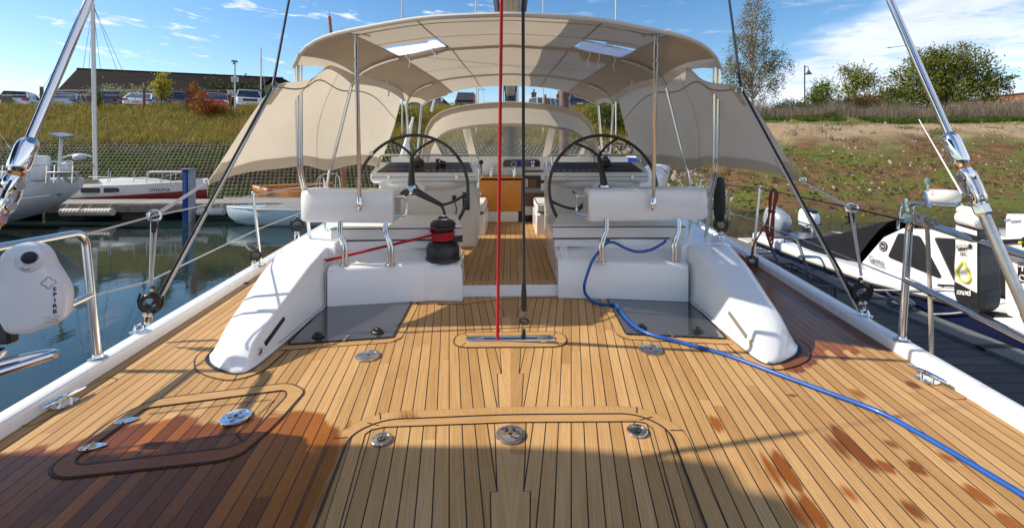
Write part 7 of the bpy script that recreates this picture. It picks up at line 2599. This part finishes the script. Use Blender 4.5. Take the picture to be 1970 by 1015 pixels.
for pts in ([(282, 352), (283, 331), (290, 329), (352, 329), (355, 350)], [(313, 329), (310, 352)], [(328, 331), (328, 352)], [(338, 331), (338, 351)], [(313, 340), (350, 331)], [(208, 352), (208, 327)], [(258, 350), (258, 327)], [(212, 350), (213, 329)], [(170, 340), (300, 343)]):
    m.tube([A(px, py, 21.0) for px, py in pts], .022 if len(pts) > 2 else .016, 6)
m.tube(fillet([A(283, 352, 22.6), A(284, 331, 22.6), A(350, 331, 22.4)], .2), .022, 6)
part('bow_pulpit', m, M('rail_pale', (.60, .60, .60), .4, .4), o)
m = MB(); b_ = A(184, 352, 21.9); t_ = A(178, 8, 21.9); m.tube([b_ + V((0, 0, -.2)), t_], .085, 12); mst = part('mast', m, M('mast_silver', (.62, .60, .57), .4, .2), o)
m = MB()
for (x_, y_) in ((86, 165), (153, 178), (168, 184), (198, 172), (236, 165), (252, 172)):
    m.tube([A(178.5, 9, 21.9), A(178.5 + (x_ - 178.5) * 2.1, 9 + (y_ - 9) * 2.1, 21.9 + (x_ - 178) * .006)], .010, 4)
part('rigging', m, DARKWIRE, mst)
m = MB(); p = A(159, 318, 21.6); m.box(p + V((0, 0, -.02)), (.8, .2, .1)); m.box(A(160, 348, 21.2), (1.4, .3, .12)); part('boom_stub', m, M('boom_wood', (.26, .19, .12), .7), o)

# ---- classic wooden boat further right beyond the pontoon
o = thing('classic_boat', 'small classic wooden boat with brown spar and grey cover beyond the port pontoon', 'boat', V((-9, 22, WATER)))
xa, xb = A(470, 380, 21.6).x, A(705, 380, 21.6).x
rings, ax, sd = hull((xb, 22.3, 0), (xa, 22.3, 0), 2.1, [(0, .7, -.55, -1.4), (.2, .95, -.58, -1.7), (.5, 1, -.6, -1.8), (.8, .6, -.5, -1.7), (1, .04, -.38, -1.0)])
part('hull', MB().loft(rings), VARN, o, smooth=60)
m = MB(); m.tube([A(500, 359, 22), A(545, 357, 22), A(640, 354, 22)], [.05, .085, .085], 10); part('spar', m, VARN, o)
m = MB(); m.tube([A(663, 372, 22.2), A(634, 32, 22.2)], [.10] + [.075], 10); m.tube([A(634, 32, 22.2), A(633, 22, 22.2)], .015, 5); part('mast', m, M('varnished_mast', (.30, .11, .035), .35, var=.15), o)
m = MB()
for px0, py0 in ((560, 420), (700, 330)):
    m.tube([A(634, 34, 22.2), A(px0, py0, 22.2)], .008, 4)
part('shroud', m, WIRE, o)
m = MB()
for pts in ([(608, 362), (611, 342), (624, 334), (650, 334)], [(615, 360), (616, 341), (622, 341), (626, 360)], [(645, 360), (646, 338), (652, 338), (655, 360)]):
    m.tube(fillet([A(px, py, 21.4) for px, py in pts], .15), .022, 6)
part('pulpit', m, STEEL, o)
m = MB(); g = []
for i in range(13):
    px = 430 + i * 14
    g.append([A(px, 386, 20.9), A(px, 381 - (1.4 if i % 3 else 0), 21.0), A(px, 379, 21.6), A(px, 382, 22.2)])
part('grey_cover', m.sheet(g), GREYC, o, smooth=180)

# ---- pale blue dinghy
o = thing('dinghy', 'pale blue dinghy with grey cover lying before the port pontoon', 'dinghy', V((-8, 17.6, WATER)))
xbow, xst = A(437, 405, 17.6).x, A(690, 405, 17.6).x
z1 = A(500, 403, 17).z
rings, ax, sd = hull((xst, 17.6, 0), (xbow, 17.6, 0), 1.5, [(0, .8, z1 - .02, -1.45), (.3, 1, z1 - .03, -1.62), (.6, .92, z1, -1.62), (.8, .66, z1 + .02, -1.56), (.92, .40, z1 + .03, -1.42), (.98, .16, z1 + .03, -1.2), (1, .04, z1 + .03, -1.0)])
hl = part('hull', MB().loft(rings), PALEB, o, smooth=60)
m = MB(); m.tube([r[8] + V((0, 0, .01)) for r in rings], .022, 6); m.tube([r[0] + V((0, 0, .01)) for r in rings], .022, 6); part('gunwale', m, M('gunwale_pale', (.50, .50, .47), .5), hl)
m = MB(); g = []
for i in range(9):
    t = i / 8
    x = xbow + 1.3 + (xst - xbow - 1.3) * t
    hh_ = .05 + .24 * sstep(.0, .5, t)
    g.append([V((x, 16.9, z1 - .01)), V((x, 17.15, z1 + hh_ * .55 + .02 * math.sin(i * 2.1))), V((x, 17.6, z1 + hh_)), V((x, 18.1, z1 + hh_ * .6)), V((x, 18.35, z1))])
part('boat_cover', m.sheet(g), GREYC, o, smooth=180)
m = MB(); m.tube([A(497, 402, 17.3), A(503, 390, 17.4), A(530, 401, 17.6)], .012, 5); m.box(A(481, 401, 17.2), (.3, .12, .04)); part('mooring_bridle', m, WHTROPE, o)

# ---- starboard pontoon
o = thing('pontoon', 'dark weathered timber pontoon alongside to starboard', 'pontoon', V((4.5, 6, WATER)))
zq = -1.0
part('walkway', MB().box((4.25, 7.5, zq - .04), (2.36, 19, .08)), DOCKD, o)
mb = MB()
mb.box((5.62, 7.5, zq - .02), (.38, 19, .12)); mb.box((2.98, 7.5, zq - .02), (.18, 19, .12))
part('edge_board', mb, DOCKE, o)
part('fascia', MB().box((5.83, 7.5, zq - .16), (.05, 19, .28)).box((4.3, 17.02, zq - .16), (3.0, .05, .28)), FASC, o)
FLM = M('pontoon_float_dark', (.03, .03, .03), .8)
for yy in (1, 4, 7, 10, 13, 16): part('float', MB().box((4.3, yy, WATER), (2.4, 1.6, .7)), FLM, o)
# handrail hoop and wire baskets
DKG = M('dark_grey_tube', (.075, .08, .09), .5, .5)
yy = 8.3
pts = [A(1503, 548, 8.6), A(1480, 465, 9.1), A(1486, 456, 9.1), A(1527, 458, 8.5), A(1535, 464, 8.4), A(1560, 545, 7.9)]
o = thing('boarding_rail', 'dark grey tubular boarding rail standing on the starboard pontoon', 'rail', pts[0])
part('rail_tube', MB().tube(fillet([V((p.x, p.y, p.z)) for p in (V((pts[0].x, pts[0].y, zq)), pts[1], pts[2], pts[3], pts[4], V((pts[5].x, pts[5].y, zq)))], .12), .026, 10), DKG, o)
def basket(name, label, c, sx, sy, hgt, rz):
    o = thing(name, label, 'wire basket', (c[0], c[1], zq))
    q = Matrix.Rotation(rz, 3, 'Z')
    P = lambda x, y, z: q @ V((x, y, 0)) + V((c[0], c[1], zq + .03 + z))
    fr = MB()
    cs = [(-sx / 2, -sy / 2), (sx / 2, -sy / 2), (sx / 2, sy / 2), (-sx / 2, sy / 2)]
    for z in (0, hgt): fr.tube([P(x, y, z) for x, y in cs], .018, 8, True)
    for x, y in cs: fr.tube([P(x, y, 0), P(x, y, hgt)], .018, 8)
    part('basket_frame', fr, DKG, o)
    w = MB()
    for (ax_, ay_), (bx_, by_) in zip(cs, cs[1:] + cs[:1]):
        L = math.hypot(bx_ - ax_, by_ - ay_); n = int(L / .055)
        for i in range(1, n): 
            t = i / n; x, y = ax_ + (bx_ - ax_) * t, ay_ + (by_ - ay_) * t
            w.tube([P(x, y, 0), P(x, y, hgt)], .0028, 4, cap=False)
        nz = int(hgt / .055)
        for i in range(1, nz): w.tube([P(ax_, ay_, hgt * i / nz), P(bx_, by_, hgt * i / nz)], .0028, 4, cap=False)
    n = int(sx / .055)
    for i in range(1, n): w.tube([P(-sx / 2 + sx * i / n, -sy / 2, 0), P(-sx / 2 + sx * i / n, sy / 2, 0)], .0028, 4, cap=False)
    n = int(sy / .055)
    for i in range(1, n): w.tube([P(-sx / 2, -sy / 2 + sy * i / n, 0), P(sx / 2, -sy / 2 + sy * i / n, 0)], .0028, 4, cap=False)
    part('wire_mesh', w, M('basket_wire', (.05, .055, .06), .5, .6), o)
    return o
basket('wire_basket', 'dark wire mesh basket on the starboard pontoon behind the rail block', (4.10, 6.75), .85, 1.25, .42, R(-8))
b2_ = basket('wire_basket', 'dark wire mesh basket with a lime tag, nearest to us on the starboard pontoon', (3.62, 5.15), .8, 1.15, .36, R(-8))
part('lime_tag', MB().box((3.80, 5.02, zq + .40), (.18, .12, .012)), YG, b2_)

# ---- cuddy fishing boat beyond the starboard pontoon
fb = thing('fishing_boat', 'white and navy cuddy fishing boat with dark cover and twin outboards at the starboard pontoon', 'motor boat', V((7, 8, WATER)))
gz = -.74
secs = [(0, .92, gz, -1.75), (.05, .96, gz, -1.8), (.3, 1.0, gz, -1.85), (.55, 1.0, gz + .03, -1.85), (.75, .86, gz + .12, -1.8), (.9, .5, gz + .22, -1.6), (1, .05, gz + .30, -1.2)]
rings, ax, sd = hull((7.05, 11.0, 0), (7.05, 4.1, 0), 2.3, secs)
hl = part('hull', MB().loft(rings), NAVY, fb, smooth=60)
# white topside strake and gunwale
m = MB()
gl = []
for r in rings:
    for a_ in (0, ): pass
side = 0 if rings[2][0].x < 7.05 else 8
oth = 8 - side
sgn_ = -1
m.sheet([[r[side] + V((-.015, 0, .035)) for r in rings], [r[side] + V((-.045, 0, .0)) for r in rings], [r[side] + V((-.05, 0, -.13)) for r in rings], [r[side] + V((-.02, 0, -.17)) for r in rings]])
m.sheet([[r[side] + V((-.015, 0, .035)) for r in rings], [r[side] + V((.22, 0, .05)) for r in rings]])
m.sheet([[r[oth] + V((.015, 0, .035)) for r in rings], [r[oth] + V((-.22, 0, .05)) for r in rings]])
part('gunwale', m, HULLW, hl, smooth=50)
m = MB(); m.tube([r[side] + V((-.055, 0, -.15)) for r in rings[:-1]], .022, 8); part('rub_strake', m, RUBBER, hl)
m = MB()
for y0, y1 in ((6.9, 8.9), (9.2, 9.7)):
    m.extr([V((5.888, y0, -1.16)), V((5.888, y1, -1.13)), V((5.888, y1, -1.08)), V((5.888, y0, -1.10))], V((.02, 0, 0)))
part('hull_stripe', m, M('stripe_silver', (.5, .5, .55), .4), hl)
lettering('HI WS', V((5.87, 10.35, -1.05)), (0, -1, 0), (0, 0, 1), .20, HULLW, hl, bold=.004)
# cabin: surveyed on the near side plane x ~ 6.15
def onx(px, py, X=6.12):
    k = (px - X0) / FPX
    Y = X * (_c - k * _s) / (k * _c + _s)
    return A(px, py, Y)
c_sil = [(1640, 538), (1652, 503), (1684, 456), (1716, 439), (1850, 447), (1990, 470), (1990, 660), (1850, 606)]
near = [onx(*p) for p in c_sil]
far_ = [V((7.95, p.y, p.z)) for p in near]
m = MB()
rings2 = [near]
ins = [V((6.12 + .16 * (p.z - near[0].z) / (near[3].z - near[0].z), p.y, p.z)) for p in near]
fars = [V((14.1 - p.x, p.y, p.z)) for p in ins]
m.loft([ins, fars])
cb = part('cabin', m, HULLW, fb, smooth=30, bevel=.03, seg=3)
def pane(pts, nm='window'):
    P = [onx(*p) for p in pts]
    def sh_(p): 
        zt_, zb_ = near[3].z, near[0].z
        return V((6.12 + .16 * (p.z - zb_) / (zt_ - zb_) - .012, p.y, p.z))
    P = [sh_(p) for p in P]
    P = fillet_closed(P, .05, 3)
    w_ = part(nm, MB().extr(P, V((.05, 0, 0))), M('cuddy_window', (.018, .016, .015), .08, spec=.7), fb)
    cc_ = sum(P, V()) / len(P)
    Q = [cc_ + (p - cc_) * 1.06 + V((.006, 0, 0)) for p in P]
    part('window_seal', MB().extr(Q, V((.05, 0, 0))), RUBBER, w_)
pane([(1701, 494), (1714, 450), (1752, 456), (1800, 531), (1795, 533)])
pane([(1783, 459), (1900, 466), (1990, 480), (1990, 600), (1830, 540)])
fn_ = (0, -1, -.0)
def onp_(px, py, o=-.03):
    p = onx(px, py); zt_, zb_ = near[3].z, near[0].z
    return V((6.12 + .16 * (p.z - zb_) / (zt_ - zb_) + o, p.y, p.z))
lettering('Gymo', onp_(1680, 501, -.02), (0, -1, -.06), (0, 0, 1), .13, M('letter_black', (.02, .02, .02), .5), cb)
lettering('ANGLER', onp_(1683, 509, -.02), (0, -1, -.06), (0, 0, 1), .085, M('letter_grey', (.12, .12, .12), .5), cb)
m = MB(); m.lathe([(.085, 0), (.085, .008), (0, .010)], 22, onp_(1688, 474, -.005), (-1, 0, .1)); bd = part('round_badge', m, M('badge_dark', (.03, .025, .03), .5), fb)
m = MB(); m.torus(onp_(1688, 474, -.016), .062, .006, (-1, 0, .1), 20, 6); m.box(onp_(1688, 474, -.018), (.004, .07, .03)); part('badge_print', m, M('badge_print', (.4, .36, .36), .5), bd)
# dark cover over the cockpit
m = MB(); g = []
for (nx_, ny_), (mx_, my_), (rx_, ry_) in (((1478, 468), (1484, 461), (1497, 456)), ((1515, 478), (1530, 468), (1556, 458)), ((1560, 490), (1575, 475), (1604, 451)), ((1598, 503), (1610, 484), (1645, 441)), ((1622, 515), (1634, 494), (1678, 433)), ((1634, 526), (1644, 503), (1708, 428))):
    a_, m_, r_ = onx(nx_, ny_, 5.98), onx(mx_, my_, 6.12), onx(rx_, ry_, 6.75)
    g.append([V((5.97, a_.y, a_.z - .02)), m_, r_, V((7.4, r_.y, r_.z + .01)), V((7.95, r_.y, a_.z + (r_.z - a_.z) * .5)), V((8.15, r_.y, a_.z))])
gs = []
for k in range(len(g) - 1):
    for t in range(4): gs.append([p.lerp(q, t / 4) + V((0, 0, -.012 * math.sin(PI * t / 4))) for p, q in zip(g[k], g[k + 1])])
gs.append(g[-1])
part('cockpit_cover', m.sheet([spline(r, 4) for r in gs]), TARP, fb, smooth=180)
# outboards
def outboard(cx, cy, zc, s_, mat, lab, tilt):
    m = MB()
    q = Matrix.Rotation(tilt, 3, 'X') @ Matrix.Rotation(.2, 3, 'Z')
    P = lambda x, y, z: V((cx, cy, zc)) + q @ V((x * s_, y * s_, z * s_))
    rings = []
    for z, kx, ky, oy in ((-.30, .55, .6, .02), (-.24, .8, .85, .02), (-.05, .95, 1.0, 0), (.15, .95, 1.0, 0), (.27, .8, .85, .03), (.33, .5, .55, .05)):
        rings.append([P(.20 * kx * math.copysign(abs(math.cos(a)) ** .6, math.cos(a)), oy + .33 * ky * math.copysign(abs(math.sin(a)) ** .6, math.sin(a)), z) for a in [2 * PI * i / 24 for i in range(24)]])
    c_ = part('outboard_cowl', m.loft(rings), mat, fb, smooth=50)
    m = MB(); m.loft([[P(x, y, -.30) for x, y in ((-.08, -.14), (.08, -.14), (.08, .16), (-.08, .16))], [P(x, y, -1.05) for x, y in ((-.05, -.10), (.05, -.10), (.05, .12), (-.05, .12))]]); m.box(P(0, -.22, -.32), (.22 * s_, .25 * s_, .3 * s_))
    part('outboard_leg', m, M('outboard_leg_grey', (.30, .32, .34), .4), c_, bevel=.01)
    m = MB(); m.torus(P(0, 0, -.06), .30 * s_, .008, q @ V((0, 0, 1)), 24, 5, sx=.72, sy=1.1) if False else m.box(P(0, .0, -.10), (.40 * s_, .66 * s_, .012), q); part('cowl_line', m, RUBBER, c_)
    return c_, P
SILV = M('cowl_silver', (.36, .41, .45), .3, .3, coat=.5)
cs_, P_ = outboard(6.75, 11.35, -.52, 1.05, SILV, '', R(18))
lettering('HON', A(1556, 447, 11.02) , (.25, 0, -1), (1, 0, .25), .17, M('letter_cowl', (.03, .03, .035), .5), cs_, bold=.003)
cs2, P2_ = outboard(7.55, 11.3, -.44, .78, M('cowl_white', (.68, .72, .76), .3, coat=.4), '', R(6))
m = MB(); m.box(P2_(0, -.02, .31), (.16, .38, .05), Matrix.Rotation(R(6), 3, 'X')); part('cowl_handle', m, BLACK, cs2)
m = MB(); p = A(1510, 456, 11.2); m.loft([[p + V((x, 0, z)) for x, z in ((-.16, -.1), (.1, -.14), (.2, .02), (.02, .13), (-.15, .12))], [p + V((x * .8, .3, z * .8)) for x, z in ((-.16, -.1), (.1, -.14), (.2, .02), (.02, .13), (-.15, .12))]]); part('trim_tab', m, SILV, fb, bevel=.02)
# arch, radar drum, rod holders, aerial
m = MB()
m.tube(fillet([onx(1727, 440, 6.35), onx(1731, 396, 6.35), onx(1745, 391, 6.35), onx(1850, 393, 6.35), onx(1860, 450, 6.35)], .10), .022, 10)
m.tube(fillet([onx(1753, 440, 6.6), onx(1756, 396, 6.6), onx(1765, 392, 6.6), onx(1850, 394, 6.6)], .08), .020, 10)
p = onx(1735, 394, 6.35); q = onx(1750, 393, 6.6); m.tube([p, q], .018, 8)
part('roll_bar', m, STEEL, fb)
m = MB(); c = onx(1812, 377, 6.7); m.lathe([(.02, -.10), (.16, -.10), (.215, -.06), (.225, 0), (.215, .06), (.17, .095), (.02, .10)], 26, c); dr = part('radar_drum', m, M('drum_cream', (.70, .67, .58), .4), fb, smooth=60)
lettering('2', onx(1793, 371, 6.48), (.3, -1, 0), (0, 0, 1), .11, M('print_pinkish', (.45, .30, .30), .6), dr)
m = MB()
for a_, b_ in (((1741, 382), (1745, 407)), ((1778, 368), (1788, 400))): m.tube([onx(*a_, 6.3), onx(*b_, 6.3)], .030, 10)
m.tube([onx(1784, 372, 6.5), onx(1784, 352, 6.5)], .016, 8)
part('rod_holder', m, STEEL, fb)
m = MB(); m.lathe([(.035, 0), (.04, .05), (.03, .09), (0, .09)], 14, onx(1784, 354, 6.5)); m.tube([onx(1738, 424, 6.3), onx(1746, 414, 6.3)], .05, 10); part('lamp', m, M('lamp_teal', (.12, .22, .22), .3), fb)
m = MB(); m.tube([onx(1850, 372, 6.5), onx(1768, 230, 6.5)], [.014, .006], 6); part('aerial', m, M('aerial_white', (.7, .7, .7), .5), fb)
m = MB(); m.tube(fillet([onx(1805, 548, 6.05), onx(1880, 552, 6.05), onx(1960, 562, 6.05)], .05), .016, 8); m.tube([onx(1813, 548, 6.05), onx(1816, 565, 6.05)], .014, 8); part('side_rail', m, BLACK, fb)
# fenders and mooring lines on it
def ball_fender(px, py, Y, r, lab, zz=None):
    c = A(px, py, Y)
    o = thing('boat_fender', lab, 'fender', c)
    part('fender_body', MB().lathe([(.02, -r * 1.35), (r * .6, -r * 1.2), (r, -r * .6), (r, r * .6), (r * .6, r * 1.15), (r * .25, r * 1.3), (r * .2, r * 1.5)], 20, c), BLUEF, o, smooth=60)
    m = MB(); m.tube([c + V((0, 0, r * 1.5)), c + V((.05, 0, r * 1.5 + .25))], .012, 6); part('lanyard', m, BLKROPE, o)
ball_fender(1508, 488, 9.85, .14, 'royal blue fender hanging at the stern quarter of the fishing boat')
ball_fender(1956, 655, 5.75, .17, 'dark blue fender at the right edge of the picture beside the pontoon')
def line(lab, pts, r=.011, mat=WHTROPE):
    m = MB(); m.tube(spline(pts, 6), r, 6)
    return tag(part('mooring_line', m, mat), lab, 'rope')
line('slack mooring line looping from the pontoon to the fishing boat bow', [onx(1668, 590, 5.75), onx(1720, 604, 5.85), onx(1790, 604, 5.95), onx(1860, 599, 6.0), onx(1960, 575, 6.0)])
line('mooring line along the fishing boat side above the pontoon edge', [onx(1590, 545, 5.75), onx(1660, 556, 5.8), onx(1760, 557, 5.9), onx(1900, 548, 6.0)])
o = thing('rope_heap', 'blue and grey mooring rope heap on the starboard pontoon edge', 'rope', onx(1735, 585, 5.65))
m = MB()
c = onx(1733, 590, 5.62); c.z = zq + .05
for i in range(5): m.torus(c + V((rnd.uniform(-.05, .05), rnd.uniform(-.08, .08), .03 * i)), rnd.uniform(.10, .17), .014, (rnd.uniform(-.3, .3), rnd.uniform(-.3, .3), 1), 22, 6)
part('rope_coils', m, rope('slate_blue_rope', (.03, .05, .08), (.08, .10, .12)), o)
# small tender moored further along, only its flank shows
o = thing('tender', 'grey tender hull with dark shade beneath, low at the right edge beyond the pontoon', 'tender', V((6.9, 3.6, WATER)))
rings, ax, sd = hull((6.75, 4.6, 0), (6.75, 1.6, 0), 1.5, [(0, .9, -1.05, -1.6), (.4, 1, -1.05, -1.65), (.8, .7, -1.0, -1.6), (1, .08, -.95, -1.3)])
part('hull', MB().loft(rings), M('tender_grey', (.30, .30, .26), .5), o, smooth=60)
m = MB(); m.tube([r[0] for r in rings], .05, 8); m.tube([r[8] for r in rings], .05, 8); part('tender_tube', m, HULLG, o)
# yellow float
c = A(1441, 468, 13.0)
o = thing('yellow_float', 'bright yellow float box on the water behind the starboard stanchion', 'float', c)
m = MB(); m.loft([[c + V((x * .33, y * .5, -.14)) for x, y in ((-1, -1), (1, -1), (1, 1), (-1, 1))], [c + V((x * .40, y * .55, .0)) for x, y in ((-1, -1), (1, -1), (1, 1), (-1, 1))], [c + V((x * .40, y * .55, .06)) for x, y in ((-1, -1), (1, -1), (1, 1), (-1, 1))]])
part('float_body', m, M('float_yellow', (.62, .46, .02), .5), o, bevel=.03)
m = MB(); m.box(c + V((.05, -.05, .09)), (.52, .6, .05)); part('float_deck', m, M('float_grey', (.5, .5, .46), .6), o, bevel=.015)

# ---- blue and white cruiser seen past the starboard wheel
c = A(1240, 330, 14.0)
o = thing('blue_white_cruiser', 'white motor cruiser with royal blue cover beyond the starboard helm', 'motor boat', V((c.x, 14, WATER)))
x0, x1 = A(1150, 340, 14).x, A(1292, 340, 14).x
zg = A(1260, 322, 14).z
rings, ax, sd = hull((x0 - 1.5, 14.6, 0), (x1, 14.2, 0), 2.3, [(0, .9, zg - .1, -1.7), (.4, 1, zg - .05, -1.8), (.7, .85, zg, -1.7), (.9, .4, zg + .05, -.6), (1, .05, zg + .10, zg - .25)])
part('hull', MB().loft(rings), HULLW, o, smooth=60)
m = MB(); p, q = A(1188, 313, 13.9), A(1240, 304, 13.9); m.loft([[V((p.x - .6, 13.6, zg)), V((p.x - .6, 15.2, zg)), V((p.x - .5, 15.0, q.z + .05)), V((p.x - .5, 13.8, q.z + .05))], [V((q.x + .1, 13.6, zg)), V((q.x + .1, 15.2, zg)), V((q.x, 15.0, q.z)), V((q.x, 13.8, q.z))]])
part('blue_cover', m, M('cover_blue', (.010, .035, .26), .7), o, bevel=.05)
m = MB(); m.tube(fillet([A(1243, 325, 13.6), A(1246, 318, 13.6), A(1268, 320, 13.6), A(1285, 333, 13.9)], .1), .02, 6); part('bow_rail', m, STEEL, o)
m = MB(); p = A(1268, 310, 14.2); m.loft([[p + V((x, 0, z)) for x, z in ((-.75, -.05), (.45, -.16), (.5, .0), (.3, .14), (-.75, .2))], [p + V((x, 1.2, z)) for x, z in ((-.75, -.05), (.45, -.16), (.5, .0), (.3, .14), (-.75, .2))]]); part('windscreen_cover', m, M('cover_cream', (.62, .60, .55), .6), o, bevel=.04)

# ---- far masts rising behind the bank
for px, yt, lab, r in ((502, 98, 'distant pale mast standing behind the gabled house', .06), (774, -5, 'thin distant mast above the port half of the bimini', .05), (1185, -5, 'thin distant mast above the starboard half of the bimini', .05),
                       (916, -8, 'hairline mast left of the boom', .04), (1045, -8, 'hairline mast right of the boom', .04)):
    Y = 30 if px not in (502,) else 45
    b_ = V((A(px, 200, Y).x, Y, 2.0 if Y < 40 else 4.4)); t_ = A(px, yt, Y)
    o = thing('distant_mast', lab, 'mast', b_)
    part('mast_tube', MB().tube([b_, t_ + (t_ - b_) * .05], r, 8), M('mast_pale', (.58, .57, .55), .4), o)
    m = MB(); m.tube([t_, b_ + V((.7, 0, 0))], .012, 4); part('wire_stay', m, WIRE, o)
# upright stays and a pale mast seen between port screen and sprayhood
o = thing('white_mast', 'white mast foot with furled line seen between port screen and sprayhood', 'mast', A(775, 320, 13))
part('mast_tube', MB().tube([A(768, 330, 13), A(795, 225, 13)], [.13, .03], 12), HULLW, o)
m = MB()
for a_, b_ in (((830, 215), (843, 160)), ((850, 195), (846, 150))): m.tube([A(*a_, 13), A(*b_, 13)], .03, 6)
part('mast_stay', m, HULLW, o)
# =================================================================== ADDED UNSEEN SHADE YACHT, CLOSING STEPS
# unseen yacht added off the port quarter so its tent shades our after deck
o = thing('shade_yacht', 'unseen navy tented yacht added off our port quarter to shade the after deck', 'yacht', V((-5.2, -2, WATER)))
rings, ax, sd = hull((-5.2, 2.15, 0), (-5.2, -9.5, 0), 2.9, [(0, .8, -.1, -1.5), (.3, 1, -.1, -1.8), (.7, .8, .05, -1.8), (1, .06, .3, -1.0)])
part('hull', MB().loft(rings), HULLW, o, smooth=60)
part('mast', MB().tube([V((-5.2, -4.2, 0)), V((-5.2, -4.2, 15))], .10, 12), M('shade_yacht_mast', (.6, .6, .58), .4, .3), o)
m = MB()
rr_ = []
for y, k in ((2.12, .80), (2.02, .95), (1.2, 1.0), (-.6, .97), (-4.0, 1.0)):
    rr_.append([V((-5.2 + x * k, y - (.18 if i in (2, 3, 4) else 0) * (1 if y > 1.5 else 0), 2.45 + (z - 2.45) * (1 if y < 2.05 else k))) for i, (x, z) in enumerate(((-1.5, 2.35), (-1.0, 3.5), (-.25, 4.5), (0, 4.7), (.25, 4.5), (1.0, 3.5), (1.5, 2.35), (1.45, 2.33), (0, 4.6), (-1.45, 2.33)))])
part('shade_tent', m.loft(rr_), M('shade_tent_navy', (.02, .025, .06), .8), o, smooth=60)
m = MB()
for sx in (-1.4, 1.4): m.tube([V((-5.2 + sx, 1.9, -.05)), V((-5.2 + sx, 1.9, 2.5))], .02, 8)
part('shade_tent_pole', m, STEEL, o)

# letters become meshes of their own
bpy.context.view_layer.update()
dg = bpy.context.evaluated_depsgraph_get()
for ob in [x for x in scene.objects if x.type == 'FONT']:
    me = bpy.data.meshes.new_from_object(ob.evaluated_get(dg))
    nm = ob.name.split('.')[0]
    nw = bpy.data.objects.new(nm, me)
    COL.objects.link(nw)
    nw.parent = ob.parent
    nw.matrix_parent_inverse = ob.matrix_parent_inverse.copy()
    nw.matrix_basis = ob.matrix_basis.copy()
    bpy.data.objects.remove(ob)
